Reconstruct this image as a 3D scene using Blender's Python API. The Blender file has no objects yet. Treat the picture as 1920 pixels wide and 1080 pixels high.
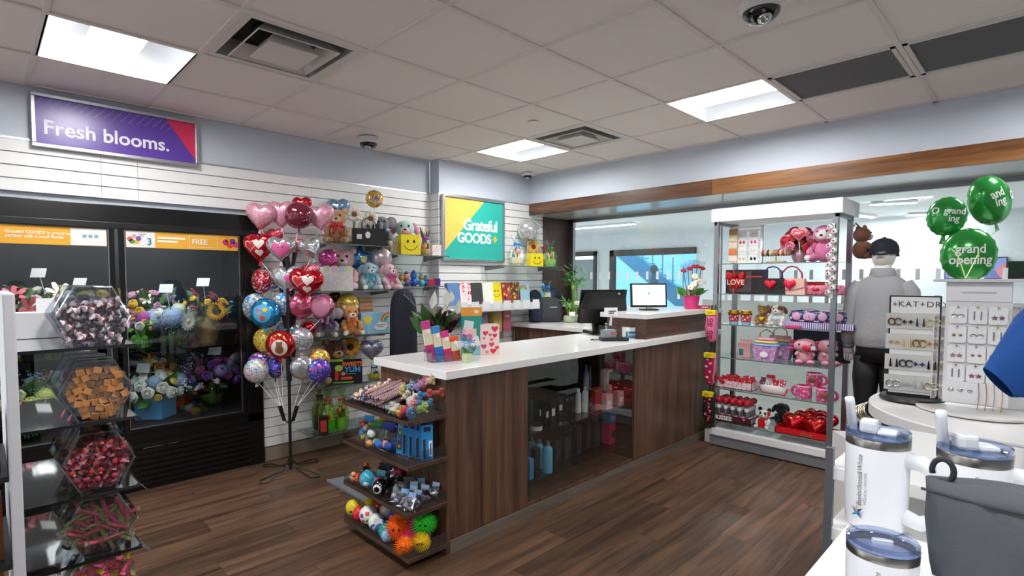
import bpy, bmesh, math, random
from mathutils import Matrix, Vector
random.seed(7)
S=bpy.context.scene; COL=S.collection
# ---------------------------------------------------------------- camera
CF,CP,CYAW,CCX,CCY,CH=1006.5,-0.0482,0.8162,903.9,570.7,1.43
_F=Vector((math.cos(CYAW)*math.cos(CP),math.sin(CYAW)*math.cos(CP),math.sin(CP)))
_R=Vector((math.sin(CYAW),-math.cos(CYAW),0)); _U=_R.cross(_F)
cd=bpy.data.cameras.new('camera'); cam=bpy.data.objects.new('camera',cd); COL.objects.link(cam)
cd.sensor_width=36; cd.lens=CF/1920*36; cd.shift_x=(960-CCX)/1920; cd.shift_y=(CCY-540)/1920; cd.clip_start=.05
cam.matrix_world=Matrix(((_R.x,_U.x,-_F.x,0),(_R.y,_U.y,-_F.y,0),(_R.z,_U.z,-_F.z,CH),(0,0,0,1)))
S.camera=cam
S.cycles.diffuse_bounces=8; S.cycles.transparent_max_bounces=24
# ---------------------------------------------------------------- world and exposure
w=bpy.data.worlds.new('world'); S.world=w; w.use_nodes=True
w.node_tree.nodes['Background'].inputs[0].default_value=(.88,.965,1,1); w.node_tree.nodes['Background'].inputs[1].default_value=2.0
v=S.view_settings; v.view_transform='Standard'; v.look='None'; v.gamma=1; v.use_curve_mapping=False; v.exposure=0.17
LAMP=50.0      # emission of the shop's ceiling lights
HALL=85.0       # emission of the corridor's linear lights
# pixel of the photograph -> point on a plane
def _ray(x,y): return _F+_R*((x-CCX)/CF)-_U*((y-CCY)/CF)
def GZ(x,y,z=0):
    d=_ray(x,y); return Vector((0,0,CH))+d*((z-CH)/d.z)
def GX(x,y,X):
    d=_ray(x,y); return Vector((0,0,CH))+d*(X/d.x)
def GY(x,y,Y):
    d=_ray(x,y); return Vector((0,0,CH))+d*(Y/d.y)
def GD(x,y,D): return Vector((0,0,CH))+_ray(x,y)*D
# ---------------------------------------------------------------- materials
def lin(h):
    if not isinstance(h,str): return tuple(h)+((1,) if len(h)==3 else ())
    c=[int(h[i:i+2],16)/255 for i in (0,2,4)]
    return tuple(x/12.92 if x<=.04045 else ((x+.055)/1.055)**2.4 for x in c)+(1,)
_M={}
def mat(col,rough=.5,metal=0,kind='',sheen=0,bump=0,bscale=200,emit=0,coat=0,alpha=1,spec=.5):
    key=(col,rough,metal,kind,sheen,bump,bscale,emit,coat,alpha,spec)
    if key in _M: return _M[key]
    m=bpy.data.materials.new('m_%s_%d'%(kind or 'plain',len(_M))); m.use_nodes=True; nt=m.node_tree; N=nt.nodes; L=nt.links
    b=N['Principled BSDF']; c=lin(col); b.inputs['Base Color'].default_value=c; b.inputs['Roughness'].default_value=rough; b.inputs['Metallic'].default_value=metal
    b.inputs['Specular IOR Level'].default_value=spec
    if sheen: b.inputs['Sheen Weight'].default_value=sheen
    if coat: b.inputs['Coat Weight'].default_value=coat; b.inputs['Coat Roughness'].default_value=.08
    if emit: b.inputs['Emission Color'].default_value=c; b.inputs['Emission Strength'].default_value=emit
    if alpha<1: b.inputs['Alpha'].default_value=alpha
    if bump:
        t=N.new('ShaderNodeTexCoord'); n=N.new('ShaderNodeTexNoise'); n.inputs['Scale'].default_value=bscale; n.inputs['Detail'].default_value=3
        u=N.new('ShaderNodeBump'); u.inputs['Strength'].default_value=bump; u.inputs['Distance'].default_value=.004
        L.new(t.outputs['Object'],n.inputs[0]); L.new(n.outputs['Fac'],u.inputs['Height']); L.new(u.outputs[0],b.inputs['Normal'])
        if kind=='plush':
            mx=N.new('ShaderNodeMix'); mx.data_type='RGBA'; mx.inputs[6].default_value=tuple(k*.72 for k in c[:3])+(1,); mx.inputs[7].default_value=tuple(min(1,k*1.12) for k in c[:3])+(1,)
            L.new(n.outputs['Fac'],mx.inputs[0]); L.new(mx.outputs[2],b.inputs['Base Color'])
    _M[key]=m; return m
def plush(c): return mat(c,.95,kind='plush',sheen=.4,bump=.8,bscale=90)
def plast(c,r=.3): return mat(c,r)
def paper(c): return mat(c,.75)
def foil(c,r=.16): return mat(c,r,.75,kind='foil',bump=.25,bscale=22,coat=.5)
def metal(c='b8b8ba',r=.3): return mat(c,r,1)
def clear(tint='eef4f6',refl=1.0,rough=.03,name='acrylic'):
    key=('clear',tint,refl,rough)
    if key in _M: return _M[key]
    m=bpy.data.materials.new('m_'+name); m.use_nodes=True; nt=m.node_tree; N=nt.nodes; L=nt.links
    N.remove(N['Principled BSDF']); t=N.new('ShaderNodeBsdfTransparent'); t.inputs[0].default_value=lin(tint)
    g=N.new('ShaderNodeBsdfGlossy'); g.inputs['Roughness'].default_value=rough; g.inputs[0].default_value=(1,1,1,1)
    f=N.new('ShaderNodeFresnel'); ge=N.new('ShaderNodeNewGeometry'); io=N.new('ShaderNodeMapRange'); io.inputs[3].default_value=1.47; io.inputs[4].default_value=1/1.47; L.new(ge.outputs['Backfacing'],io.inputs[0]); L.new(io.outputs[0],f.inputs[0])
    k=N.new('ShaderNodeMath'); k.operation='MULTIPLY'; k.inputs[1].default_value=refl; k.use_clamp=True
    x=N.new('ShaderNodeMixShader'); L.new(f.outputs[0],k.inputs[0]); L.new(k.outputs[0],x.inputs[0]); L.new(t.outputs[0],x.inputs[1]); L.new(g.outputs[0],x.inputs[2])
    L.new(x.outputs[0],N['Material Output'].inputs[0]); _M[key]=m; return m
def spots(base,cols,scale=40,thr=.35,rough=.5,metal=0,coat=0,stretch=(1,1,1)):
    """printed confetti: voronoi cells of a few colours on a base colour"""
    key=('spots',base,tuple(cols),scale,thr,rough,metal,stretch)
    if key in _M: return _M[key]
    m=bpy.data.materials.new('m_print_%d'%len(_M)); m.use_nodes=True; nt=m.node_tree; N=nt.nodes; L=nt.links
    b=N['Principled BSDF']; b.inputs['Roughness'].default_value=rough; b.inputs['Metallic'].default_value=metal; b.inputs['Coat Weight'].default_value=coat
    t=N.new('ShaderNodeTexCoord'); mp=N.new('ShaderNodeMapping'); mp.inputs['Scale'].default_value=stretch
    vo=N.new('ShaderNodeTexVoronoi'); vo.inputs['Scale'].default_value=scale
    L.new(t.outputs['Object'],mp.inputs[0]); L.new(mp.outputs[0],vo.inputs['Vector'])
    sp=N.new('ShaderNodeSeparateColor'); L.new(vo.outputs['Color'],sp.inputs[0])
    r=N.new('ShaderNodeValToRGB'); r.color_ramp.interpolation='CONSTANT'
    while len(r.color_ramp.elements)<len(cols): r.color_ramp.elements.new(.5)
    for i,e in enumerate(r.color_ramp.elements): e.position=i/len(cols); e.color=lin(cols[i])
    L.new(sp.outputs[0],r.inputs[0])
    lt=N.new('ShaderNodeMath'); lt.operation='LESS_THAN'; lt.inputs[1].default_value=thr; L.new(vo.outputs['Distance'],lt.inputs[0])
    mx=N.new('ShaderNodeMix'); mx.data_type='RGBA'; mx.inputs[6].default_value=lin(base); L.new(lt.outputs[0],mx.inputs[0]); L.new(r.outputs[0],mx.inputs[7]); L.new(mx.outputs[2],b.inputs['Base Color'])
    _M[key]=m; return m
def stripes(c1,c2,scale=60,axis='X',rough=.5):
    key=('stripes',c1,c2,scale,axis,rough)
    if key in _M: return _M[key]
    m=bpy.data.materials.new('m_stripe_%d'%len(_M)); m.use_nodes=True; nt=m.node_tree; N=nt.nodes; L=nt.links
    b=N['Principled BSDF']; b.inputs['Roughness'].default_value=rough
    t=N.new('ShaderNodeTexCoord'); wv=N.new('ShaderNodeTexWave'); wv.bands_direction=axis; wv.inputs['Scale'].default_value=scale
    g=N.new('ShaderNodeMath'); g.operation='GREATER_THAN'; g.inputs[1].default_value=.5
    mx=N.new('ShaderNodeMix'); mx.data_type='RGBA'; mx.inputs[6].default_value=lin(c1); mx.inputs[7].default_value=lin(c2)
    L.new(t.outputs['Object'],wv.inputs[0]); L.new(wv.outputs['Fac'],g.inputs[0]); L.new(g.outputs[0],mx.inputs[0]); L.new(mx.outputs[2],b.inputs['Base Color'])
    _M[key]=m; return m
def wood(dark,light,axis=0,scale=1.0,rough=.4,rand=0.0,coat=0):
    key=('wood',dark,light,axis,scale,rough,rand)
    if key in _M: return _M[key]
    m=bpy.data.materials.new('m_wood_%d'%len(_M)); m.use_nodes=True; nt=m.node_tree; N=nt.nodes; L=nt.links
    b=N['Principled BSDF']; b.inputs['Roughness'].default_value=rough; b.inputs['Coat Weight'].default_value=coat
    t=N.new('ShaderNodeTexCoord'); mp=N.new('ShaderNodeMapping'); s=[14*scale]*3; s[axis]=.9*scale; mp.inputs['Scale'].default_value=s
    oi=N.new('ShaderNodeObjectInfo'); mu=N.new('ShaderNodeMath'); mu.operation='MULTIPLY'; mu.inputs[1].default_value=37
    ad=N.new('ShaderNodeVectorMath'); ad.operation='ADD'; L.new(oi.outputs['Random'],mu.inputs[0]); L.new(t.outputs['Object'],mp.inputs[0]); L.new(mp.outputs[0],ad.inputs[0]); L.new(mu.outputs[0],ad.inputs[1])
    n=N.new('ShaderNodeTexNoise'); n.inputs['Scale'].default_value=1; n.inputs['Detail'].default_value=6; n.inputs['Roughness'].default_value=.62; n.inputs['Distortion'].default_value=.6; L.new(ad.outputs[0],n.inputs[0])
    r=N.new('ShaderNodeValToRGB'); r.color_ramp.elements[0].position=.3; r.color_ramp.elements[1].position=.72; r.color_ramp.elements[0].color=lin(dark); r.color_ramp.elements[1].color=lin(light); L.new(n.outputs['Fac'],r.inputs[0])
    hs=N.new('ShaderNodeHueSaturation'); mr=N.new('ShaderNodeMapRange'); mr.inputs[3].default_value=1-rand; mr.inputs[4].default_value=1+rand; L.new(oi.outputs['Random'],mr.inputs[0]); L.new(mr.outputs[0],hs.inputs['Value']); L.new(r.outputs[0],hs.inputs['Color']); L.new(hs.outputs[0],b.inputs['Base Color'])
    bp=N.new('ShaderNodeBump'); bp.inputs['Strength'].default_value=.12; bp.inputs['Distance'].default_value=.003; L.new(n.outputs['Fac'],bp.inputs['Height']); L.new(bp.outputs[0],b.inputs['Normal'])
    _M[key]=m; return m
# ---------------------------------------------------------------- mesh builder
class B:
    def __init__(s): s.v=[]; s.f=[]; s.M=Matrix()
    def at(s,loc=(0,0,0),rz=0,rx=0,ry=0,sc=1):
        s.M=Matrix.Translation(loc)@Matrix.Rotation(rz,4,'Z')@Matrix.Rotation(ry,4,'Y')@Matrix.Rotation(rx,4,'X')@(Matrix.Diagonal((sc,sc,sc,1)) if not isinstance(sc,tuple) else Matrix.Diagonal(sc+(1,))); return s
    def add(s,vs,fs):
        o=len(s.v); s.v+=[tuple(s.M@Vector(p)) for p in vs]; s.f+=[tuple(i+o for i in f) for f in fs]; return s
    def box(s,x0,x1,y0,y1,z0,z1,c=0):
        if c<=0: return s.add([(x0,y0,z0),(x1,y0,z0),(x1,y1,z0),(x0,y1,z0),(x0,y0,z1),(x1,y0,z1),(x1,y1,z1),(x0,y1,z1)],[(0,3,2,1),(4,5,6,7),(0,1,5,4),(1,2,6,5),(2,3,7,6),(3,0,4,7)])
        bm=bmesh.new(); bmesh.ops.create_cube(bm,size=1)
        for q in bm.verts: q.co=Vector(((x0+x1)/2+q.co.x*(x1-x0),(y0+y1)/2+q.co.y*(y1-y0),(z0+z1)/2+q.co.z*(z1-z0)))
        bmesh.ops.bevel(bm,geom=bm.edges[:],offset=c,segments=2,affect='EDGES',profile=.6)
        bm.verts.index_update(); s.add([q.co[:] for q in bm.verts],[[q.index for q in f.verts] for f in bm.faces]); bm.free(); return s
    def loft(s,rings,close=True,cap0=True,cap1=True):
        n=len(rings[0]); vs=[p for r in rings for p in r]; fs=[]
        for k in range(len(rings)-1):
            for i in range(n if close else n-1):
                j=(i+1)%n; fs.append((k*n+i,k*n+j,(k+1)*n+j,(k+1)*n+i))
        if cap0: fs.append(tuple(reversed(range(n))))
        if cap1: fs.append(tuple((len(rings)-1)*n+i for i in range(n)))
        return s.add(vs,fs)
    def lathe(s,prof,n=16,c=(0,0,0),cap=True):
        return s.loft([[(c[0]+r*math.cos(2*math.pi*i/n),c[1]+r*math.sin(2*math.pi*i/n),c[2]+z) for i in range(n)] for r,z in prof],True,cap,cap)
    def ell(s,c,r,n=12,m=8):
        if not isinstance(r,(tuple,list)): r=(r,r,r)
        vs=[(c[0],c[1],c[2]-r[2])]
        for k in range(1,m):
            a=-math.pi/2+math.pi*k/m
            vs+=[(c[0]+r[0]*math.cos(a)*math.cos(2*math.pi*i/n),c[1]+r[1]*math.cos(a)*math.sin(2*math.pi*i/n),c[2]+r[2]*math.sin(a)) for i in range(n)]
        vs.append((c[0],c[1],c[2]+r[2])); fs=[(0,1+(i+1)%n,1+i) for i in range(n)]
        for k in range(m-2):
            for i in range(n):
                j=(i+1)%n; a=1+k*n; fs.append((a+i,a+j,a+n+j,a+n+i))
        a=1+(m-2)*n; fs+=[(a+i,a+(i+1)%n,len(vs)-1) for i in range(n)]
        return s.add(vs,fs)
    def tube(s,pts,r,n=8,cap=True):
        pts=[Vector(p) for p in pts]; rs=r if isinstance(r,(list,tuple)) else [r]*len(pts); rings=[]; u=None
        for i,p in enumerate(pts):
            t=(pts[min(i+1,len(pts)-1)]-pts[max(i-1,0)]).normalized()
            if u is None: u=t.orthogonal().normalized()
            u=(u-t*u.dot(t)); u=u.normalized() if u.length>1e-6 else t.orthogonal().normalized(); w=t.cross(u)
            rings.append([tuple(p+(u*math.cos(2*math.pi*k/n)+w*math.sin(2*math.pi*k/n))*rs[i]) for k in range(n)])
        return s.loft(rings,True,cap,cap)
    def prism(s,poly,y0,y1):
        """polygon in local xz, extruded along y"""
        n=len(poly); return s.add([(x,y0,z) for x,z in poly]+[(x,y1,z) for x,z in poly],[tuple(range(n)),tuple(reversed(range(n,2*n)))]+[(i,i+n,(i+1)%n+n,(i+1)%n) for i in range(n)])
    def prismz(s,poly,z0,z1):
        n=len(poly); return s.add([(x,y,z0) for x,y in poly]+[(x,y,z1) for x,y in poly],[tuple(reversed(range(n))),tuple(range(n,2*n))]+[(i,(i+1)%n,(i+1)%n+n,i+n) for i in range(n)])
    def inflate(s,poly,h,rings=7,rim=.9,wr=0,yc=0):
        """pillow: outline in xz blown up along y, wr = foil seam wrinkles"""
        n=len(poly); cx=sum(p[0] for p in poly)/n; cz=sum(p[1] for p in poly)/n; R=[]
        for k in range(rings+1):
            t=k/rings; a=math.pi/2*t; q=math.cos(a) if rings else 1; hh=h*math.sin(a)**.8
            ring=[]
            for i,(x,z) in enumerate(poly):
                g=1+(wr*(1 if i%2 else -1) if k<=1 else 0)
                ring.append((cx+(x-cx)*q*g,hh,cz+(z-cz)*q*g))
            R.append(ring)
        R=R[:-1]
        front=[[(x,yc-y,z) for x,y,z in r] for r in R]; back=[[(x,yc+y,z) for x,y,z in r] for r in R]
        allr=list(reversed(front))+back[1:]
        return s.loft(allr,True,True,True)
    def mesh(s,name):
        m=bpy.data.meshes.new(name); m.from_pydata(s.v,[],s.f); m.update(); return m
def tag(o,label=None,cat=None,group=None,kind=None):
    if label: o['label']=label
    if cat: o['category']=cat
    if group: o['group']=group
    if kind: o['kind']=kind
    return o
def ob(name,b,m,par=None,smooth=False,label=None):
    me=b.mesh(name) if isinstance(b,B) else b
    if isinstance(b,B):
        me.materials.append(m)
        if smooth:
            for p in me.polygons: p.use_smooth=True
            if smooth is not True: me.set_sharp_from_angle(angle=math.radians(smooth))
        bm=bmesh.new(); bm.from_mesh(me); bmesh.ops.recalc_face_normals(bm,faces=bm.faces); bm.to_mesh(me); bm.free()
    o=bpy.data.objects.new(name,me); COL.objects.link(o); o.parent=par
    if label: o['label']=label
    return o
def thing(name,label,cat,loc=(0,0,0),rz=0,group=None,kind=None,sc=1):
    o=bpy.data.objects.new(name,None); COL.objects.link(o); o.empty_display_size=.05; o.location=loc; o.rotation_euler=(0,0,rz); o.scale=(sc,)*3 if not isinstance(sc,tuple) else sc
    return tag(o,label,cat,group,kind)
def one(name,b,m,label,cat,loc=(0,0,0),rz=0,group=None,smooth=False,kind=None):
    o=ob(name,b,m,None,smooth); o.location=loc; o.rotation_euler=(0,0,rz); return tag(o,label,cat,group,kind)
def dup(root,loc,rot=None,label=None,group=None,sc=None):
    def cp(o,par):
        c=o.copy(); COL.objects.link(c); c.parent=par
        for ch in o.children: cp(ch,c)
        return c
    r=cp(root,None); r.location=loc
    if rot is not None: r.rotation_euler=rot if isinstance(rot,(tuple,list)) else (0,0,rot)
    if sc is not None: r.scale=(sc,)*3 if not isinstance(sc,tuple) else sc
    return tag(r,label,None,group)
_T={}
def text(s,size,m,par,loc,rz=0,bold=0,rx=math.pi/2,ry=0,align='LEFT',name='lettering',depth=.0006,sx=1,shear=0,sp=1):
    key=(s,size,bold,align,depth,shear,sp)
    if key not in _T:
        c=bpy.data.curves.new('lettering','FONT'); c.body=s; c.size=size; c.offset=bold; c.align_x=align; c.extrude=depth; c.resolution_u=4; c.shear=shear; c.space_character=sp; c.space_line=.92
        o=bpy.data.objects.new('lettering',c); COL.objects.link(o); bpy.context.view_layer.update()
        me=bpy.data.meshes.new_from_object(o.evaluated_get(bpy.context.evaluated_depsgraph_get())); bpy.data.objects.remove(o); me.materials.clear(); _T[key]=me
    me=_T[key].copy(); me.materials.append(m); o=bpy.data.objects.new(name,me); COL.objects.link(o); o.parent=par
    o.matrix_local=Matrix.Translation(loc)@Matrix.Rotation(rz,4,'Z')@Matrix.Rotation(ry,4,'Y')@Matrix.Rotation(rx,4,'X')@Matrix.Diagonal((sx,1,1,1)); return o
PI=math.pi
def lines(par,x,y,z,w,n,h,m,gap=1.8):
    b=B(); [b.box(x,x+w*(1-.28*(k%2)),y-.0006,y,z-k*h*gap-h,z-k*h*gap) for k in range(n)]; return ob('print_lines',b,m,par)
def circ(r,n=24,cx=0,cz=0,sx=1): return [(cx+sx*r*math.cos(2*PI*i/n),cz+r*math.sin(2*PI*i/n)) for i in range(n)]
def heart(w,n=36,cx=0,cz=0):
    P=[]
    for i in range(n):
        t=2*PI*i/n; P.append((cx+w/32*16*math.sin(t)**3,cz+w/32*(13*math.cos(t)-5*math.cos(2*t)-2*math.cos(3*t)-math.cos(4*t)+2)))
    return P
def star(r,k=.5,n=5,cx=0,cz=0): return [(cx+(r if i%2==0 else r*k)*math.sin(PI*i/n),cz+(r if i%2==0 else r*k)*math.cos(PI*i/n)) for i in range(2*n)]
def bheart(w,n=40,cx=0,cz=0,k=.36):
    return [(cx+(1-k)*p[0]*1.02+k*w*.5*math.sin(2*PI*i/n),cz+(1-k)*p[1]+k*w*.47*math.cos(2*PI*i/n)) for i,p in enumerate(heart(w,n))]
def surf(poly,h):
    n=len(poly); cx=sum(p[0] for p in poly)/n; cz=sum(p[1] for p in poly)/n; A=sorted((math.atan2(z-cz,x-cx),math.hypot(x-cx,z-cz)) for x,z in poly)
    def f(x,z):
        a=math.atan2(z-cz,x-cx); i=min(range(n),key=lambda k:abs((A[k][0]-a+PI)%(2*PI)-PI)); q=min(.995,math.hypot(x-cx,z-cz)/max(1e-6,A[i][1])); return -h*(1-q*q)**.4
    return f
def stick_on(o,f,off=.0015):
    M=o.matrix_basis.copy(); me=o.data
    co=[M@v.co for v in me.vertices]; ys=[c.y for c in co]; y0=sum(ys)/len(ys)
    for v,c in zip(me.vertices,co): v.co=(c.x,f(c.x,c.z)-off+(c.y-y0)*.6,c.z)
    o.matrix_basis=Matrix(); return o
U=random.uniform
# ================================================================ THE SHELL
ZC=2.57; TX,TY,TW=2.08,1.78,.61
YL,YL2,XW,XG=4.19,4.05,4.55,5.25
def shell(name,b,m,par=None): return tag(ob(name,b,m,par),kind='structure' if par is None else None)
wallpaint=mat('c9d0db',.55); white_lam=mat('eeeeee',.25); slatm=mat('f0f0ee',.35); ceilm=mat('eee6e1',.9,bump=.1,bscale=160)
# floor of vinyl planks that run along x
fl=shell('floor',B().box(-3.5,XG,-3.1,5.0,-.06,-.004),mat('2a1d17',.8))
pm=B().box(-.6095,.6095,-.0895,.0895,-.004,0).mesh('plank'); pm.materials.append(wood('31231a','755640',0,1.6,.38,.26))
for r in range(44):
    y=-3.0+r*.18; off=(r*.437)%1.22
    for k in range(8):
        x=-3.4+off+k*1.22-.6
        if x-.61>XG-.2 or y>4.45 or (y<-.2 and x<1): continue
        q=ob('plank',pm,None,fl); q.location=(x,y,0)
# ceiling of lay-in tiles in tees
ce=shell('ceiling',B().box(-3.5,XW+.1,-3.1,4.3,ZC+.15,ZC+.2),mat('8a8886',.9))
tm=B().box(-.298,.298,-.298,.298,ZC+.004,ZC+.016,.003).mesh('ceiling_tile'); tm.materials.append(ceilm)
LIGHTS=[(i,j) for i in (-8,-3,2) for j in (2,-1,-4)]; VENTS=[(-2,1),(2,1)]; GRILLES=[(2,-2),(2,-3)]
for i in range(-9,4):
    for j in range(-8,4):
        if (i,j) in LIGHTS+VENTS+GRILLES: continue
        o=ob('ceiling_tile',tm,None,ce); x=TX+TW*(i+.5); y=TY+TW*(j+.5); sx=1; sy=1
        if j==3: sy=(YL-.012-(TY+TW*3))/TW; y=TY+TW*3+(YL-.012-TY-TW*3)/2
        o.location=(x,y,0); o.scale=(sx,sy,1)
tee=mat('e4dcd8',.6)
for i in range(-9,5): ob('ceiling_tee',B().box(TX+TW*i-.012,TX+TW*i+.012,-3.1,YL,ZC-.003,ZC+.004),tee,ce)
for j in range(-8,4): ob('ceiling_tee',B().box(-3.5,XW,TY+TW*j-.012,TY+TW*j+.012,ZC-.004,ZC+.005),tee,ce)
ob('wall_angle',B().box(-3.5,3.26,YL-.025,YL,ZC-.004,ZC+.004),tee,ce); ob('wall_angle',B().box(XW-.025,XW,-3.1,YL2,ZC-.004,ZC+.004),tee,ce); ob('wall_angle',B().box(3.25,XW,YL2-.025,YL2,ZC-.004,ZC+.004),tee,ce)
# left wall: cooler opening x<1.60 z<1.91, plaster above the slatwall
FRX,FRZ=1.60,1.91; SLT=2.245
wl=shell('wall_left',B().box(-3.5,3.25,YL+.012,YL+.1,SLT,ZC+.1).box(FRX,3.25,YL+.03,YL+.1,0,SLT).box(-3.5,FRX,YL+.03,YL+.1,FRZ,SLT).box(3.252,3.40,YL2+.012,YL+.012,SLT,ZC+.1).box(3.252,3.40,YL2+.03,YL+.03,0,SLT).box(3.40,XW+.1,YL2+.012,YL2+.1,SLT,ZC+.1).box(3.40,4.77,YL2+.03,YL2+.1,0,SLT),wallpaint)
SLH=.0765
for k in range(28):
    z1=SLT-k*SLH; z0=z1-SLH+.007
    segs=[]
    if z0>FRZ: segs+=[(-3.5,.60),(.602,.80),(.802,2.02),(2.022,3.24)]
    elif z0>.1: segs+=[(FRX+.002,2.40),(2.402,3.24)]
    for a,c in segs: ob('slat',B().box(a,c,YL,YL+.03,z0,z1),slatm,wl)
    if z0>.1:
        ob('slat',B().box(3.25,4.768,YL2,YL2+.03,z0,z1),slatm,wl)
        ob('slat',B().box(3.238,3.25,YL2+.001,YL,z0,z1),slatm,wl)
ob('slat_cap',B().box(-3.5,3.24,YL-.004,YL+.012,SLT,SLT+.012),metal('c9ccd0',.4),wl); ob('slat_cap',B().box(3.236,4.55,YL2-.004,YL2+.012,SLT,SLT+.012),metal('c9ccd0',.4),wl)
shell('baseboard_left',B().box(FRX,3.25,YL-.012,YL+.03,0,.1).box(3.25,4.77,YL2-.012,YL2+.03,0,.1),mat('8a7a6c',.6))
# window wall: plaster over a wood beam, deep soffit, jamb, glass
shell('wall_window',B().box(XW,XW+.1,-3.1,YL2+.012,2.262,ZC+.1),wallpaint)
bw=wood('3b2416','7d5334',1,1.3,.32,.12)
bmo=shell('trim_1',B().box(XW+.02,XG,-3.1,YL2,2.15,2.26),mat('6f6d6a',.35))
for y0,y1,m in ((2.0,YL2,wood('3a2517','7b543a',1,1.2,.33)),(-.6,1.997,wood('5a3519','b27a46',1,1.2,.3)),(-3.1,-.603,bw)): ob('beam_board',B().box(XW-.02,XW+.02,y0,y1,2.135,2.262,.002),m,bmo)
ob('soffit_panel',B().box(XW+.02,XG+.1,-3.1,YL2,2.135,2.15),mat('b4b2ae',.18),bmo)
jw=wood('2e1d15','54392b',2,1.2,.45)
shell('trim_2',B().box(4.772,XG+.05,YL2-.01,YL2+.08,0,2.135),jw)
sw=wood('3f291d','7a5641',1,1.3,.4)
sl=shell('wall_sill',B().box(5.0,XG+.06,2.22,YL2-.01,0,1.1),sw); ob('sill_slab',B().box(4.97,XG+.05,2.2,YL2-.011,1.1,1.135,.003),white_lam,sl)
ob('outlet_plate',B().box(4.992,5.0,3.55,3.64,.95,1.09,.003),mat('f2f0ea',.4),sl)
g=shell('window_1',B().box(XG,XG+.012,-3.1,2.2,.0,2.135).box(XG,XG+.012,2.2,YL2-.01,1.135,2.135),clear('f2f7f8',.8,.02,'glass'))
fr=metal('8d9094',.4)
ob('window_post',B().box(XG-.02,XG+.03,3.97,4.03,1.135,2.135),fr,g); ob('window_head',B().box(XG-.02,XG+.03,-3.1,YL2-.01,2.10,2.135),fr,g); ob('window_joint',B().box(XG-.002,XG+.014,2.205,2.215,1.135,2.1),fr,g)
dk=mat('f4f6f8',.6)
for z in (1.42,1.22):
    for k in range(44):
        y=3.7-k*.12
        if y>2.25 and z<1.3 and k%3: continue
        ob('frosted_bar',B().box(XG-.002,XG,y,y+.028,z,z+.085),dk,g)
# rest of the room behind the camera
shell('wall_back',B().box(-3.6,-3.5,-3.2,4.3,0,ZC+.2),wallpaint); shell('wall_right',B().box(-3.5,XG+.1,-3.2,-3.1,0,ZC+.2),wallpaint)
# ---------------------------------------------------------------- ceiling fixtures
def troffer(i,j,lab):
    x=TX+TW*(i+.5); y=TY+TW*(j+.5); t=thing('ceiling_light',lab,'light',(x,y,ZC),0,'recessed square ceiling lights')
    b=B(); e=.29
    for s in (-1,1):
        pr=[(e,0),(e-.03,.035),(.2,.062),(.14,.07),(.11,.065)]
        b.add([(s*p[0],q,p[1]) for p in pr for q in (-e,e)],[(2*k,2*k+1,2*k+3,2*k+2) for k in range(4)])
    ob('reflector',b,mat('808286',.35),t,True)
    ob('frame',B().box(-e-.01,e+.01,-e-.01,-e,-.003,.08).box(-e-.01,e+.01,e,e+.01,-.003,.08).box(-e-.01,-e,-e,e,-.003,.08).box(e,e+.01,-e,e,-.003,.08).box(-e-.01,e+.01,-e-.01,e+.01,.08,.09),mat('f4f4f4',.4),t)
    a=[(-.12+.24*k/8, .068-.05*math.sin(PI*k/8)) for k in range(9)]
    ob('lens',B().prism(a,-e,e),mat('ffffff',.4,emit=LAMP),t,True)
    return t
for n,(ij,lab) in enumerate(zip(LIGHTS,['square ceiling light far behind the camera on the left','square ceiling light behind the camera, middle row','square ceiling light behind the camera, last row','square ceiling light above the purple Fresh blooms sign','square ceiling light overhead above the photographer','square ceiling light overhead behind the photographer','square ceiling light beside the small air diffuser near the corner','square ceiling light beside the grey return grilles','square ceiling light over the jewellery table aisle'])): troffer(*ij,lab)
def diffuser(i,j,lab):
    t=thing('air_diffuser',lab,'vent',(TX+TW*(i+.5),TY+TW*(j+.5),ZC),0,'square ceiling air diffusers')
    wm=mat('d9d4d0',.5); dm=mat('2b2b2c',.7)
    def ring(r0,z0,r1,z1,wm_,nm):
        A=[(-1,-1),(1,-1),(1,1),(-1,1)]
        ob(nm,B().loft([[(a*r0,c*r0,z0) for a,c in A],[(a*r1,c*r1,z1) for a,c in A]],True,False,False),wm_,t)
    ring(.295,0,.25,0,wm,'frame'); ring(.25,0,.235,.09,mat('a9a7a5',.5),'throat'); ob('plenum',B().box(-.24,.24,-.24,.24,.09,.1),dm,t)
    ring(.205,-.012,.15,.05,wm,'cone'); ring(.205,-.012,.2,-.016,wm,'cone_lip'); ring(.125,-.02,.09,.035,wm,'cone'); ob('centre_plate',B().box(-.125,.125,-.125,.125,-.024,-.018,.002),wm,t)
    ob('duct_collar',B().lathe([(.15,.07),(.15,.089)],20),mat('111112',.8),t)
diffuser(-2,1,'large white square air diffuser beside the Fresh blooms ceiling light'); diffuser(2,1,'white square air diffuser beside the far corner ceiling light')
for (i,j),lab in zip(GRILLES,('grey return air grille next to the bright ceiling light','grey return air grille at the right edge of the ceiling')):
    t=thing('return_grille',lab,'vent',(TX+TW*(i+.5),TY+TW*(j+.5),ZC),0,'grey return grilles')
    e=.29; ob('frame',B().box(-e,e,-e,-e+.02,-.004,.01).box(-e,e,e-.02,e,-.004,.01).box(-e,-e+.03,-e,e,-.004,.01).box(e-.03,e,-e,e,-.004,.01),mat('d9d4d0',.5),t)
    ob('grid',B().box(-e+.02,e-.02,-e+.02,e-.02,.012,.016),mat('5d5c5f',.7),t)
    b=B()
    for k in range(44): x=-e+.03+k*.0123; b.box(x,x+.003,-e+.02,e-.02,.002,.012)
    tag(ob('louvre_blades',b,mat('87868a',.6),t),kind='stuff')
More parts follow.
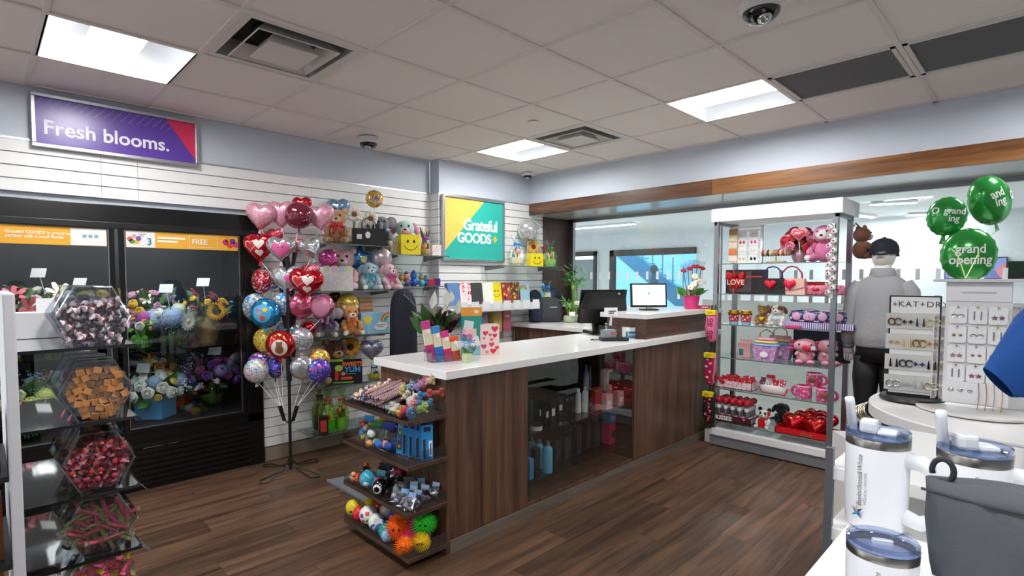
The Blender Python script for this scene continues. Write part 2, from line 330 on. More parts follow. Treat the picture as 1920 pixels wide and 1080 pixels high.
def dome(px,py,r,lab,white=True):
    p=GZ(px,py,ZC-.02); t=thing('security_camera',lab,'camera',(p.x,p.y,ZC-.004),0,'ceiling dome cameras'); k=r
    ob('base',B().lathe([(k*.9,0),(k,-k*.12),(k,-k*.4),(k*.86,-k*.55)],24),mat('e4e2e0',.4),t,40)
    ob('dome',B().ell((0,0,-k*.5),(k*.84,k*.84,k*.62),20,10),mat('0c0c0e',.12,coat=.6),t,True)
    ob('eye',B().ell((-k*.2,-k*.2,-k*.9),(k*.36,k*.36,k*.3),12,8),mat('c8ccd0',.1,.8),t,True)
dome(1428,8,.085,'large white dome camera with black lens at the top edge'); dome(691,262,.085,'black dome camera on the ceiling above the plush shelves'); dome(989,327,.06,'small white dome camera in the far ceiling corner')
t=one('sprinkler_cover',B().lathe([(.04,0),(.042,-.004),(.03,-.006)],20),ceilm,'flat round sprinkler cover on the ceiling tile','sprinkler',tuple(GZ(1000,229,ZC-.002)))
# signs
def frame_sign(nm,lab,x0,x1,z0,z1,Y,d=.04):
    t=thing(nm,lab,'sign',((x0+x1)/2,Y,z0)); w=(x1-x0)/2; h=z1-z0; f=.022; sm=metal('c4c6ca',.35)
    ob('frame',B().box(-w,w,-d,0,0,f,.004).box(-w,w,-d,0,h-f,h,.004).box(-w,-w+f,-d,0,f,h-f,.004).box(w-f,w,-d,0,f,h-f,.004),sm,t); return t,w-f,f,h-f,-d*.6
t,w2,a,c,y=frame_sign('header_sign','purple Fresh blooms sign in silver frame over the cooler',.262,1.17,2.213,2.532,YL)
ob('panel',B().box(-w2,w2,y,-.002,a,c),mat('5e3fa0',.28),t)
q=ob('corner_print',B().prism([(.255,c),(w2,c),(w2,a+.03)],y-.0008,y),mat('d8345c',.3),t)
b=B()
for k in range(17):
    x=-w2+.03+k*.045; b.prism([(max(x-.055,-w2),c-.07+ (max(x-.055,-w2)-(x-.055))*1.1),(max(x-.0525,-w2),c-.07+(max(x-.0525,-w2)-(x-.0525))*1.1),(x+.0085,c),(x+.006,c)],y-.0007,y)
ob('stripe_print',b,mat('b9a2dc',.4),t)
text('Fresh blooms.',.118,mat('f6f2fa',.4),t,(-.40,y-.0012,a+.062),bold=.0022,name='lettering',sx=1.0)
t,w2,a,c,y=frame_sign('store_sign','square teal and yellow store sign in white frame',3.262,4.10,1.60,2.238,YL2-.004)
ob('panel',B().box(-w2,w2,y,-.002,a,c),mat('2fb3a4',.35),t); ob('corner_print',B().prism([(-w2,a+.07),(.135,c),(-w2,c)],y-.0008,y),mat('f2c75e',.35),t)
wt=mat('fbf6ee',.4)
text('Grateful',.158,wt,t,(-.16,y-.0016,.315),bold=.004,sp=.92); text('GOODS',.134,wt,t,(-.235,y-.0016,.19),bold=.004,sp=.93); ob('star_print',B().prism([(p[0]+.285,p[1]+.235) for p in star(.042,.5,4)],y-.0016,y-.0008),mat('f4b23c',.4),t); ob('rule_print',B().box(-.26,.28,y-.0012,y-.0006,.165,.168),mat('1c8f86',.4),t)
# ================================================================ CORRIDOR BEYOND THE GLASS
hw=mat('cfd3d6',.6)
shell('floor_corridor',B().box(XG+.06,14,-9,11,-.06,0),mat('cdcac4',.35))
shell('ceiling_corridor',B().box(XG+.1,11.6,-9,11,2.45,2.5),mat('e2e4e6',.8))
DX=11.0
# far wall with a wide window to the daylight court and a door
def yy(px,py=520): return GX(px,py,DX).y
b=B(); ya,yb,yc,yd=yy(1060),yy(1120),yy(1146),yy(1305)
b.box(DX,DX+.15,ya+.05,11,0,2.45).box(DX,DX+.15,yc,yb,0,2.45).box(DX,DX+.15,-9,yd,0,2.45).box(DX,DX+.15,yd,yc,2.05,2.45).box(DX,DX+.15,yb,ya+.05,2.05,2.45).box(DX,DX+.15,yd,yc,0,.75)
shell('wall_corridor',b,hw)
fd=mat('3c2f2c',.5)
wf=shell('window_2',B().box(DX-.04,DX,yd,yc,.75,2.05),clear('cfeefb',.8,.03,'glass'))
ob('window_frame',B().box(DX-.08,DX+.02,yd,yc,1.95,2.09).box(DX-.08,DX+.02,yc-.12,yc,.7,2.09).box(DX-.08,DX+.02,yd,yc,.68,.78),fd,wf)
dr=shell('door_1',B().box(DX,DX+.03,yb+.12,ya-.12,0,1.9),mat('8d949a',.5)); ob('door_frame',B().box(DX-.08,DX-.01,yb,yb+.07,0,2.09).box(DX-.08,DX-.01,ya-.02,ya+.05,0,2.09).box(DX-.08,DX-.01,yb,ya+.05,1.98,2.09),fd,dr)
# daylight court: white ground, stair, wall
ct=mat('e9f2f5',.7)
tag(ob('courtyard_paving',B().box(DX+.15,24,-6,14,-.06,0),ct),kind='structure')
tag(ob('courtyard_wall',B().box(20,20.2,-4,14,0,6),mat('cfe6ee',.8)),kind='structure')
p0=GX(1290,560,14.5); p1=GX(1190,480,14.5)
t=thing('staircase','blue grey staircase in the bright court beyond the corridor window','staircase',(14.5,0,0))
y0,y1=p0.y,p1.y
ob('stringer',B().loft([[(0,y0-.6,-.1),(0,y0-.6,.5),(0,y1+.8,2.75),(0,y1+.8,2.25)],[(.2,y0-.6,-.1),(.2,y0-.6,.5),(.2,y1+.8,2.75),(.2,y1+.8,2.25)]]),mat('5d9cbe',.5),t)
for k in range(14):
    u=k/13; y=y0-.5+(y1-y0+1.2)*u; ob('tread',B().box(.2,1.3,y,y+.2,.1+u*2.3,.15+u*2.3),mat('7fb2c8',.5),t)
for k in range(10):
    u=k/9; y=y0-.5+(y1-y0+1.2)*u; ob('baluster',B().box(.02,.05,y,y+.03,.35+u*2.2,1.3+u*2.2),mat('8aa9b4',.5),t)
ob('landing',B().box(0,1.3,y1+.8,y1+3.5,2.45,2.6),mat('7fb2c8',.5),t)
# person walking in the court
def tiny_person(loc,rz):
    t=thing('person','small distant person in dark clothing walking beyond the corridor window','person',loc,rz); b=B()
    b.tube([(-.09,0,0),(-.09,-.01,.45),(-.08,0,.85)],[.05,.065,.09],8); b.tube([(.09,-.2,.02),(.09,-.1,.45),(.08,0,.85)],[.05,.065,.09],8)
    b.loft([[(a*math.cos(2*PI*k/12),c*math.sin(2*PI*k/12),z) for k in range(12)] for a,c,z in ((.16,.11,.82),(.15,.1,1.0),(.2,.12,1.3),(.21,.11,1.42),(.08,.07,1.5),(.06,.06,1.56))])
    for s in (-1,1): b.tube([(s*.2,0,1.4),(s*.25,.03,1.12),(s*.22,-.1,.86)],[.055,.045,.035],8)
    ob('body',b,mat('28566e',.8),t,True); ob('head',B().ell((0,0,1.66),(.085,.1,.12)),mat('5a4338',.7),t,True)
q=GX(1226,520,12.6); tiny_person((12.6,q.y,0),.4)
tag(ob('wall_partition',B().box(6.6,6.7,-7,3.0,0,1.17),mat('eceae4',.6)),kind='structure')
# corridor lights and the wall graphic
def linlight(a,b,lab):
    a=GZ(*a,2.415); b=GZ(*b,2.415); d=(b-a); n=Vector((-d.y,d.x,0)).normalized()*.06; t=thing('linear_light',lab,'light',tuple((a+b)/2),0,'corridor ceiling strip lights'); c=(a+b)/2
    ob('housing',B().add([tuple(p-c+Vector((0,0,z))) for z in (.03,.0) for p in (a-n,b-n,b+n,a+n)],[(0,1,2,3),(4,7,6,5),(0,4,5,1),(1,5,6,2),(2,6,7,3),(3,7,4,0)]),mat('dddddd',.5),t)
    n=n*.8; ob('diffuser',B().add([tuple(p-c+Vector((0,0,-.004))) for p in (a-n,b-n,b+n,a+n)],[(0,3,2,1)]),mat('ffffff',.5,emit=HALL),t)
for y_,n_ in ((-2.0,'far right'),(1.2,'middle'),(4.2,'far left')):  # extra strips added where the soffit hides them, to light the white partition
    t=thing('linear_light','corridor strip light close to the shop window, %s'%n_,'light',(6.2,y_,2.42),0,'corridor ceiling strip lights'); ob('housing',B().box(-.06,.06,-.6,.6,0,.03),mat('dddddd',.5),t); ob('diffuser',B().box(-.05,.05,-.59,.59,-.004,0),mat('ffffff',.5,emit=HALL*.32),t)
linlight((1632,384),(1718,380),'corridor strip light to the upper right of the mannequin cap'); linlight((1700,404),(1800,400),'corridor strip light beside the green balloons'); linlight((1560,398),(1638,408),'slanting corridor strip light seen past the brown plush'); linlight((1070,430),(1190,420),'corridor strip light over the staff counter'); linlight((1345,410),(1430,405),'corridor strip light behind the gift shelf header')
# ================================================================ FLOWERS
_fl={}
def fmesh(kind,col,cc=None):
    key=(kind,col,cc)
    if key in _fl: return _fl[key]
    b=B(); rnd=random.Random(sum(map(ord,kind))); c=None
    def petal(a,r0,r1,w,z0,z1,cup=.15):
        ca,sa=math.cos(a),math.sin(a); P=[]
        for r,ww,z in ((r0,.25*w,z0),((r0+r1)*.5,w,(z0+z1)*.5+cup*.2),(r1*.9,w*.7,z1),(r1,0,z1-cup*.1)):
            if ww>0: P+=[(r*ca-ww*sa,r*sa+ww*ca,z),(r*ca+ww*sa,r*sa-ww*ca,z)]
            else: P+=[(r*ca,r*sa,z)]
        b.add(P,[(0,1,3,2),(2,3,5,4),(4,5,6)])
    if kind=='daisy':
        for k in range(16): petal(2*PI*k/16,.15,1,.17,0,.08)
        for k in range(14): petal(2*PI*k/14+.2,.1,.72,.15,.08,.2)
        c=B().ell((0,0,.12),(.26,.26,.14),10,6)
    elif kind=='sunflower':
        for k in range(18): petal(2*PI*k/18,.3,1,.15,0,.1)
        for k in range(15): petal(2*PI*k/15+.1,.3,.82,.15,.07,.18)
        c=B().ell((0,0,.1),(.42,.42,.13),12,6)
    elif kind=='rose':
        for r,h,ph in ((1,.55,0),(.78,.75,.5),(.52,.85,.2),(.26,.9,.7)):
            b.loft([[(q*(1+.09*math.cos(5*a+ph*9))*math.cos(a),q*(1+.09*math.cos(5*a+ph*9))*math.sin(a),z) for a in [2*PI*i/15 for i in range(15)]] for q,z in ((.15*r,-.3),(.75*r,0),(r,h*.5),(.93*r,h),(.8*r,h*.93))],True,False,r<.3)
    elif kind=='hydrangea':
        for k in range(80):
            z=1-k/80*1.6; rr=math.sqrt(max(0,1-z*z)); a=k*2.4; n=Vector((rr*math.cos(a),rr*math.sin(a),z)); u=n.orthogonal().normalized(); w=n.cross(u)
            for q in range(4):
                d=(u*math.cos(q*PI/2+k)+w*math.sin(q*PI/2+k)); e=n.cross(d); p=n*(.95+.08*rnd.random())
                b.add([tuple(p),tuple(p+d*.14+e*.09+n*.03),tuple(p+d*.24+n*.02),tuple(p+d*.14-e*.09+n*.03)],[(0,1,2,3)])
        b.ell((0,0,0),.8,10,8)
    elif kind=='lily':
        for k in range(6): petal(2*PI*k/6,.08,1.15,.26,.0,.45,.3)
        c=B().ell((0,0,.3),(.1,.1,.2),8,6)
    elif kind=='spike':
        for k in range(26):
            a=k*2.4; z=k*.07; r=.32*(1-k/34); p=Vector((r*math.cos(a),r*math.sin(a),z)); b.ell(tuple(p),(.13,.13,.16),6,4)
    elif kind=='filler':
        for k in range(36):
            v=Vector((rnd.gauss(0,.5),rnd.gauss(0,.5),rnd.uniform(0,1))); b.ell(tuple(v),.085,5,4)
    elif kind=='leaf':
        b.add([(0,0,0),(.3,0,.45),(.22,.0,.85),(0,.12,1.3),(-.22,0,.85),(-.3,0,.45),(0,.08,.5),(0,.1,.9)],[(0,1,6),(1,2,7,6),(2,3,7),(3,4,7),(4,5,6,7),(5,0,6)])
    m=b.mesh(kind); m.materials.append(mat(col,.6,sheen=.1) if kind!='leaf' else mat(col,.45))
    for p in m.polygons: p.use_smooth=kind in('rose','hydrangea')
    cm=None
    if c: cm=c.mesh(kind+'_centre'); cm.materials.append(mat(cc or 'e0b02c',.8)); [setattr(p,'use_smooth',True) for p in cm.polygons]
    _fl[key]=(m,cm); return _fl[key]
def put_flower(par,kind,col,cc,p,n,s,name=None):
    me,cm=fmesh(kind,col,cc); o=ob(name or {'leaf':'leaf','filler':'filler_sprig','spike':'flower_spike'}.get(kind,'flower'),me,None,par)
    q=Vector(n).normalized().to_track_quat('Z','Y').to_matrix().to_4x4()@Matrix.Rotation(U(0,6.28),4,'Z'); o.matrix_local=Matrix.Translation(p)@q@Matrix.Diagonal((s,s,s,1))
    if cm: ob('flower_centre',cm,None,o)
    return o
KB=1.28
glassv=clear('e6f2ec',1.1,.03,'vase_glass')
def vase(par,kind,r,h,col='cfd8d4'):
    if kind=='box': ob('flower_box',B().box(-r,r,-r,r,0,h,.004),mat(col,.5),par)
    elif kind=='pot': ob('vase',B().lathe([(r*.6,0),(r*.9,h*.35),(r,h*.7),(r*.85,h),(r*.8,h),(r*.78,h*.9)],18),mat(col,.3,.6),par,40)
    elif kind=='bowl':
        ob('vase',B().lathe([(r*.55,0),(r*.95,h*.3),(r,h*.5),(r*.8,h*.85),(r*.62,h),(r*.7,h*1.05)],20,cap=False),glassv,par,True)
        b=B(); [b.tube([(U(-.5,.5)*r,U(-.5,.5)*r,.01),(U(-.25,.25)*r,U(-.25,.25)*r,h)],.004,5) for k in range(14)]; ob('stems',b,mat('4d7a2e',.6),par)
        ob('water',B().lathe([(r*.5,.004),(r*.86,h*.3),(r*.88,h*.5)],16),mat('5f7f3a',.1,alpha=.5),par,True)
    else:
        ob('vase',B().box(-r,r,-r,r,0,h),glassv,par); b=B(); [b.tube([(U(-.7,.7)*r,U(-.7,.7)*r,.01),(U(-.5,.5)*r,U(-.5,.5)*r,h)],.004,5) for k in range(14)]; [b.ell((U(-.7,.7)*r,U(-.7,.7)*r,U(.2,.9)*h),(.02,.02,.02),6,4) for k in range(10)]; ob('stems',b,mat('6fae3a',.6),par)
def bouquet(lab,loc,R,vs,fls,h=None,leaf=('3f6b2c',18),rz=-.75,flat=.8,nm='flower_arrangement',card=None,cat='flowers',grp='flower arrangements in the cooler'):
    K=KB if grp and 'cooler' in grp else 1; t=thing(nm,lab,cat,loc,rz,grp,sc=K); h=h if h is not None else (vs[2] if vs else 0)
    if vs: vase(t,*vs)
    L=[f for f in fls for _ in range(int(f[3]*(1.5 if K>1 else 1)+.5) if f[0]!='hydrangea' else f[3])]; random.shuffle(L); n=len(L); cz=h+R*.25
    for k,(kind,col,cc,_,s) in enumerate(L):
        z=1-(k+.5)/n*1.25; a=k*2.39996+1; rr=math.sqrt(max(0,1-z*z)); nn=Vector((rr*math.cos(a),rr*math.sin(a)-.15,z*flat+.05)); d=U(.85,1.02)
        put_flower(t,kind,col,cc,(rr*math.cos(a)*R*d,rr*math.sin(a)*R*d,cz+z*R*flat*d),nn,s*U(.62,.82)*(1 if K>1 else 1.2))
    if leaf:
        for k in range(leaf[1]):
            a=U(0,6.28); z=U(-.5,.7); rr=math.sqrt(1-z*z); put_flower(t,'leaf',leaf[0],None,(rr*math.cos(a)*R*.55,rr*math.sin(a)*R*.55,cz+z*R*.5),(rr*math.cos(a),rr*math.sin(a),z+.2),R*U(.5,.75))
    b=B(); [b.tube([(U(-.02,.02),U(-.02,.02),max(0,h-.05)),(U(-.4,.4)*R,U(-.4,.4)*R,cz+R*.4)],.0035,5) for k in range(8)]; ob('stems',b,mat('4a6d2c',.7),t)
    if card:
        o=ob('price_card',B().box(-.04,.04,-.001,.001,0,.05),paper('f4f4f2'),t); card=(card[0],card[1],card[2]*.86); o.location=card; o.rotation_euler=(-.3,0,U(-.2,.2))
        ob('card_pick',B().tube([(card[0],card[1]+.01,card[2]+.02),(0,0,h)],.002,5),paper('dddddd'),t)
    return t
# ---------------------------------------------------------------- the flower cooler
blk=mat('0d0d0e',.28); blk2=mat('060607',.4)
t=thing('flower_cooler','black two-door glass flower cooler built into the slatwall','cooler',(0,0,0))
fy=YL-.03; x0,x1=-.2,1.585
ob('frame',B().box(x0,x1,fy,YL+.03,1.765,1.903,.004).box(1.468,x1,fy,YL+.03,0,1.765,.003).box(x0,-.12,fy,YL+.03,0,1.765).box(x0,x1,fy,YL+.03,.335,.40,.003),blk,t)
ob('top_lip',B().box(x0,x1,fy-.012,fy,1.75,1.79,.003),mat('161617',.35),t)
ob('cabinet',B().box(x0,x1,4.95,4.98,0,1.9).box(x0,x0+.03,YL+.03,4.95,0,1.9).box(x1-.03,x1,YL+.03,4.95,0,1.9).box(x0,x1,YL+.03,4.95,1.87,1.9).box(x0,x1,YL+.03,4.95,.33,.42),mat('1c1d1f',.5),t)
ob('kick_grille',B().box(x0,x1,fy+.012,YL+.02,0,.335),blk2,t)
for k in range(8): ob('louvre',B().box(x0,x1-.06,fy-.004,fy+.014,.03+k*.037,.052+k*.037,.003),blk,t)
ob('rail_trim',B().box(.78,.90,fy-.006,fy-.004,.285,.289).box(.93,1.0,fy-.006,fy-.004,.287,.291),metal('d8d8d8',.2),t)
gl=clear('eef2f3',1.25,.015,'cooler_glass')
for a,c in ((-.12,.655),(.678,1.462)):
    d=ob('door',B().box(a,a+.03,fy-.008,fy+.03,.40,1.765,.003).box(c-.03,c,fy-.008,fy+.03,.40,1.765,.003).box(a+.03,c-.03,fy-.008,fy+.03,.40,.425).box(a+.03,c-.03,fy-.008,fy+.03,1.748,1.765),blk,t)
    ob('pane',B().box(a+.03,c-.03,fy+.008,fy+.014,.425,1.748),gl,d); e=metal('b9bdc1',.25)
    ob('glass_trim',B().box(a+.03,a+.036,fy,fy+.008,.425,1.748).box(c-.036,c-.03,fy,fy+.008,.425,1.748).box(a+.036,c-.036,fy,fy+.008,.425,.432),e,d)
    ob('handle',B().box(c-.045,c-.033,fy-.03,fy-.018,.9,1.3,.003).box(c-.043,c-.035,fy-.02,fy,.92,.94).box(c-.043,c-.035,fy-.02,fy,1.26,1.28) if a>0 else B().box(a+.01,a+.02,fy-.03,fy-.018,.9,1.3,.003),blk,d)
    bn=ob('banner',B().box(a+.04,c-.04,fy+.004,fy+.0075,1.635,1.744),paper('f3b43c'),d)
    y=fy+.0035; wt=paper('fdf8ec')
    if a<0:
        ob('banner_logo',B().box(.43,c-.042,y-.001,y,1.637,1.742),paper('f4f3f0'),d); text('Grateful GOODS is proud to\npartner with a local florist.',.0255,wt,d,(.125,y-.001,1.697),bold=.0005)
        for k in range(3): ob('logo_mark',B().prism(circ(.012,12,.50+k*.03,1.695),y-.002,y-.001),paper('8ab8c4'),d)
    else:
        ob('banner_logo',B().box(a+.042,.885,y-.001,y,1.637,1.742),paper('f2f1ee'),d); text('3',.065,paper('2a8a9a'),d,(.835,y-.002,1.655),bold=.001)
        lines(d,.79,y-.0015,1.728,.045,2,.007,paper('9ab0b4')); lines(d,.90,y-.001,1.712,.17,2,.013,wt); text('FREE',.05,wt,d,(1.11,y-.001,1.672),bold=.0008); ob('label_outline',B().box(1.095,1.28,y-.001,y,1.65,1.652).box(1.095,1.28,y-.001,y,1.728,1.73).box(1.095,1.097,y-.001,y,1.652,1.728).box(1.278,1.28,y-.001,y,1.652,1.728),wt,d)
        for k,(dx,dz,cl) in enumerate(((-.025,.0,'d86a6a'),(.0,.018,'e8a8b8'),(.025,.004,'8a5ab0'),(.012,-.018,'e0c040'),(-.014,-.016,'6aa050'))): ob('flower_print',B().prism(circ(.016,10,.765+dx,1.69+dz),y-.002,y-.001),paper(cl),d)
        for k,(dx,dz,cl) in enumerate(((0,.01,'c02878'),(.03,-.012,'e04a30'),(.05,.018,'6a3aa0'),(.07,-.006,'d84090'),(.02,.03,'e8a020'))): ob('flower_print',B().prism(circ(.02,12,1.335+dx,1.685+dz),y-.002,y-.001),paper(cl),d)
SH1=.93
for a,c in ((-.15,.655),(.67,1.54)): ob('shelf',B().box(a,c,YL+.08,4.9,SH1-.012,SH1),clear('aab4b6',1,.05,'shelf_glass'),t)
ob('added_cooler_lamp',B().box(-.1,.63,YL+.06,YL+.1,1.835,1.865),mat('ffffff',.4,emit=42),t); ob('added_cooler_lamp',B().box(.7,1.44,YL+.06,YL+.1,1.835,1.865),mat('ffffff',.4,emit=42),t)  # lamps added out of sight behind the door header to brighten the flowers
W_,G_,P_,Y_='f4f2ea','3c6a2c','e7a2b6','f0c434'
def cool(px,py,Y,z): p=GY(px,py,Y); return (p.x,Y,z)
bouquet('arrangement with pink gerbera and yellow blooms on the upper cooler shelf',cool(278,600,4.62,SH1+.001),.15,('cube',.06,.16),[('daisy','eab4b0','7a3a3a',2,.085),('rose',Y_,None,4,.035),('lily',W_,None,5,.05),('rose','d8a0c8',None,4,.03),('spike','c8a8d8',None,3,.05)],leaf=('4a7a3c',20))
bouquet('small purple and white posy in a clear cube vase inside the cooler',cool(264,640,4.40,SH1+.001),.06,('cube',.05,.11),[('hydrangea','c45ab8',None,2,.045),('rose',W_,None,2,.03),('rose','f0a850',None,2,.018),('spike','8a7ad0',None,2,.025)],leaf=('6fae3a',8))
bouquet('white gerbera and pale blue hydrangea in a round green glass vase',cool(325,648,4.42,SH1+.001),.10,('bowl',.085,.13),[('daisy','fbfaf2','e8e0a0',1,.085),('hydrangea','b4cbe8',None,3,.075),('rose',W_,None,3,.035),('hydrangea','dbe6cf',None,2,.05)],leaf=('4d7a4a',18),card=(-.02,-.03,.36))
bouquet('sunflower arrangement in a gold vase on the upper cooler shelf',cool(390,640,4.5,SH1+.001),.13,('pot',.075,.16,'b89a5c'),[('sunflower','f2b62a','3a2416',2,.07),('rose',Y_,None,5,.03),('rose','7a1f3c',None,4,.032),('spike','c4426a',None,2,.05)],leaf=('41694a',20),card=(.0,-.05,.40))
bouquet('white roses and blue hydrangea in a bright blue box in the cooler',cool(293,795,4.44,.425),.135,('box',.075,.11,'48a4d8'),[('rose','f6f5ee',None,9,.042),('rose','ecd25a',None,3,.032),('hydrangea','b6d2ea',None,3,.06),('filler','eeeeea',None,4,.07),('filler','7fb0dc',None,2,.06)],leaf=('4d8a3c',16),card=(-.02,-.08,.31))
bouquet('orange and yellow mixed arrangement standing behind the blue flower box',cool(285,740,4.68,.425),.12,('cube',.06,.22),[('rose','f0a42c',None,5,.04),('lily',Y_,None,4,.05),('spike','6a4ab0',None,3,.05),('rose','c43a4a',None,3,.03)],leaf=('3f7a2c',20),card=(.0,-.05,.46))
bouquet('purple and violet arrangement in a glass vase on the cooler floor',cool(398,772,4.56,.425),.15,('bowl',.075,.14),[('rose','7a3fa8',None,5,.042),('hydrangea','b08ad0',None,2,.06),('rose','b0488a',None,4,.04),('spike','d6b8d6',None,4,.06),('filler','e2dcea',None,4,.07),('lily','5a34a0',None,4,.05)],leaf=('3d5f38',18),card=(.04,-.04,.37))
bouquet('pink lily arrangement at the left edge of the cooler',cool(12,560,4.45,SH1+.001),.13,('pot',.07,.2,'c89a5a'),[('lily','d8667a',None,6,.07),('rose','e8a0a8',None,4,.03)],leaf=('345f2c',18))
bouquet('white lily and greenery arrangement in the left cooler door',cool(96,560,4.68,SH1+.001),.14,('cube',.06,.2),[('lily','eef0dc',None,5,.07),('rose','f0efe0',None,3,.04)],leaf=('56803a',26),card=(-.02,-.06,.46))
bouquet('red and yellow rose arrangement in the left cooler door',cool(182,560,4.48,SH1+.001),.11,('cube',.06,.2),[('rose','d0343a',None,7,.04),('rose',Y_,None,5,.04),('rose','f08a3a',None,3,.03)],leaf=('3f6b2c',12),card=(-.06,-.05,.40))
bouquet('yellow and lime arrangement with blue ribbon low in the left cooler door',cool(48,760,4.4,.425),.13,('cube',.06,.16),[('hydrangea','d8dc7a',None,3,.06),('rose','eef0c0',None,5,.04),('filler','7fb0dc',None,3,.06)],leaf=('4a7a2c',14))
bouquet('dusky pink posy in the bottom of the left cooler door',cool(115,770,4.6,.425),.12,('pot',.06,.14,'8a8a84'),[('rose','c8808a',None,6,.04),('filler','e6e2dc',None,5,.08)],leaf=('3f5f3c',14),card=(.02,-.06,.3))
# ================================================================ BALLOON STAND
SP=GZ(545,884); SD=_F.dot(Vector((SP.x,SP.y,0))-Vector((0,0,CH))); MPX=3.9/CF
st=thing('balloon_stand','black balloon display stand with cups between the cooler and plush shelves','stand',(SP.x,SP.y,0))
kb=mat('141414',.4); wire=mat('3a342c',.4,.6)
ob('pole',B().tube([(0,0,.02),(0,0,1.62)],.011,10),kb,st); ob('collar',B().lathe([(.02,.68),(.02,.85)],12).lathe([(.018,.05),(.018,.1)],12),kb,st)
for k in range(4):
    a=k*PI/2+.35; c,s=math.cos(a),math.sin(a); ob('foot_loop',B().tube([(0,0,.1),(.06*c,.06*s,.04),(.24*c-.04*s,.24*s+.04*c,.008),(.28*c,.28*s,.008),(.24*c+.04*s,.24*s-.04*c,.008),(.06*c,.06*s,.03)],.005,6),wire,st)
cups=[(531,490),(541,495),(551,487),(528,545),(540,548),(550,542),(534,602),(545,600),(552,596),(533,655),(552,655)]
for px,py in cups+[(529,775),(553,775)]:
    p=GD(px,py,SD)-Vector((SP.x,SP.y,0)); s=1 if px>541 else -1; d=_R*(.010*s)*(1.6 if py>700 else 1)
    ob('cup',B().tube([tuple(p-Vector((0,0,.055))-d),tuple(p+Vector((0,0,.055))+d)],[.013,.016],10),kb,st)
    if py>700: ob('cup_arm',B().tube([tuple(p-Vector((0,0,.05))-d),(0,0,p.z-.07)],.005,6),kb,st)
SURF={}
def balloon(lab,px,py,w,kind,m,deco=None,D=None,yaw=0,stick=None,tilt=0,grp='foil balloons on the stand',cat='balloon',nm='foil_balloon',thick=.32,loc=None,tail=True):
    """foil balloon centred on a pixel at depth D, w = width in photo pixels"""
    D=SD if D is None else D; c=GD(px,py,D) if loc is None else Vector(loc); w=w*(1.1 if 'stand' in grp else 1); W=w*D/CF; r=W/2
    t=thing(nm,lab,cat,tuple(c),-.75+yaw,grp); t.rotation_euler=(0,tilt,-.75+yaw)
    poly={'round':circ(r,36),'heart':bheart(W*1.04,40),'star':star(r*1.1,.6)}[kind]
    if kind=='star': poly=[p for i in range(10) for p in ((poly[i][0],poly[i][1]),((poly[i][0]+poly[(i+1)%10][0])/2,(poly[i][1]+poly[(i+1)%10][1])/2))]
    ob('envelope',B().inflate(poly,r*thick*2 if kind=='round' else r*.55,8,wr=.02),m,t,50)
    lo=min(p[1] for p in poly)
    if tail: ob('tail',B().prism([(-.012,lo-.03),(.012,lo-.03),(.006,lo+.004),(-.006,lo+.004)],-.001,.001),m,t)
    f=surf(poly,r*thick*2 if kind=='round' else r*.55); t['_']=0; del t['_']; SURF[t.name]=f
    for d in deco or ():
        k=d[0]
        if k=='txt':
            stick_on(text(d[1],d[2]*W,mat(d[3],.4),t,(d[5]*W if len(d)>5 else 0,0,d[4]*W),bold=d[6]*W if len(d)>6 else .006*W,align='CENTER',depth=.0004),f,.003)
        else:
            o=ob(k+'_print',B().inflate((heart(d[1]*W,28,d[3]*W,d[4]*W) if k=='heart' else circ(d[1]*W,22,d[3]*W,d[4]*W)),.0008,6),mat(d[2],.3,.2) if isinstance(d[2],str) else d[2],t,True); stick_on(o,f,d[5] if len(d)>5 else .0012)
    if stick:
        e=GD(*stick,SD if D is None or D>0 else SD); inv=Matrix.Translation(c)@t.rotation_euler.to_matrix().to_4x4(); ob('stick',B().tube([tuple(inv.inverted()@e),(0,.004,lo+.01)],.0028,6),plast('e9e6e4'),t)
    return t
pinkfz=spots('e79ab0',['f2c4d0','e088a4','f6d8e0'],150,.5,.35,.4); bl=balloon
S0=(540,440)
bl('pale pink glitter heart balloon at the top left of the stand',490,404,50,'heart',pinkfz,stick=(531,486),tilt=.12)
bl('pale pink glitter heart balloon behind the burgundy one',528,400,50,'heart',pinkfz,D=SD+.06,stick=(541,490))
bl('pale pink glitter heart balloon at the top right of the stand',600,406,48,'heart',pinkfz,stick=(551,484),tilt=-.15)
bl('round translucent burgundy balloon at the top centre of the stand',560,404,46,'round',mat('7a1f3a',.12,.3,coat=1),D=SD-.09,stick=(545,486),thick=.42)
bl('small red heart balloon peeking over the burgundy one',566,384,32,'heart',foil('d01f2c'),D=SD+.12,stick=(548,486))
LV=[('heart',.40,'f2e2d4',-.17,.0,.001),('heart',.33,'cf2a3a',-.17,.0,.002),('heart',.36,'f4e8dc',.12,.05,.003),('heart',.24,'e7d2cc',.12,-.22,.003),('txt','LOVE',.15,'5a1a22',.02,.12)]
bl('red LOVE heart balloon at the left of the stand',487,462,54,'heart',foil('cf1626'),LV,D=SD-.04,stick=(529,540),yaw=-.15)
t=bl('silver heart balloon with a pink heart face',527,465,48,'heart',foil('c9ccd2'),[('heart',.66,'e46aa0',.06,-.1),('disc',.022,'3a1a2a',.0,.0,.004),('disc',.022,'3a1a2a',.16,.02,.004)],D=SD-.08,stick=(540,540))
bl('small red and white patterned heart balloon behind the silver heart',517,441,28,'heart',spots('cf2336',['f6e8ea','e88a98'],120,.4,.25,.5),D=SD+.1,stick=(535,486))
bl('crumpled silver heart balloon turned away to the right',581,464,40,'heart',foil('d2d3d8'),yaw=.9,stick=(551,540),tilt=-.3)
bl('narrow red and white printed balloon behind the cups',556,458,30,'heart',spots('c83a48',['f4f0ee','e8b8c0'],90,.45,.25,.5),D=SD+.12,yaw=1.0,stick=(548,540))
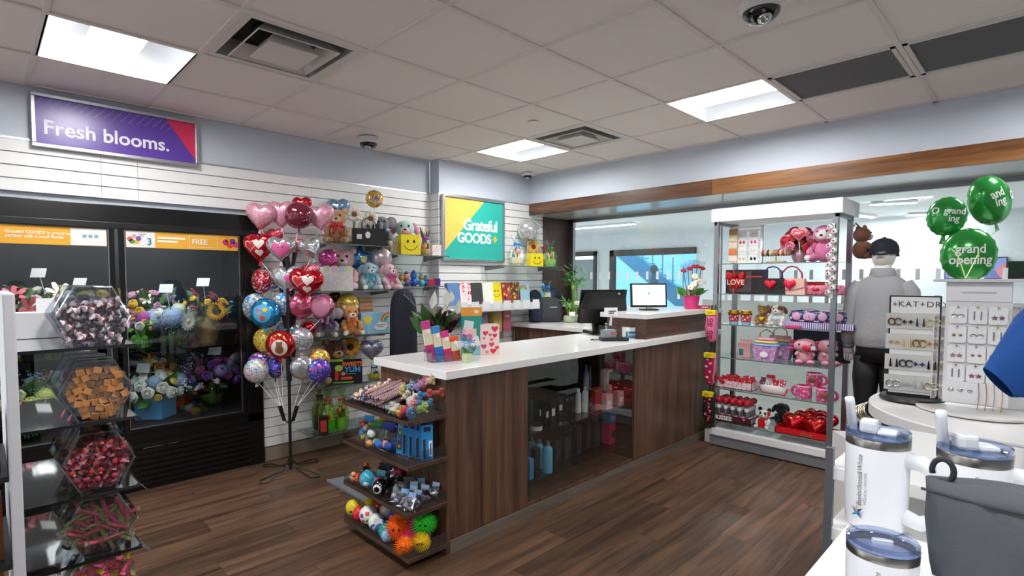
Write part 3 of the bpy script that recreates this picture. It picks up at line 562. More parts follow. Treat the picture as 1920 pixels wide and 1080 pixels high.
bl('round red and white heart print balloon turned to the left',490,527,42,'round',spots('c42438',['f3eef0','e06a80','f3eef0'],70,.42,.25,.5),D=SD,yaw=-.7,stick=(530,596))
bl('round silver balloon back beside the red print one',506,522,40,'round',foil('c6c8cf'),D=SD+.07,yaw=.5,stick=(532,596))
t=bl('white heart balloon with a pink heart print',540,522,54,'heart',foil('dcdce2'),[('heart',.38,'e06ab0',.16,-.05)],D=SD-.03,stick=(540,596))
bl('red LOVE heart balloon at the right of the stand',574,529,56,'heart',foil('cf1626'),LV,D=SD-.1,stick=(551,592),tilt=.12)
bl('pink and white heart print balloon above the right LOVE heart',582,508,30,'heart',spots('d93a54',['f6e2e6','f0a8b8'],100,.42,.25,.5),D=SD+.06,stick=(550,592))
bl('round white and orange birthday balloon behind the blue one',480,576,48,'round',spots('5aa6d8',['f4f4f2','f0a03c','f4f4f2'],55,.5,.25,.4),D=SD+.03,stick=(532,650),yaw=-.3)
bl('round bright blue birthday balloon at the left of the stand',498,587,52,'round',foil('2f9bd6'),[('disc',.3,'5ab4e4',0,0),('disc',.08,'e0523a',.02,-.14,.003),('disc',.08,'e8c84a',.1,.12,.003),('disc',.07,'c0a08a',-.08,.0,.003),('disc',.05,'e05a8a',-.14,.14,.003)],D=SD-.1,stick=(535,650))
bl('round blue and white cartoon print balloon in the middle of the stand',532,571,44,'round',spots('3f92dc',['f2f2f0','f0b050','f2f2f0'],60,.5,.25,.4),D=SD+.02,stick=(541,650),yaw=.4)
bl('round pink balloon turned sideways right of the pole',565,573,44,'round',foil('e0668c'),yaw=.5,stick=(549,650))
bl('round pink balloon with a silver rim right of the pole',604,574,42,'round',foil('e07aa6'),[('disc',.40,'e796b8',0,0)],D=SD+.03,stick=(552,650))
bl('round yellow and green confetti balloon low on the left',497,638,42,'round',spots('e2c23c',['d83a4a','4aa860','f4f0e0'],70,.42,.25,.4),D=SD+.04,stick=(529,770),yaw=-.3)
bl('round red balloon with a teddy bear print',526,646,50,'round',foil('cc2a24'),[('disc',.27,'e6e2da',.06,-.08),('disc',.14,'8a5a38',.07,-.14,.002),('disc',.1,'8a5a38',.07,.02,.003),('disc',.04,'8a5a38',.0,.1,.003),('disc',.04,'8a5a38',.14,.1,.003),('disc',.03,'f0c040',-.2,.28,.002),('disc',.03,'f0c040',-.07,.33,.002),('disc',.03,'f0c040',.07,.34,.002),('disc',.03,'f0c040',.2,.3,.002)],D=SD-.08,stick=(532,770))
bl('round blue and grey balloon behind the pole',541,624,42,'round',spots('6f9fc8',['d8dde4','3f6a9a','e8a080'],60,.5,.25,.4),D=SD+.06,stick=(541,690))
bl('round silver balloon with coloured stripes right of the pole',565,636,40,'round',spots('c9ccd2',['d84a5a','4a8ad0','58b070','d8dade','d8dade'],60,.4,.22,.6,),D=SD-.02,stick=(552,690),yaw=.3)
bl('small red balloon behind the striped silver one',579,616,26,'round',foil('c82028'),D=SD+.12,stick=(552,690))
bl('round white multicoloured birthday balloon at the lower left',481,695,42,'round',spots('d5d9de',['3a9ad8','e05a8a','f0c040','d5d9de'],60,.4,.25,.4),D=SD-.06,stick=(527,765))
bl('purple confetti balloon behind the lower left white one',487,682,40,'round',spots('5a3aa8',['d04a8a','3aa0c0','e8c040'],60,.42,.25,.4),D=SD+.05,stick=(529,765))
bl('purple and blue balloon seen edge on left of the pole',516,690,34,'round',spots('4a44b0',['8a4ac0','e8b040','3a90d0'],60,.42,.22,.5),yaw=-.8,stick=(531,765))
bl('round silver balloon low on the right of the pole',567,689,42,'round',foil('c4c6cb'),D=SD-.04,stick=(551,765),yaw=.2)
bl('bright multicoloured birthday balloon low on the right',598,674,38,'round',spots('e0b83a',['d83a5a','7a3ab0','40a860','f0f0e8'],60,.42,.25,.4),D=SD+.05,stick=(555,765))
bl('blue and purple swirl balloon low on the right',598,694,40,'round',spots('5a50c8',['a060d0','4ab0d8','e070a8'],50,.45,.2,.5),D=SD-.02,stick=(554,765),yaw=.3)
# ================================================================ PLUSH, BAGS, GIFTS
def bowpart(par,p,s,m,n='bow'):
    x,y,z=p; b=B()
    for q in (-1,1): b.at((x,y,z)); b.inflate([(0,0),(q*.5*s,.32*s),(q*.62*s,0),(q*.5*s,-.32*s)],.14*s,3); b.inflate([(0,0),(q*.12*s,-.1*s),(q*.42*s,-.75*s),(q*.2*s,-.8*s)],.05*s,2)
    b.at((x,y,z)); b.ell((0,-.05*s,0),(.13*s,.13*s,.15*s),8,6); return ob(n,b,m,par,True)
def plushie(lab,loc,h,col,rz=-.6,ears='round',muz=None,foot=None,bow=None,shirt=None,heartc=None,inner=None,grp='plush toys on the wall shelves',nm='plush_toy',cat='plush',hair=None):
    t=thing(nm,lab,cat,loc,rz,grp,sc=h); m=plush(col); b=B()
    b.ell((0,0,.27),(.24,.2,.27),14,10); b.ell((0,-.03,.70),(.25,.22,.23),16,10)
    for s in (-1,1):
        b.at((s*.2,-.2,.1),rz=s*.35); b.ell((0,0,0),(.1,.21,.1),10,8); b.at()
        b.tube([(s*.18,-.02,.46),(s*.27,-.12,.36),(s*.26,-.24,.25)],[.07,.085,.075],8); b.ell((s*.26,-.25,.24),.08,8,6)
    ob('body',b,m,t,True)
    for s in (-1,1):
        e=B(); ie=B()
        if ears=='round': e.ell((s*.2,0,.89),(.09,.05,.09)); ie.ell((s*.2,-.035,.89),(.06,.03,.06))
        elif ears=='long': e.at((s*.1,0,.86),ry=s*.22); e.ell((0,0,.2),(.065,.04,.24)); ie.at((s*.1,-.03,.86),ry=s*.22); ie.ell((0,0,.2),(.04,.02,.19))
        elif ears=='floppy': e.at((s*.23,0,.82),ry=s*2.7); e.ell((0,0,.13),(.09,.05,.18))
        elif ears=='big': e.ell((s*.3,.02,.74),(.17,.05,.19)); ie.ell((s*.3,-.03,.74),(.12,.025,.14))
        elif ears=='point': e.at((s*.17,0,.84),ry=s*.3); e.lathe([(.09,0),(.05,.1),(0.005,.2)],8)
        if e.v: ob('ear',e,m if ears!='floppy' else plush(inner or col),t,True)
        if ie.v: ob('inner_ear',ie,plush(inner or muz or 'e8c8b0'),t,True)
        ob('eye',B().ell((s*.095,-.225,.76),(.028,.02,.032),8,6),mat('0c0a0a',.1),t,True); ob('foot_pad',B().ell((s*.27,-.385,.1),(.075,.03,.075),8,6),plush(foot or muz or 'f0dcc4'),t,True)
    if ears=='big' and nm=='plush_elephant': ob('trunk',B().tube([(0,-.22,.68),(0,-.33,.6),(0,-.36,.48),(0,-.42,.42)],[.075,.06,.05,.045],8),m,t,True)
    else:
        ob('muzzle',B().ell((0,-.22,.63),(.12,.09,.09),12,8),plush(muz or 'f0dcc4'),t,True); ob('nose',B().ell((0,-.305,.665),(.04,.025,.028),8,6),mat('2a1a16',.3),t,True)
    if shirt: ob('shirt',B().lathe([(.2,.1),(.262,.2),(.262,.34),(.21,.47),(.17,.52)],14,cap=False),mat(shirt,.8,bump=.3,bscale=60),t,True)
    if bow: bowpart(t,(0,-.23,.5),.3,mat(bow,.35))
    if heartc: ob('heart_patch',B().inflate(heart(.24,24,0,.3),.05,4,yc=-.22),mat(heartc,.5),t,True)
    if hair: ob('tuft',B().ell((0,0,.92),(.1,.09,.06)),plush(hair),t,True)
    return t
def gbag(lab,loc,w,d,h,m,rz=-.3,handle='f4f4f4',tissue=None,nm='gift_bag',grp=None,taper=1.0,closed=False):
    t=thing(nm,lab,'bag',loc,rz,grp); a,c=w/2,d/2; k=taper
    ob('bag_body',B().loft([[(-a*k,-c,0),(a*k,-c,0),(a*k,c,0),(-a*k,c,0)],[(-a,-c,h),(a,-c,h),(a,c,h),(-a,c,h)]],True,True,closed),m,t)
    if handle:
        for s in (-1,1): ob('handle',B().tube([(-w*.2,s*c,h-.005),(-w*.19,s*c,h+w*.2),(-w*.08,s*c,h+w*.33),(w*.08,s*c,h+w*.33),(w*.19,s*c,h+w*.2),(w*.2,s*c,h-.005)],.0025,5),mat(handle,.7),t)
    if tissue:
        b=B()
        for q in range(7): x=U(-a*.7,a*.7); b.add([(x-w*.15,U(-c,c)*.6,h*.9),(x+w*.15,U(-c,c)*.6,h*.9),(x+U(-.1,.1)*w,0,h+U(.15,.32)*w)],[(0,1,2)])
        ob('tissue',b,paper(tissue),t)
    return t
def smiley(t,h,y,s=1):
    ink=mat('1a1a14',.5); b=B().prism(circ(.012*s,10,-.025*s,h*.62,.7),y-.001,y).prism(circ(.012*s,10,.025*s,h*.62,.7),y-.001,y)
    pts=[(.055*s*math.cos(a),.055*s*math.sin(a)) for a in [PI*1.12+PI*.76*k/10 for k in range(11)]]; b.tube([(x,y,h*.55+z) for x,z in pts],.0022*s,5); ob('smile_print',b,ink,t)
def cello(lab,loc,w,h,cols,rz=-.4,ribbon='d83a5a',base='c8a060',tint='f4fafa',grp='cellophane wrapped gifts',nm='wrapped_gift'):
    t=thing(nm,lab,'gift',loc,rz,grp); ob('basket',B().lathe([(w*.34,0),(w*.42,h*.1),(w*.44,h*.28),(w*.4,h*.28)],12),mat(base,.6),t)
    for k in range(8):
        c=cols[k%len(cols)]; a=k*2.4; r=w*.2; z=h*(.18+.05*k%.4)+.05*h*k
        if k%2: ob('treat',B().at((r*math.cos(a),r*math.sin(a),h*.18),rz=a,rx=.2).box(-w*.13,w*.13,-w*.05,w*.05,0,h*U(.25,.4)),mat(c,.3),t)
        else: ob('treat',B().ell((r*math.cos(a)*.8,r*math.sin(a)*.8,h*U(.3,.48)),(w*.14,w*.12,h*.1),9,7),mat(c,.35),t,True)
    n=22; R=[]
    for q,z in ((.4,0),(.5,.15),(.5,.4),(.34,.62),(.1,.74),(.22,.86),(.34,1)): R.append([(w*q*(1+.1*math.sin(7*2*PI*i/n+z*9))*math.cos(2*PI*i/n),w*q*(1+.1*math.cos(9*2*PI*i/n+z*7))*math.sin(2*PI*i/n),h*z) for i in range(n)])
    ob('cellophane',B().loft(R,True,False,False),clear(tint,1.3,.08,'cellophane'),t); bowpart(t,(0,-w*.1,h*.72),w*.4,mat(ribbon,.25,.3)); return t
# ---------------------------------------------------------------- glass wall shelves
shg=clear('e2e9e8',1.1,.03,'shelf_glass'); brk=mat('7c7e82',.4,.5)
def wshelf(lab,x0,x1,z,Y,d=.31):
    t=thing('glass_shelf',lab,'shelf',((x0+x1)/2,Y,z),0,'glass shelves on the slatwall'); w=(x1-x0)/2
    ob('pane',B().box(-w,w,-d,-.004,-.009,0),shg,t); ob('front_edge',B().box(-w,w,-d-.002,-d,-.009,0),mat('5a6a68',.2),t)
    for x in (-w+.07,w-.07): ob('bracket',B().prismz([(0,0),(.01,0),(.01,.01),(0,.01)],0,0) if 0 else B().add([(x-.004,-.0005,-.05),(x+.004,-.0005,-.05),(x-.005,-.0005,-.0095),(x+.005,-.0005,-.0095),(x-.005,-d*.9,-.0095),(x+.005,-d*.9,-.0095),(x-.005,-d*.9,-.022),(x+.005,-d*.9,-.022)],[(0,1,3,2),(2,3,5,4),(4,5,7,6),(6,7,1,0),(0,2,4,6),(1,7,5,3)]),brk,t)
ZA1,ZA2,ZB1,ZB2,ZC1,ZD1,ZE1,ZS2,ZK=1.705,1.64,1.33,1.36,.965,.575,.2,1.56,1.165
wshelf('top glass wall shelf holding the teddy and daisy plush',1.93,2.585,ZA1,YL); wshelf('upper glass wall shelf holding the smiley gift bag',2.6,3.235,ZA2,YL); wshelf('glass wall shelf holding the pastel bag and baby plush',1.9,2.64,ZB1,YL); wshelf('short glass wall shelf of small toys in the corner',2.66,3.235,ZB2,YL,.22)
wshelf('glass wall shelf holding the Feel Better Soon box',1.92,2.6,ZC1,YL); wshelf('glass wall shelf holding the black Sweets bag',1.92,2.6,ZD1,YL); wshelf('lowest glass wall shelf holding candy baskets',1.86,2.6,ZE1,YL); wshelf('glass shelf right of the teal store sign',3.78,4.76,ZS2,YL2)
def sx(px,Y,z): p=GY(px,540,Y); return (p.x,Y,z+.001)
# top left shelf
plushie('brown teddy bear with red bow on the top glass shelf',sx(634,3.98,ZA1),.30,'c09468',muz='d8b890',bow='c8202c',heartc=None)
bl('blue silver heart balloon behind the teddy on the top shelf',634,390,42,'heart',foil('8fb6d8'),D=_F.dot(Vector((GY(634,395,4.1).x,4.1,.3))),grp='balloons on the plush shelves',tail=False,stick=None)
def shelfballoon(lab,px,py,w,kind,m,Y=4.04,deco=None,z=None,yaw=.15):
    p=GY(px,py,Y); D=_F.dot(p-Vector((0,0,CH))); t=bl(lab,px,py,w,kind,m,deco,D=D,grp='balloons on the plush shelves',yaw=yaw,tail=False)
    if z is not None: ob('stick',B().tube([(0,.01,z-p.z+.002),(0,.004,-w*D/CF*.4)],.003,6),plast('e9e6e4'),t)
    return t
def daisyplush(lab,px,py,Y,z,s,c='8a5a34'):
    p=GY(px,py,Y); t=thing('plush_daisy',lab,'plush',(p.x,Y,z+.001),-.5,'plush toys on the wall shelves'); h=p.z-z
    b=B(); [b.ell((s*.62*math.cos(2*PI*k/8),0,h+s*.62*math.sin(2*PI*k/8)),(s*.36,s*.22,s*.36),8,6) for k in range(8)]; ob('petals',b,plush('f4efe2'),t,True); ob('centre',B().ell((0,-s*.16,h),(s*.34,s*.16,s*.34)),plush(c),t,True)
    ob('stem',B().tube([(0,0,0),(0,.005,h)],s*.16,8),plush('9aa86a'),t); ob('base_leaves',B().ell((s*.5,0,s*.3),(s*.5,s*.3,s*.3)).ell((-s*.5,0,s*.3),(s*.5,s*.3,s*.3)),plush('b8b894'),t,True)
daisyplush('white plush daisy beside the teddy on the top shelf',664,402,4.04,ZA1,.066); daisyplush('white plush daisy nearer the black gift bag on the top shelf',695,410,4.0,ZA1,.066)
t=gbag('black gift bag with white tags on the top shelf',sx(692,3.95,ZA1),.27,.1,.14,mat('1b1b1d',.5),-.45,'141414'); ob('tag',B().prism(circ(.028,16,-.01,.085,.75),-.052,-.0505),paper('f2f2f0'),t); ob('tag',B().box(-.1,-.06,-.052,-.0505,.05,.09),paper('f0f0ee'),t)
plushie('grey plush elephant holding the round Get Well balloon',sx(716,4.08,ZA1),.29,'7f8288',ears='big',nm='plush_elephant',inner='a8a0a8',bow='3a7ac8')
shelfballoon('round yellow and red Get Well balloon over the top shelf',702,373,33,'round',spots('e2b83a',['d8402a','f4efe6','3a8ad0'],70,.42,.22,.4),4.0,[('txt','Get',.3,'2a5ab8',-.08)],z=ZA1+.12)
# smiley shelf
t=gbag('yellow smiley face gift bag on the upper glass shelf',sx(768,3.93,ZA2),.18,.09,.175,mat('f2dd1c',.4),-.3,None); smiley(t,.185,-.046,1.15)
gbag('polka dot gift bag behind the yellow smiley bag',sx(744,4.02,ZA2),.13,.07,.145,spots('c9c3b4',['e6d04a','f0efe8'],55,.45,.5),-.3,None)
plushie('mint and pink plush puppy above the smiley bag',tuple(Vector(sx(760,4.06,ZA2))),.34,'b4dcd2',ears='floppy',muz='f0b8c4',inner='e79ab0',foot='f0b8c4')
t=cello('candy bouquet with purple ribbon on the upper glass shelf',sx(797,3.98,ZA2),.12,.22,['d83a2c','5a2a18','f0c83a','e86a9a'],ribbon='b02a9a')
for k in range(7): ob('candy_stick',B().tube([(U(-.03,.03),U(-.02,.02),.1),(U(-.06,.06),U(-.02,.03),U(.22,.27))],.006,6),plast(random.choice(['5a2a4a','e8c23a','3a3a3c','d8d4d0'])),t)
one('gift_box',B().box(-.045,.045,-.03,.03,0,.1,.003),spots('f0e6e4',['e8b8c0','f4f0ee'],60,.4),'small pink and white gift box at the end of the upper shelf','box',sx(817,3.97,ZA2),-.3)
# baby shelf
t=gbag('pastel baby print gift bag on the middle glass shelf',sx(632,3.96,ZB1),.25,.1,.19,spots('eae8e6',['cfe0e8','f0d8dc','e6ecc8','d8e8dc'],45,.5,.6),-.5,None)
[ob('letter_tag',B().box(x,x+.045,-.052,-.0505,.15,.2),paper(c),t) for x,c in ((-.1,'bcd8b0'),(-.04,'e8c8d8'),(.02,'c0d8e8'),(.07,'d8e0b0'))]
plushie('pale pink plush bear with black nose behind the pastel bag',tuple(Vector(sx(645,4.08,ZB1))),.37,'e8b8c0',muz='f2d8da',ears='round')
shelfballoon('pink sequin oval balloon over the pastel bag',615,485,36,'round',spots('c83a8a',['e880b8','a82a70','f0a8d0'],110,.5,.2,.6),3.98,z=ZB1)
shelfballoon('blue star balloon on the middle shelf',674,484,50,'star',foil('4a90c8'),4.05,[('disc',.12,'e8cc6a',.18,-.05)],z=ZB1+.05); shelfballoon('dark blue and orange balloon behind the blue star',658,488,28,'round',spots('2a5a90',['d88a3a','2a5a90'],30,.5,.25,.4),4.12,z=ZB1)
plushie('pale blue plush puppy on the middle glass shelf',sx(692,3.96,ZB1),.25,'aacbd8',rz=-.2,ears='floppy',muz='eef2f2',foot='f2f0ec',bow='2aa0b8',inner='8ab4c8')
shelfballoon('round silver pink baby balloon on the middle shelf',714,484,42,'round',spots('cfc2cc',['e8a8c0','d8d4da','e6c890'],60,.45,.22,.5),4.0,z=ZB1+.1)
plushie('pink plush puppy with magenta bow on the middle glass shelf',sx(728,3.94,ZB1),.245,'efc4cc',rz=.1,ears='floppy',muz='f6e8e8',foot='f6e8e8',bow='c02a7a',inner='e0a0b0')
one('tag_card',B().box(-.025,.025,-.012,.012,0,.07),paper('f0e8d8'),'cream gift card beside the pink puppy','card',sx(748,3.93,ZB1),-.4)
# corner toys
def figurine(lab,loc,h,c1,c2,rz=-.4,grp='small toys on the corner shelf'):
    t=thing('small_toy',lab,'toy',loc,rz,grp,sc=h); ob('body',B().lathe([(.2,0),(.3,.15),(.26,.4),(.14,.55)],12).ell((.24,-.08,.3),(.12,.09,.12)).ell((-.24,-.08,.3),(.12,.09,.12)),plast(c1),t,True); ob('head',B().ell((0,0,.74),(.26,.24,.25)),plast(c2),t,True); ob('cap',B().lathe([(.2,.88),(.12,1.05),(.01,1.15)],10),plast(c1),t,True); ob('eyes',B().ell((-.09,-.22,.78),.035,6,5).ell((.09,-.22,.78),.035,6,5),mat('111111',.2),t); return t
for lab,px,c1,c2,h in (('green and orange small toy at the left of the corner shelf',752,'8a9a5a','d89a4a',.1),('small peach and purple toy on the corner shelf',762,'6a4a8a','e8b08a',.12),('blue pointed hat toy on the corner shelf',776,'2a5ab8','3a7ad8',.13),('teal and tan small toy on the corner shelf',790,'3ab0b0','d8a05a',.11),('dark blue small toy on the corner shelf',798,'2a3a8a','4a9ad0',.09)): figurine(lab,sx(px,4.03,ZB2),h,c1,c2)
one('toy_box',B().box(-.03,.03,-.02,.02,0,.06,.003),plast('c8242c'),'red toy box near the corner of the slatwall','box',sx(808,4.04,ZB2),-.3); one('toy_box',B().box(-.03,.03,-.02,.02,0,.07,.003),plast('4a2a7a'),'purple toy box at the end of the corner shelf','box',sx(819,4.05,ZB2),-.3)
# feel better shelf
t=thing('gift_box','sky blue Feel Better Soon gift box with sun and rainbow','box',sx(698,3.95,ZC1),-.12)
ob('box',B().box(-.125,.125,-.05,.05,0,.18,.003),paper('8fc3dc'),t); ob('sun_print',B().prism(circ(.034,20,-.07,.12),-.0515,-.05),paper('f0cc3a'),t); ob('cloud_print',B().prism(circ(.03,14,.045,.07)+[],-.0515,-.0505).prism(circ(.027,14,.085,.065),-.0515,-.0505).prism(circ(.025,14,.015,.06),-.0515,-.0505).prism([(.01,.03),(.095,.03),(.1,.07),(0,.07)],-.0516,-.0506),paper('f6f6f4'),t); text('FEEL BETTER\nSOON',.017,mat('6a8a9a',.5),t,(.05,-.0522,.066),align='CENTER')
for k,c in enumerate(('d83a3a','f08a2a','f0d03a','4ab05a','3a8ad0')):
    r=.07-k*.008; P=[(.125-(r)*math.sin(a),.115+r*math.cos(a)-.01) for a in [PI/2*i/8 for i in range(9)]]; Q=[(.125-(r-.008)*math.sin(a),.115+(r-.008)*math.cos(a)-.01) for a in [PI/2*i/8 for i in range(9)]]; ob('rainbow_print',B().prism(P+Q[::-1],-.0515,-.05),paper(c),t)
gbag('small rainbow striped gift bag behind the Feel Better box',sx(684,4.1,ZC1),.12,.06,.29,stripes('f0c85a','e88aa8',9,'Z'),-.2,None)
plushie('orange plush tiger cub on the Feel Better shelf',sx(656,3.93,ZC1),.26,'d8924a',rz=-.2,muz='f6ece0',foot='f8f4ec',ears='round',bow='e0784a')
shelfballoon('round yellow confetti balloon above the tiger plush',652,571,42,'round',spots('e8cc4a',['d84a4a','3a9a6a','f0e8d0'],70,.42,.22,.4),4.0,z=ZC1)
plushie('grey plush elephant with purple sequin bow on the Feel Better shelf',sx(615,3.95,ZC1),.25,'8f9298',ears='big',nm='plush_elephant',inner='b8b0b8',bow='7a2a9a'); shelfballoon('dark purple sequin balloon above the grey elephant',613,596,30,'round',spots('5a2a7a',['8a4ab0','3a1a5a'],110,.5,.2,.6),4.04,z=ZC1); shelfballoon('dark blue balloon behind the tiger plush',636,600,28,'round',foil('1c2a4a'),4.1,z=ZC1)
shelfballoon('brown balloon peeking above the confetti balloon',628,556,22,'round',foil('5a3426'),4.12,z=ZC1)
# sweets shelf
t=gbag('black gift bag with bright Sweets Yum lettering',sx(646,3.95,ZD1),.26,.1,.185,mat('17161a',.45),-.45,None); y=-.0512
for s,sz,c,x,z in (('SWEETS',.046,'e8742c',-.03,.145),('YUM',.06,'3a9ad8',-.01,.096)): text(s,sz,mat(c,.5),t,(x,y,z),bold=.002)
ob('bar_print',B().box(-.085,-.06,y-.001,y,.03,.11),mat('d8202c',.5),t); ob('zigzag_print',B().tube([(-.05+k*.012,y,.078+.006*(k%2)) for k in range(12)],.002,4),mat('8ac83a',.5),t); ob('candy_print',B().box(-.04,.05,y-.001,y,.035,.058),mat('c8482c',.5),t); ob('stripe_print',B().box(-.1,.06,y-.001,y,.008,.018),mat('6ab03a',.5),t)
ob('bubble_print',B().prism(circ(.026,16,-.055,.13,1.2),y-.001,y),mat('9ad04a',.5),t); ob('donut_print',B().prism(circ(.016,14,-.02,.085),y-.001,y),mat('e85a8a',.5),t)
plushie('brown plush monkey in a lime green shirt',sx(627,4.07,ZD1),.37,'5f3826',muz='c89a6a',shirt='9ac83a',ears='round',rz=-.2,inner='c89a6a')
t=daisyplush('orange plush sunflower on the Sweets shelf',657,650,4.06,ZD1,.09,'3f2616'); t=None
for o in list(bpy.data.objects):
    if o.name.startswith('petals') and o.parent and o.parent.get('label','').startswith('orange plush'): o.data.materials[0]=plush('e8a02c')
shelfballoon('silver lilac flowered heart balloon on the Sweets shelf',697,655,42,'heart',spots('a8b2d0',['d8dcea','e8d070','b8a0d0'],60,.42,.22,.5),3.98,z=ZD1)
t=cello('yellow wrapped gift with blue bow under the heart balloon',sx(700,3.97,ZD1),.12,.13,['e8d04a','f0e8a0','2a4a8a'],ribbon='2a5a9a',base='e8c83a')
# candy baskets low down
cello('tall green cellophane candy basket on the lowest shelf',sx(612,3.95,ZE1),.13,.36,['3a9a3a','e8d83a','d83a2c','f0f0e0'],ribbon='c8202c',base='6ac83a',tint='d8f0c8'); cello('yellow and red candy basket on the lowest shelf',sx(637,3.96,ZE1),.12,.34,['e8c83a','d83a2c','3a7a2a'],ribbon='c8202c',base='8ad04a',tint='e8f2d0'); cello('dark green candy basket at the back of the lowest shelf',sx(596,4.08,ZE1),.12,.38,['2a5a2a','6a7a2a','e8c83a'],ribbon='3a2a1a',base='4a3a1a',tint='c8d8a8')
t=thing('chocolate_box','small dark boxed chocolate gift on the lowest shelf','box',sx(602,3.9,ZE1),-.3); ob('box',B().box(-.035,.035,-.03,.03,0,.15,.002),mat('2a1512',.35),t); ob('window_print',B().box(-.024,.024,-.0312,-.03,.03,.12),mat('b83a2c',.35),t)
# navy cover behind the counter
t=thing('garment_cover','tall dark navy fabric cover standing by the slatwall','cover',sx(756,3.72,0),-.4)
R=[]
for k,(a,c,z) in enumerate(((.105,.07,0),(.115,.08,.3),(.115,.08,.8),(.112,.078,1.15),(.1,.07,1.25),(.075,.05,1.31),(.04,.03,1.34))): R.append([(a*math.cos(2*PI*i/20)*(1+.04*math.sin(5*i)),c*math.sin(2*PI*i/20)*(1+.06*math.cos(4*i)),z) for i in range(20)])
ob('fabric',B().loft(R),mat('161b2a',.75,bump=.4,bscale=30),t,True); ob('drawstring',B().tube([(-.01,-.05,1.3),(.05,-.08,1.24),(.09,-.07,1.2)],.003,6),mat('8a8a88',.6),t)
# right of the store sign
t=gbag('yellow smiley gift bag on the shelf by the window jamb',sx(1003,3.85,ZS2),.16,.08,.14,mat('f2dd1c',.4),-.3,None); smiley(t,.145,-.041)
cello('blue and white wrapped gift on the shelf by the store sign',sx(969,3.88,ZS2),.2,.32,['3a9ad0','f0f0f0','e8a0b8','e8d04a'],ribbon='2a90c8',base='e8d8b8'); t=daisyplush('golden sunflower plush above the smiley bag by the jamb',1000,463,3.95,ZS2,.075,'6a3a1a')
for o in list(bpy.data.objects):
    if o.name.startswith('petals') and o.parent and o.parent.get('label','').startswith('golden'): o.data.materials[0]=plush('e8b04a')
cello('green wrapped snack gift at the end of the shelf by the jamb',sx(1031,3.86,ZS2),.15,.29,['6ab83a','a8d06a','d84a2c','e8e0b0'],ribbon='4a9a3a',base='9ac86a'); cello('red wrapped snack gift between the smiley bag and green gift',sx(1019,3.95,ZS2),.13,.3,['d8302c','e8a03a','f0e0d0'],ribbon='d82a2c',base='d83a2c')
shelfballoon('clear silver confetti balloon over the shelf by the jamb',990,432,40,'round',spots('bfc4c8',['e0e4e6','d8a0a8','a8b860','e0e4e6'],50,.45,.15,.5),3.95,z=ZS2)
# gift bag rack under the sign
t=thing('bag_rack','white sloping rack holding gift bags under the store sign','rack',((3.2+4.35)/2,YL2,ZK)); w=.58
ob('tray',B().add([(-w,-.3,-.05),(w,-.3,-.05),(w,-.01,.0),(-w,-.01,0),(-w,-.3,-.04),(w,-.3,-.04),(w,-.01,.012),(-w,-.01,.012)],[(0,3,2,1),(4,5,6,7),(0,1,5,4),(1,2,6,5),(2,3,7,6),(3,0,4,7)]),plast('eef2f4'),t); ob('front_lip',B().box(-w,w,-.315,-.305,-.055,.02),plast('e2eaee'),t)
for k in range(8): ob('label_card',B().box(-w+.03+k*.145,-w+.13+k*.145,-.318,-.316,-.045,.045),paper('f8f8f8'),t)
RB=[('blue boxed gift bag at the left end of the bag rack',850,'5f87b8',None),('white gift bag with red hearts in the bag rack',872,None,spots('f2e0e2',['d8303c','e87a8a'],38,.4)),('black gift bag in the bag rack',893,'3a3a3a',None),('white dotted gift bag in the bag rack',914,None,spots('f0f0ea',['dfe08a','f4f4f0'],60,.4)),('yellow smiley gift bag in the bag rack',930,'f2dd1c','s'),('red and teal comic print gift bag in the bag rack',947,None,spots('a82a2c',['3a90b8','e8c83a','2a2a4a','c83a2a'],30,.5)),('red and green comic print gift bag in the bag rack',965,None,spots('8a2a24',['6a9a3a','d8c83a','2a2a3a'],30,.5)),('sky blue rainbow gift bag at the right end of the bag rack',983,'a8cfe0','r')]
for lab,px,c,m in RB:
    p=sx(px,3.86,ZK+.012); t=gbag(lab,p,.13,.05,.21,mat(c,.5) if c else m,-.1,None,grp='gift bags in the rack'); t.rotation_euler=(-.15,0,-.1)
    if m=='s': smiley(t,.2,-.026,.8)
    if m=='r':
        for k,cc in enumerate(('d83a3a','f0a03a','f0d03a','4ab05a')): ob('rainbow_print',B().tube([(-.02+(.05-k*.006)*math.cos(a),-.027,.13+(.05-k*.006)*math.sin(a)) for a in [PI*i/10 for i in range(11)]],.003,4),paper(cc),t)
# pegged goods below the rack
for lab,px,py,w,h,c in (('blue foil toy packet hanging under the bag rack',862,592,.13,.16,'4a90c0'),('pale lilac card packet hanging under the bag rack',903,590,.11,.18,'b8b0cc'),('yellow boxed gift hanging under the bag rack',930,598,.11,.27,'e8d26a'),('pink boxed gift hanging under the bag rack',948,600,.1,.25,'e07a98')):
    p=GY(px,py,3.95); t=thing('hanging_packet',lab,'packet',(p.x,3.95,p.z),-.15,'packets on slatwall hooks'); ob('box',B().box(-w/2,w/2,-.03,.03,-h/2,h/2,.003),mat(c,.4),t); ob('label_print',B().box(-w*.3,w*.3,-.0315,-.03,h*.12,h*.24),paper('e8dcb0'),t); ob('hook',B().tube([(0,-.05,h/2+.02),(0,.1,h/2+.02)],.003,6),metal(),t); ob('hang_tab',B().box(-w*.2,w*.2,-.002,.002,h/2,h/2+.035),plast('f0f0f0'),t)
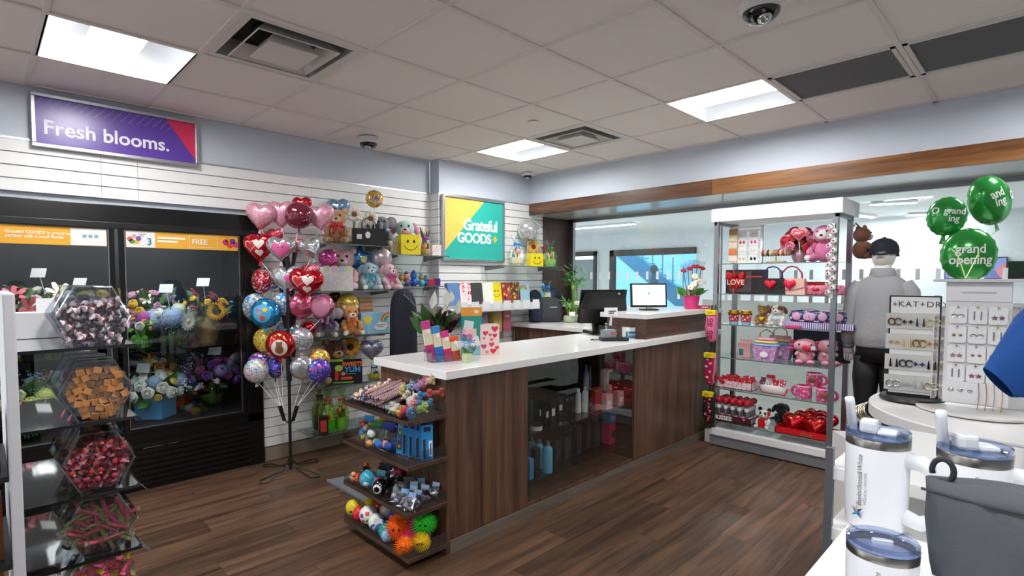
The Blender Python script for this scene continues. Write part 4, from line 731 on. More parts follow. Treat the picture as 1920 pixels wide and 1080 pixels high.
# ================================================================ THE SALES COUNTER
CT=.965; cw=wood('3b271c','7a5641',2,1.4,.38); cwd=wood('2a1b14','513829',1,1.4,.45); quartz=mat('f1f0ee',.18,bump=.02,bscale=300); XE=4.95
t=thing('sales_counter','long walnut sales counter with white top and glass display front','counter',(0,0,0))
ob('end_panel',B().box(1.72,1.745,2.10,2.70,.0,.922),cw,t); ob('front_panel',B().box(1.745,2.345,2.10,2.125,.075,.922),cw,t); ob('front_panel',B().box(3.525,XE,2.10,2.125,.075,.922),cw,t); ob('partition',B().box(2.325,2.345,2.125,2.68,.075,.922),cwd,t); ob('partition',B().box(3.505,3.525,2.105,2.68,.075,.922),cwd,t)
ob('back_panel',B().box(1.745,XE,2.68,2.70,0,.922),cwd,t); ob('display_floor',B().box(2.345,3.505,2.10,2.68,.075,.095),cw,t); ob('toe_kick',B().box(1.74,XE,2.13,2.68,0,.075),mat('2a2321',.6),t); ob('kick_strip',B().box(1.745,XE,2.095,2.13,0,.07),wood('5c4f47','85766b',0,1.2,.5),t)
ob('display_glass',B().box(2.347,3.503,2.104,2.109,.095,.92),clear('f4f6f6',1.0,.012,'display_glass'),t)
for z in (.18,.48): ob('display_shelf',B().box(2.347,3.503,2.16,2.6,z-.008,z),clear('e4eaea',1.0,.03,'shelf_glass'),t)
ob('worktop',B().box(1.69,XE,2.06,2.73,.922,CT,.003),quartz,t)
ob('raised_bar',B().box(3.70,XE,2.115,2.46,CT,1.122),wood('3a271d','6d4e3b',0,1.4,.4),t); ob('raised_slab',B().box(3.66,XE,2.085,2.50,1.122,1.16,.003),quartz,t)
# shelves on the end of the counter
SZ=[.745,.525,.29,.07]
for k,z in enumerate(SZ):
    s=ob('end_shelf',B().box(1.475,1.72,2.085,2.715,z-.022,z,.002),wood('35241b','5e4435',1,1.4,.42),t)
    ob('shelf_lip',B().box(1.475,1.481,2.09,2.71,z,z+.03),clear('dfe6e8',1.2,.03,'acrylic'),s)
    for y in (2.30,2.52): ob('divider',B().box(1.482,1.715,y-.002,y+.002,z,z+.07),clear('e6ecee',1.2,.03,'acrylic'),s)
    ob('side_wall',B().box(1.482,1.715,2.09,2.094,z,z+.06),clear('e6ecee',1.2,.03,'acrylic'),s)
one('floor_mat',B().add([tuple(GZ(612,903,.001)),tuple(GZ(662,893,.001)),tuple(GZ(760,930,.001)),tuple(GZ(705,955,.001))]+[tuple(Vector(p)+Vector((0,0,.014))) for p in (GZ(612,903),GZ(662,893),GZ(760,930),GZ(705,955))],[(0,3,2,1),(4,5,6,7),(0,1,5,4),(1,2,6,5),(2,3,7,6),(3,0,4,7)]),mat('6d7278',.7),'grey floor mat behind the end of the counter','mat')
# ---------------------------------------------------------------- goods inside the display
def bottle(lab,loc,r,h,c,cap='b8babc',grp='bottles in the counter display',m=None):
    t=thing('bottle',lab,'bottle',loc,0,grp); ob('bottle_body',B().lathe([(r,0),(r,h*.74),(r*.75,h*.82),(r*.45,h*.86)],16),m or mat(c,.35),t,40); ob('bottle_cap',B().lathe([(r*.48,h*.86),(r*.48,h),(r*.2,h)],12),metal(cap,.35) if cap!='f2f2f2' else plast(cap),t,40); return t
def pbox(lab,loc,w,d,h,c,rz=0,grp='boxes in the counter display',print_=None,nm='product_box'):
    t=thing(nm,lab,'box',loc,rz,grp); ob('carton',B().box(-w/2,w/2,-d/2,d/2,0,h,.002),mat(c,.35),t)
    if print_: ob('label_print',B().box(-w*.3,w*.3,-d/2-.001,-d/2,h*.3,h*.6),paper(print_),t)
    return t
def disp(px,Y,z): return (GY(px,800,Y).x,Y,z+.001)
z=.18
bottle('blue bottle at the back left of the lower display shelf',disp(996,2.36,z),.03,.19,'5aa8c8'); bottle('blue bottle second from the left on the lower display shelf',disp(1011,2.29,z),.03,.19,'62b0d0'); bottle('blue bottle with silver cap nearest the display glass',disp(1027,2.2,z),.033,.2,'62b0d0'); pbox('blue carton at the very left of the lower display shelf',disp(993,2.2,z),.04,.04,.13,'4a9ac0'); pbox('black carton between the blue bottles',disp(1004,2.23,z),.05,.04,.17,'14161c')
for k,(px,Y,w,h,c,l) in enumerate(((1042,2.3,.07,.15,'101218','black carton beside the blue bottles'),(1060,2.3,.08,.15,'15161b','wide black carton in the lower display'),(1054,2.42,.05,.22,'0f1014','tall black carton at the back of the lower display'),(1081,2.3,.06,.2,'1b2036','navy patterned carton in the middle of the lower display'),(1099,2.32,.06,.2,'1c1c34','indigo carton right of the middle of the lower display'),(1115,2.3,.07,.17,'1d2130','dark round ended carton in the lower display'),(1120,2.42,.07,.25,'c87a8e','dusty pink carton at the back of the lower display'))): pbox(l,disp(px,Y,z),w,.05,h,c,print_='3a3e50' if c!='c87a8e' else None)
pbox('magenta carton with round logo in the lower display',disp(1143,2.28,z),.1,.07,.16,'c8265c',print_='5a2038'); pbox('teal and pink carton stacked on the magenta one',(disp(1143,2.28,z)[0],2.28,z+.163),.095,.068,.08,'2a90b0',print_='d85a90')
bottle('tall pink tube with clear cap at the right of the lower display',disp(1165,2.32,z),.022,.25,'d08a9a','d8d8dc'); bottle('small clear capped flask behind the navy cartons',disp(1090,2.5,z),.02,.24,'2a2a34','c8ccd0'); bottle('second clear capped flask behind the navy cartons',disp(1103,2.5,z),.02,.24,'2a2a34','c8ccd0')
z=.48
for px,Y,w,h,c,l,p in ((996,2.34,.06,.15,'1f4a40','dark green carton at the left of the upper display shelf',None),(1010,2.3,.05,.15,'12141a','black carton with white label on the upper display shelf','e8e8e8'),(1022,2.26,.04,.13,'15171d','narrow black carton with white label on the upper display shelf','f0f0f0'),(1033,2.24,.05,.16,'101218','tall black carton with white corner label on the upper display shelf','e8e8e8'),(1047,2.32,.05,.13,'1a1c24','short dark carton on the upper display shelf','d8d8d8')): pbox(l,disp(px,Y,z),w,.04,h,c,print_=p)
t=thing('candle_tin','small white round tin at the front of the upper display shelf','tin',disp(1005,2.2,z),0); ob('tin',B().lathe([(.04,0),(.04,.025),(.036,.028)],18),mat('d8d8d6',.35),t,40); ob('lid',B().lathe([(.042,.028),(.042,.036),(.03,.037)],18),metal('6a6a6c'),t,40)
for k,px in enumerate((1062,1072)): bottle('clear glass jar %s on the upper display shelf'%('left of its twin','right of its twin')[k],disp(px,2.36,z),.03,.09,'c8ccd0','c8ccd0',m=clear('e8eef0',1.3,.03,'jar_glass'))
bottle('white tube left of its pair on the upper display shelf',disp(1084,2.28,z),.021,.17,'e6e6e4','f2f2f2'); bottle('white tube right of its pair on the upper display shelf',disp(1096,2.26,z),.021,.18,'e9e9e6','f2f2f2'); bottle('pale lilac tube standing tall behind the white tubes',disp(1098,2.42,z),.022,.29,'a8aed8','8ab0d8')
t=pbox('red and gold carton on the upper display shelf',disp(1118,2.24,z),.09,.05,.16,'b83a3c'); ob('gold_band',B().box(-.046,.046,-.0265,.0265,.135,.15),metal('d8a83a'),t)
t=thing('gift_set_box','cream gift set box with window on the upper display shelf','box',disp(1148,2.3,z),0); ob('frame',B().box(-.12,.12,-.03,.03,0,.02).box(-.12,.12,-.03,.03,.24,.26).box(-.12,-.1,-.03,.03,.02,.24).box(.1,.12,-.03,.03,.02,.24).box(-.1,.1,.02,.03,.02,.24),mat('e0b8a4',.5),t); ob('inner_pack',B().box(-.08,.0,-.02,.02,.02,.14).box(.01,.09,-.02,.02,.02,.12),mat('e6bcb4',.5),t); ob('flask',B().lathe([(.02,0),(.02,.08),(.01,.1)],10,(.05,0,.13)),mat('d86a4a',.3),t,True)
for px,h,c,l in ((1137,.11,'e8b8b4','small pink soap box in front of the cream gift set'),(1159,.11,'e6a8ac','small rose soap box in front of the cream gift set')): pbox(l,disp(px,2.2,z),.08,.05,h,c,print_='f4dcd8')
gbag('red heart gift bag at the right end of the upper display shelf',disp(1180,2.4,z),.16,.07,.22,spots('b0283c',['e8a0a8','d84a5a'],40,.4),0,'c83a4a')
t=gbag('crimson patterned gift bag behind the cream gift set',disp(1172,2.52,z),.17,.07,.38,spots('a02444',['d86a88','7a1a34'],40,.45),0,None)
# ---------------------------------------------------------------- things on the worktop
def ctr(px,py,z=CT): p=GZ(px,py,z); return (p.x,p.y,z+.001)
acr=clear('eef3f4',1.4,.03,'acrylic')
p0=Vector(ctr(836,676)); rz=-.25
t=thing('card_holder','clear acrylic holder for gift card packs on the counter','holder',tuple(p0),rz); ob('tray',B().box(-.11,.11,-.05,-.046,0,.06).box(-.11,-.106,-.05,.06,0,.07).box(.106,.11,-.05,.06,0,.05).box(-.11,.11,-.05,.06,0,.003),acr,t)
for k,(px,py,c,c2) in enumerate((('l',0,'c83a86','b82a6a'),('l',1,'3a88c8','2a6ac0'),('l',2,'d83a8a','e0206a'),('l',3,'ee5a30','e8361c'))):
    x=-.08+k*.045; lean=.0; t=thing('card_pack',('magenta and cream card pack furthest left in the holder','blue and cream card pack in the holder','pink card pack with bright base in the holder','orange and red card pack nearest the front')[k],'card pack',tuple(p0+Matrix.Rotation(rz,4,'Z')@Vector((x,.02-k*.016,.004))),rz-.15,'card packs in the acrylic holder'); t.rotation_euler=(0,-.16,rz-.15); h=.225-k*.03
    ob('lower_card',B().box(-.022,.022,-.014,.014,0,h*.4),paper(c2),t); ob('sticks',B().box(-.022,.022,-.014,.014,h*.4,h*.8),stripes('efe6cc','cfc4a4',40,'X'),t); ob('upper_card',B().box(-.022,.022,-.0145,.0145,h*.8,h),paper(c),t); ob('badge_print',B().prism(circ(.011,12,.006,h*.74),-.0165,-.0145),paper('f6f2ea'),t)
t=thing('mini_bouquet_card','small pop-up blue and white flower jar in front of the cards','card',ctr(876,679),-.5,sc=.85)
ob('jar',B().lathe([(.03,0),(.036,.02),(.034,.05),(.026,.06)],14),mat('cfe0b0',.2,alpha=.7),t,40)
for k in range(11): a=k*2.4; put_flower(t,('rose','lily','spike')[k%3],('7a90d0','e8e8f0','8a7ac8','e89aa8')[k%4],None,(.045*math.cos(a)*(.4+k*.06),.03*math.sin(a),.08+.008*k%.06+.02*(k%4)),(math.cos(a)*.5,-.7,.6),.024)
for k in range(6): put_flower(t,'leaf','6a9a4a',None,(0,0,.05),(math.cos(k),math.sin(k)*.5,.7),.06)
t=thing('card_display','tall orange and teal printed card stand on the counter','card stand',ctr(884,666),-.45); h=.29
ob('board',B().box(-.065,.065,-.004,.004,0,h),paper('2f9a8e'),t); ob('header_print',B().box(-.065,.065,-.0052,-.004,h*.82,h),paper('f0a03a'),t); ob('foot_print',B().box(-.065,.065,-.0052,-.004,0,h*.3),paper('8fc6c8'),t); ob('base_foot',B().box(-.05,.05,-.0,.05,0,.004),paper('d8e8e8'),t)
ob('oval_print',B().prism(circ(.011,16,.03,h*.91,1.6),-.0062,-.0053),paper('f6e2bc'),t)
for k in range(3): ob('card_print',B().at((-.02+k*.02,-.0055-k*.0008,h*.62-k*.05),ry=.2-k*.25).box(-.03,.03,-.001,0,-.03,.03),paper(('dce6e8','e8c8c0','e6eeec')[k]),t)
t=gbag('white gift bag covered in red hearts on the counter',ctr(916,664),.12,.06,.185,paper('f2dcd8'),-.45,None)
for x,zz,s,c in ((-.03,.13,.035,'d8344a'),(.03,.155,.045,'d83a5a'),(.0,.12,.022,'e05a6a'),(.03,.115,.03,'d8304a'),(-.04,.1,.02,'e86a78'),(.01,.09,.022,'e0607a'),(-.04,.05,.035,'c83a6a'),(.01,.06,.035,'d83a5a'),(.02,.02,.04,'d8283a'),(.045,.04,.028,'e04a5a'),(-.02,.015,.025,'e88a8a')): ob('heart_print',B().prism(heart(s,20,x,zz),-.0312,-.03),paper(c),t)
# peace lily behind the card packs
q=(2.02,2.55,CT+.001); t=thing('potted_peace_lily','peace lily with white blooms in a white pot on the counter','plant',q,-.4,sc=1.22)
ob('pot',B().lathe([(.05,0),(.06,.05),(.066,.11),(.062,.11)],18),mat('ecebe6',.3),t,40); ob('soil',B().lathe([(.06,.1),(.001,.105)],14),mat('3a2a20',.9),t)
for k in range(34): a=k*2.4; l=U(.07,.125); put_flower(t,'leaf',('2f5526','3f6e30','4a2426','6a3034')[k%4 if k%5 else 0],None,(.03*math.cos(a),.03*math.sin(a),.1+U(0,.05)),(math.cos(a),math.sin(a),U(.4,1.3)),l)
for dx,dz,s in ((-.03,.27,.07),(.05,.28,.075),(.1,.24,.06),(.03,.2,.07),(.075,.3,.05)): ob('bloom',fmesh('leaf','f2f2e6')[0],None,t).matrix_local=Matrix.Translation((dx,-.02,dz-.04))@Matrix.Rotation(U(-.4,.4),4,'Y')@Matrix.Rotation(.2,4,'X')@Matrix.Diagonal((s,s,s,1)); ob('bloom_stalk',B().tube([(0,0,.1),(dx,-.02,dz)],.003,5),mat('8ab05a',.6),t)
# till area
p=Vector(ctr(1152,641)); t=thing('card_terminal','small card terminal with clear bin and price sign on the counter','terminal',tuple(p+Vector((.06,.06,0))),-.5)
ob('base_pad',B().prismz([(-.1,-.04),(.1,-.07),(.13,.03),(-.08,.06)],0,.022),mat('1c1c1e',.4),t); ob('clear_bin',B().box(-.08,.05,-.02,.06,.022,.115),clear('d8e0e2',1.4,.05,'acrylic'),t); ob('bin_contents',B().box(-.07,.03,-.01,.05,.024,.08),mat('c8ccd0',.5),t); ob('red_label',B().box(-.02,.03,-.0215,-.02,.05,.06),plast('e0402c'),t); ob('stalk',B().tube([(0,.03,.11),(.01,.03,.19)],[.012,.006],8),plast('d8dade'),t); ob('sign_card',B().box(-.055,.055,.02,.024,.185,.245,.002),plast('f4f4f4'),t); lines(t,-.02,.0195,.222,.06,2,.008,mat('2a2a2c',.5)); ob('cable',B().tube([(-.1,0,.01),(-.16,.03,.004),(-.12,.08,.004)],.004,6),mat('141414',.5),t)
t=pbox('blue and white labelled box behind the card terminal',ctr(1181,634),.1,.07,.085,'e6e8ea',-.6,None,nm='supply_box'); ob('blue_label',B().box(-.0505,.0505,-.0365,-.035,.005,.055),paper('2f6a9a'),t); ob('label_lines',B().box(-.035,.035,-.0375,-.0365,.03,.035).box(-.035,.02,-.0375,-.0365,.02,.024),paper('dfe8ee'),t); ob('green_dot',B().prism(circ(.008,12,-.03,.045),-.0375,-.0365),paper('9ac83a'),t)
# monitors
p=Vector(ctr(1158,626)); p.y=2.63; p.x=3.84; p.z=CT+.001; t=thing('till_monitor','black till touchscreen seen from behind','monitor',tuple(p),-.55)
ob('base',B().box(-.11,.11,-.1,.1,0,.025,.006),mat('121213',.4),t); ob('neck',B().at((0,.0,.02),rx=-.25).box(-.05,.05,-.02,.03,0,.16,.004),mat('161617',.4),t)
ob('rear_cover',B().at((0,-.02,.10),rx=.28).loft([[(-.2,-.035,0),(.2,-.035,0),(.2,.0,0),(-.2,.0,0)],[(-.2,-.045,.13),(.2,-.045,.13),(.2,0,.13),(-.2,0,.13)],[(-.18,-.02,.27),(.18,-.02,.27),(.18,0,.27),(-.18,0,.27)]]),mat('0e0e0f',.35),t); ob('bezel',B().at((0,-.02,.10),rx=.28).box(-.205,.205,0,.012,-.01,.28,.003),mat('0b0b0c',.3),t); ob('screen',B().at((0,-.02,.10),rx=.28).box(-.185,.185,.012,.0135,.01,.26),mat('1a2a34',.2,emit=.3),t)
ob('logo_print',B().at((0,-.02,.10),rx=.28).prism(circ(.008,10,.12,.255),-.0295,-.026),mat('c8c8c8',.4),t)
p=Vector(GZ(1214,580,1.16)); t=thing('customer_display','small customer screen with a green check mark on the raised bar','monitor',(p.x-.12,p.y-.08,1.161),-.72)
ob('foot',B().box(-.07,.07,-.05,.05,0,.012,.003),mat('161617',.4),t); ob('stem',B().box(-.02,.02,-.01,.015,.012,.06),mat('c8c8ca',.3,.8),t); ob('bezel',B().at((0,0,.025),rx=-.12).box(-.155,.155,-.012,.012,0,.205,.005),mat('17171a',.35),t); ob('screen',B().at((0,0,.025),rx=-.12).box(-.14,.14,-.0135,-.012,.018,.19),mat('dcefe9',.3,emit=.75),t)
ob('check_ring',B().at((0,0,.025),rx=-.12).prism(circ(.042,24,-.005,.115),-.0145,-.0136),mat('bfe3cf',.4,emit=.6),t); ob('check_mark',B().at((0,0,.025),rx=-.12).prism([(-.012,.115),(-.004,.103),(.008,.13),(.003,.132),(-.005,.113),(-.009,.119)],-.0155,-.0146),mat('2a6a4a',.4),t)
# flowers on the raised bar
p=GZ(1302,578,1.16); t=thing('potted_plant','leafy plant with white flowers in a hot pink pot on the raised bar','plant',(4.62,2.20,1.161),-.5)
ob('pot',B().lathe([(.05,0),(.055,.01),(.072,.115),(.068,.115)],20),mat('d8357c',.35),t,40)
for k in range(24): a=k*2.4; put_flower(t,'leaf',('3f8a34','57a044','2f6e2c')[k%3],None,(.05*math.cos(a),.05*math.sin(a),.11+U(0,.04)),(math.cos(a),math.sin(a),U(.3,.9)),U(.055,.085))
for k,(dx,dz) in enumerate(((0,.22),(.03,.26),(.01,.29),(-.03,.19),(.06,.24))): put_flower(t,'daisy','f4f2e0','e0c860',(dx,-.03,dz),(-.5,-.6,.4),.028); ob('flower_stem',B().tube([(0,0,.1),(dx,-.02,dz)],.003,5),mat('5a8a3a',.6),t)
ob('price_card',B().box(.03,.09,-.08,-.078,.22,.255),paper('f6f6f4'),t); ob('card_pick',B().tube([(.06,-.076,.22),(.02,0,.1)],.002,5),plast('dddddd'),t)
t=thing('rose_vase','single red roses in clear sleeves standing in a pink vase','flowers',(4.78,2.27,1.161),-.4); ob('vase',B().lathe([(.055,0),(.055,.2),(.05,.2)],18),spots('e6a8b0',['eec0c4','d890a0'],40,.5,.4),t,40)
for k,(dx,dz) in enumerate(((-.1,.33),(-.05,.35),(0,.37),(.05,.37),(.1,.355))):
    put_flower(t,'rose','cf2434',None,(dx,U(-.03,.0),dz),(dx*2,-.3,1),.028); ob('rose_stem',B().tube([(dx*.3,0,.02),(dx,0,dz)],.003,5),mat('2f4a24',.6),t); ob('sleeve',B().lathe([(.012,.18),(.035,dz+.02),(.045,dz+.07)],10,(dx*.9,0,0),cap=False),clear('f2f6f8',1.3,.08,'cellophane'),t)
pbox('small red and white box beside the pink pot',(4.72,2.13,1.161),.12,.03,.03,'d8465a',-.4,None,'f2e4e4',nm='small_box')
# ---------------------------------------------------------------- back counter along the window
t=thing('back_counter','walnut back counter with white top under the window','counter',(0,0,0)); bx=4.25
ob('carcass',B().box(bx+.02,4.96,2.78,4.03,.08,.91),cwd,t); ob('toe_kick',B().box(bx+.06,4.96,2.78,4.03,0,.08),mat('241c18',.7),t); ob('worktop',B().box(bx-.02,4.965,2.76,4.035,.91,.95,.003),quartz,t)
for k in range(3):
    y=2.79+k*.413; d=ob('cabinet_door',B().box(bx,bx+.02,y+.003,y+.41,.1,.9),cw,t); yh=y+(.36 if k!=1 else .05); ob('handle',B().tube([(bx,yh,.76),(bx-.03,yh,.76),(bx-.03,yh,.88),(bx,yh,.88)],.005,6),metal('cfcfd2',.25),d)
t=thing('gift_tote','navy and grey tote bag stuffed with a blue wrapped gift','bag',(4.6,3.86,.957),-.75); R=[]
for a,c,zz in ((.17,.1,0),(.19,.12,.06),(.18,.11,.2),(.165,.1,.26)): R.append([(a*math.copysign(abs(math.cos(q))**.6,math.cos(q)),c*math.copysign(abs(math.sin(q))**.6,math.sin(q)),zz+.012*math.sin(3*q)) for q in [2*PI*i/24 for i in range(24)]])
ob('tote_body',B().loft(R,True,True,False),mat('3c3f44',.75,bump=.3,bscale=60),t,True); ob('navy_panel',B().inflate([(-.19,.0),(-.06,0),(-.03,.1),(-.06,.26),(-.17,.27),(-.2,.12)],.03,4,yc=-.1),mat('18203a',.6),t,True); ob('navy_top',B().ell((.1,.03,.28),(.08,.06,.09)).ell((-.12,.03,.27),(.07,.06,.08)),mat('151b30',.7),t,True)
lines(t,.03,-.121,.165,.08,1,.008,mat('c8ccd0',.5)); ob('mark_print',B().prism([(.03,.19),(.07,.205),(.05,.197)],-.123,-.121),mat('e8e8ea',.5),t)
cello('blue and silver wrapped gift poking out of the navy tote',(4.6,3.86,1.14),.2,.27,['3aa0d0','e8eef2','f0d84a','8ac8e0'],rz=-.75,ribbon='2a80c8',base='d8e4ea')
def bamboo(lab,loc,h,n,spread,potc,leafs):
    t=thing('lucky_bamboo',lab,'plant',loc,-.6); ob('pot',B().lathe([(.045,0),(.065,.015),(.07,.05),(.055,.075),(.05,.07)],18),mat(potc,.25),t,True)
    for k in range(n): a=k*2.1; ob('stalk',B().tube([(.02*math.cos(a),.02*math.sin(a),.04),(.03*math.cos(a),.03*math.sin(a),h*.5),(.035*math.cos(a+.8),.035*math.sin(a+.8),h*.78)],.009,8),mat('7f9a3e',.5),t)
    for k in range(leafs): a=U(0,6.28); l=fmesh('leaf',('5aa83a','74bc4c','3f8a2c')[k%3])[0]; o=ob('leaf',l,None,t); d=Vector((math.cos(a),math.sin(a),U(-.9,.9))); r=U(.02,.6)*spread; o.matrix_local=Matrix.Translation((math.cos(a)*r,math.sin(a)*r,h*U(.62,.98)))@d.to_track_quat('Z','Y').to_matrix().to_4x4()@Matrix.Diagonal((.05,.05,.075,1))
    ob('price_tag',B().box(-.03,.035,-.085,-.083,h*.3,h*.3+.045),paper('f6f6f4'),t); ob('tag_pick',B().tube([(0,-.082,h*.32),(0,-.01,.06)],.002,5),plast('dddddd'),t); return t
bamboo('tall leafy lucky bamboo by the window jamb',(4.86,3.66,.951),.62,5,.2,'cfd4c4',60); bamboo('small lucky bamboo in a pale green bowl beside the tote',(4.72,3.62,.951),.25,4,.09,'b9c2a0',26)
# ================================================================ TOYS ON THE END SHELVES
def rot(): return (U(-.6,.6),U(-.6,.6),U(0,6.28))
def pile(proto_fn,labels,zone,grp): pass
def eshelf(u,v,z): return (1.715-u*.23,2.10+v*.6,z+.001)   # u 0 at counter .. 1 at the front edge, v 0 near .. 1 far
GE='toys on the counter end shelves'
# wrapped sweets (far bin, top shelf)
def sweet(c1,c2):
    t=thing('wrapped_sweet','small twist-wrapped sweet in the far bin of the top end shelf','sweet',(0,0,0),0,'wrapped sweets in the far bin'); ob('sweet',B().ell((0,0,0),(.014,.011,.011),8,6),spots(c1,[c2,c1],160,.5,.25),t,True); ob('wrapper_ends',B().add([(.012,0,0),(.03,.01,.008),(.03,-.01,-.006),(.03,0,.01)],[(0,1,3),(0,3,2)]).add([(-.012,0,0),(-.03,.01,-.006),(-.03,-.01,.008),(-.03,0,-.01)],[(0,1,3),(0,3,2)]),clear('f4f0ee',1.5,.1,'wrapper'),t); return t
pr=[sweet(a,c) for a,c in (('f0e6d8','e86a5a'),('f0a890','f4f0ee'),('f0d88a','f4f0ea'),('e88a9a','f6ece8'),('4a6ab0','e8e8f0'))]
for k in range(90):
    i=k%10; j=k//10; p=eshelf(.05+.85*((i+.5)/10)+U(-.03,.03),.74+.24*((j%4)+.5)/4+U(-.02,.02),SZ[0]); h=.012+.015*min(2,j//4)+.055*(1-i/10)*(.4+.3*min(2,j//4))+U(0,.01)
    if k<5: o=pr[k]; o.location=(p[0],p[1],p[2]+h); o.rotation_euler=rot()
    else: dup(random.choice(pr),(p[0],p[1],p[2]+h),rot())
# long wrapped candy sticks (middle bin)
pk=thing('candy_stick','long pale wrapped candy stick in the middle bin of the top end shelf','sweet',(0,0,0),0,'candy sticks in the middle bin'); ob('stick',B().box(-.1,.1,-.007,.007,-.004,.004,.002),stripes('efe6e4','c8707a',28,'X'),pk); ob('wrapper',B().box(-.108,.108,-.009,.009,-.006,.006,.002),clear('f0f0f2',1.4,.08,'wrapper'),pk)
for k in range(26):
    p=eshelf(.48+U(-.03,.03),.40+.30*(k%13)/13+.01,SZ[0]); q=(p[0],p[1],p[2]+.035+.03*(k//13)+U(0,.025)); r=(U(-.2,.2),-.26+U(-.06,.06),U(-.12,.12))
    if k==0: pk.location=q; pk.rotation_euler=r
    else: dup(pk,q,r)
def clipplush(lab,p,s,c1,c2,kind,rz):
    t=thing('mini_plush',lab,'plush',p,rz,'mini plush toys in the near bin'); t.scale=(s,)*3; b=B()
    if kind=='bone': b.tube([(-.6,0,.3),(.6,0,.3)],.22,8); [b.ell((q*.65,0,.3+w*.2),.26,8,6) for q in (-1,1) for w in (-1,1)]
    elif kind=='duck': b.ell((0,0,.3),(.55,.4,.32)); b.ell((.3,0,.75),.32); b.ell((-.5,0,.45),(.2,.12,.12))
    elif kind=='cat': b.ell((0,0,.35),(.5,.4,.38)); b.ell((.1,-.2,.8),.38); b.lathe([(.14,1.05),(.01,1.35)],6,(-.1,-.2,0)); b.lathe([(.14,1.05),(.01,1.35)],6,(.32,-.2,0))
    else: b.ell((0,0,.35),(.55,.45,.36)); b.ell((.3,-.15,.7),(.35,.32,.32)); [b.ell((q*.4,w*.3,.12),(.15,.14,.14),6,5) for q in (-1,1) for w in (-1,1)]; b.ell((.1,0,1.0),(.1,.06,.2),6,5)
    ob('body',b,plush(c1),t,True); ob('trim',B().ell((.62 if kind=='duck' else .35,-.42 if kind!='duck' else 0,.7),(.15,.12,.09),8,6),plush(c2),t,True); ob('eyes',B().ell((.25,-.45,.85),.05,6,5).ell((.5,-.42,.85),.05,6,5),mat('111111',.2),t)
CP=[('white duck mini plush with yellow feet at the front of the near bin',.82,.36,'f0ece0','e8b82c','duck',0),('second white and yellow mini plush by the duck',.86,.27,'efe8d8','e8c03a','x',.0),('pale yellow star mini plush at the back of the near bin',.45,.36,'e6d27a','f0e6b8','cat',.06),('cream mini plush at the middle of the near bin',.5,.28,'ece0c0','c8a878','x',.05),('dark striped cat mini plush in the near bin',.55,.2,'5a5a64','e8e4e0','cat',.03),('mint blue mini plush in the near bin',.3,.34,'7ab0d0','f0f0ec','x',.08),('lilac mini plush in the near bin',.28,.24,'a88ac8','f0d8e8','x',.09),('pink headed mini plush in the near bin',.2,.2,'d86aa0','f2c8d8','cat',.1),('beige round mini plush at the top of the near bin',.12,.14,'dcc490','f0e4c0','x',.12),('white and red mini plush box figure in the near bin',.62,.14,'f0eeea','c83a4a','x',.05),('bright blue bone mini plush at the right of the near bin',.35,.1,'2a90d0','6ab8e8','bone',.07),('second bright blue bone mini plush in the near bin',.45,.05,'2f96d4','6ab8e8','bone',.04),('red bone mini plush at the right edge of the near bin',.2,.03,'d83a34','e86a5a','bone',.08),('yellow duck mini plush at the front of the near bin',.9,.17,'f0d02c','f08a2c','duck',.0),('salmon pink mini plush in the near bin',.68,.1,'ee8a8a','f6d0c8','x',.03),('blue teddy mini plush at the front right of the near bin',.85,.04,'3a8ac8','e8e0d8','cat',.0),('green frog mini plush at the right edge of the near bin',.6,.02,'a8c84a','e8eeb8','x',.02),('red and white mini plush at the front corner of the near bin',.95,.10,'d8343c','f2ece8','cat',.0)]
for lab,u,v,c1,c2,kd,h in CP: p=eshelf(u,v,SZ[0]); clipplush(lab,(p[0],p[1],p[2]+h*1.15),.052,c1,c2,kd,U(-1.5,.3))
# shelf 2
def carton(lab,p,w,d,h,c,rz,win=None,tilt=0):
    t=thing('toy_car_box',lab,'toy box',p,rz,'blue toy car boxes'); t.rotation_euler=(tilt,0,rz); ob('carton',B().box(-w/2,w/2,-d/2,d/2,0,h,.002),mat(c,.35),t)
    ob('window',B().box(-w*.38,w*.05,-d/2-.001,-d/2,h*.12,h*.75) if tilt<-.1 else B().box(-w*.36,-w*.16,-d/2-.001,-d/2,h*.05,h*.6),mat('3a3a40',.2),t); ob('name_strip',B().box(w*.12,w*.42,-d/2-.0012,-d/2,h*.1,h*.55),paper('e6eef4'),t); ob('print_mark',B().box(w*.2,w*.34,-d/2-.002,-d/2-.0012,h*.16,h*.48),mat('6a86b8',.5),t); ob('header_print',B().box(-w*.3,w*.3,-d/2-.0012,-d/2,h*.82,h*.95),mat('1a2a5a',.4),t)
    for k in range(3 if tilt<-.1 else 0): ob('toy_car',B().ell((-w*.16,-d/2-.001,h*(.22+.2*k)),(w*.16,.006,h*.06),8,6),plast(('e88a2c','3a8ad0','b8c83a')[k]),t,True)
for k in range(5):
    p=eshelf(.62-.04*k,.29-.066*k,SZ[1]); carton(('blue toy car box leaning at the front of the second end shelf','blue toy car box second from the front','blue toy car box third from the front','blue toy car box fourth from the front','blue toy car box nearest the counter panel')[k],p,.06,.034,.175,('2f8fd0','2a86c8')[k%2],-1.25+.22*k,tilt=-.16 if k==0 else -.05)
def packtoy(lab,p,s,cols,rz,tag_='e8eef4'):
    t=thing('bagged_toy',lab,'toy',p,rz,GE,sc=1.18); t.rotation_euler=(-.5,0,rz); b=B()
    ob('pouch',B().inflate([(-s,0),(s,0),(s,s*2),(-s,s*2)],s*.35,4),clear('eef2f4',1.4,.06,'pouch'),t); ob('header_card',B().box(-s*.55,s*.55,-.002,.002,s*1.75,s*2.4),paper(tag_),t)
    for k in range(5): ob('toy_piece',B().ell((U(-.5,.5)*s,U(-.15,.15)*s,U(.3,1.6)*s),(s*.42,s*.24,s*.36),8,6),plast(cols[k%len(cols)]),t,True)
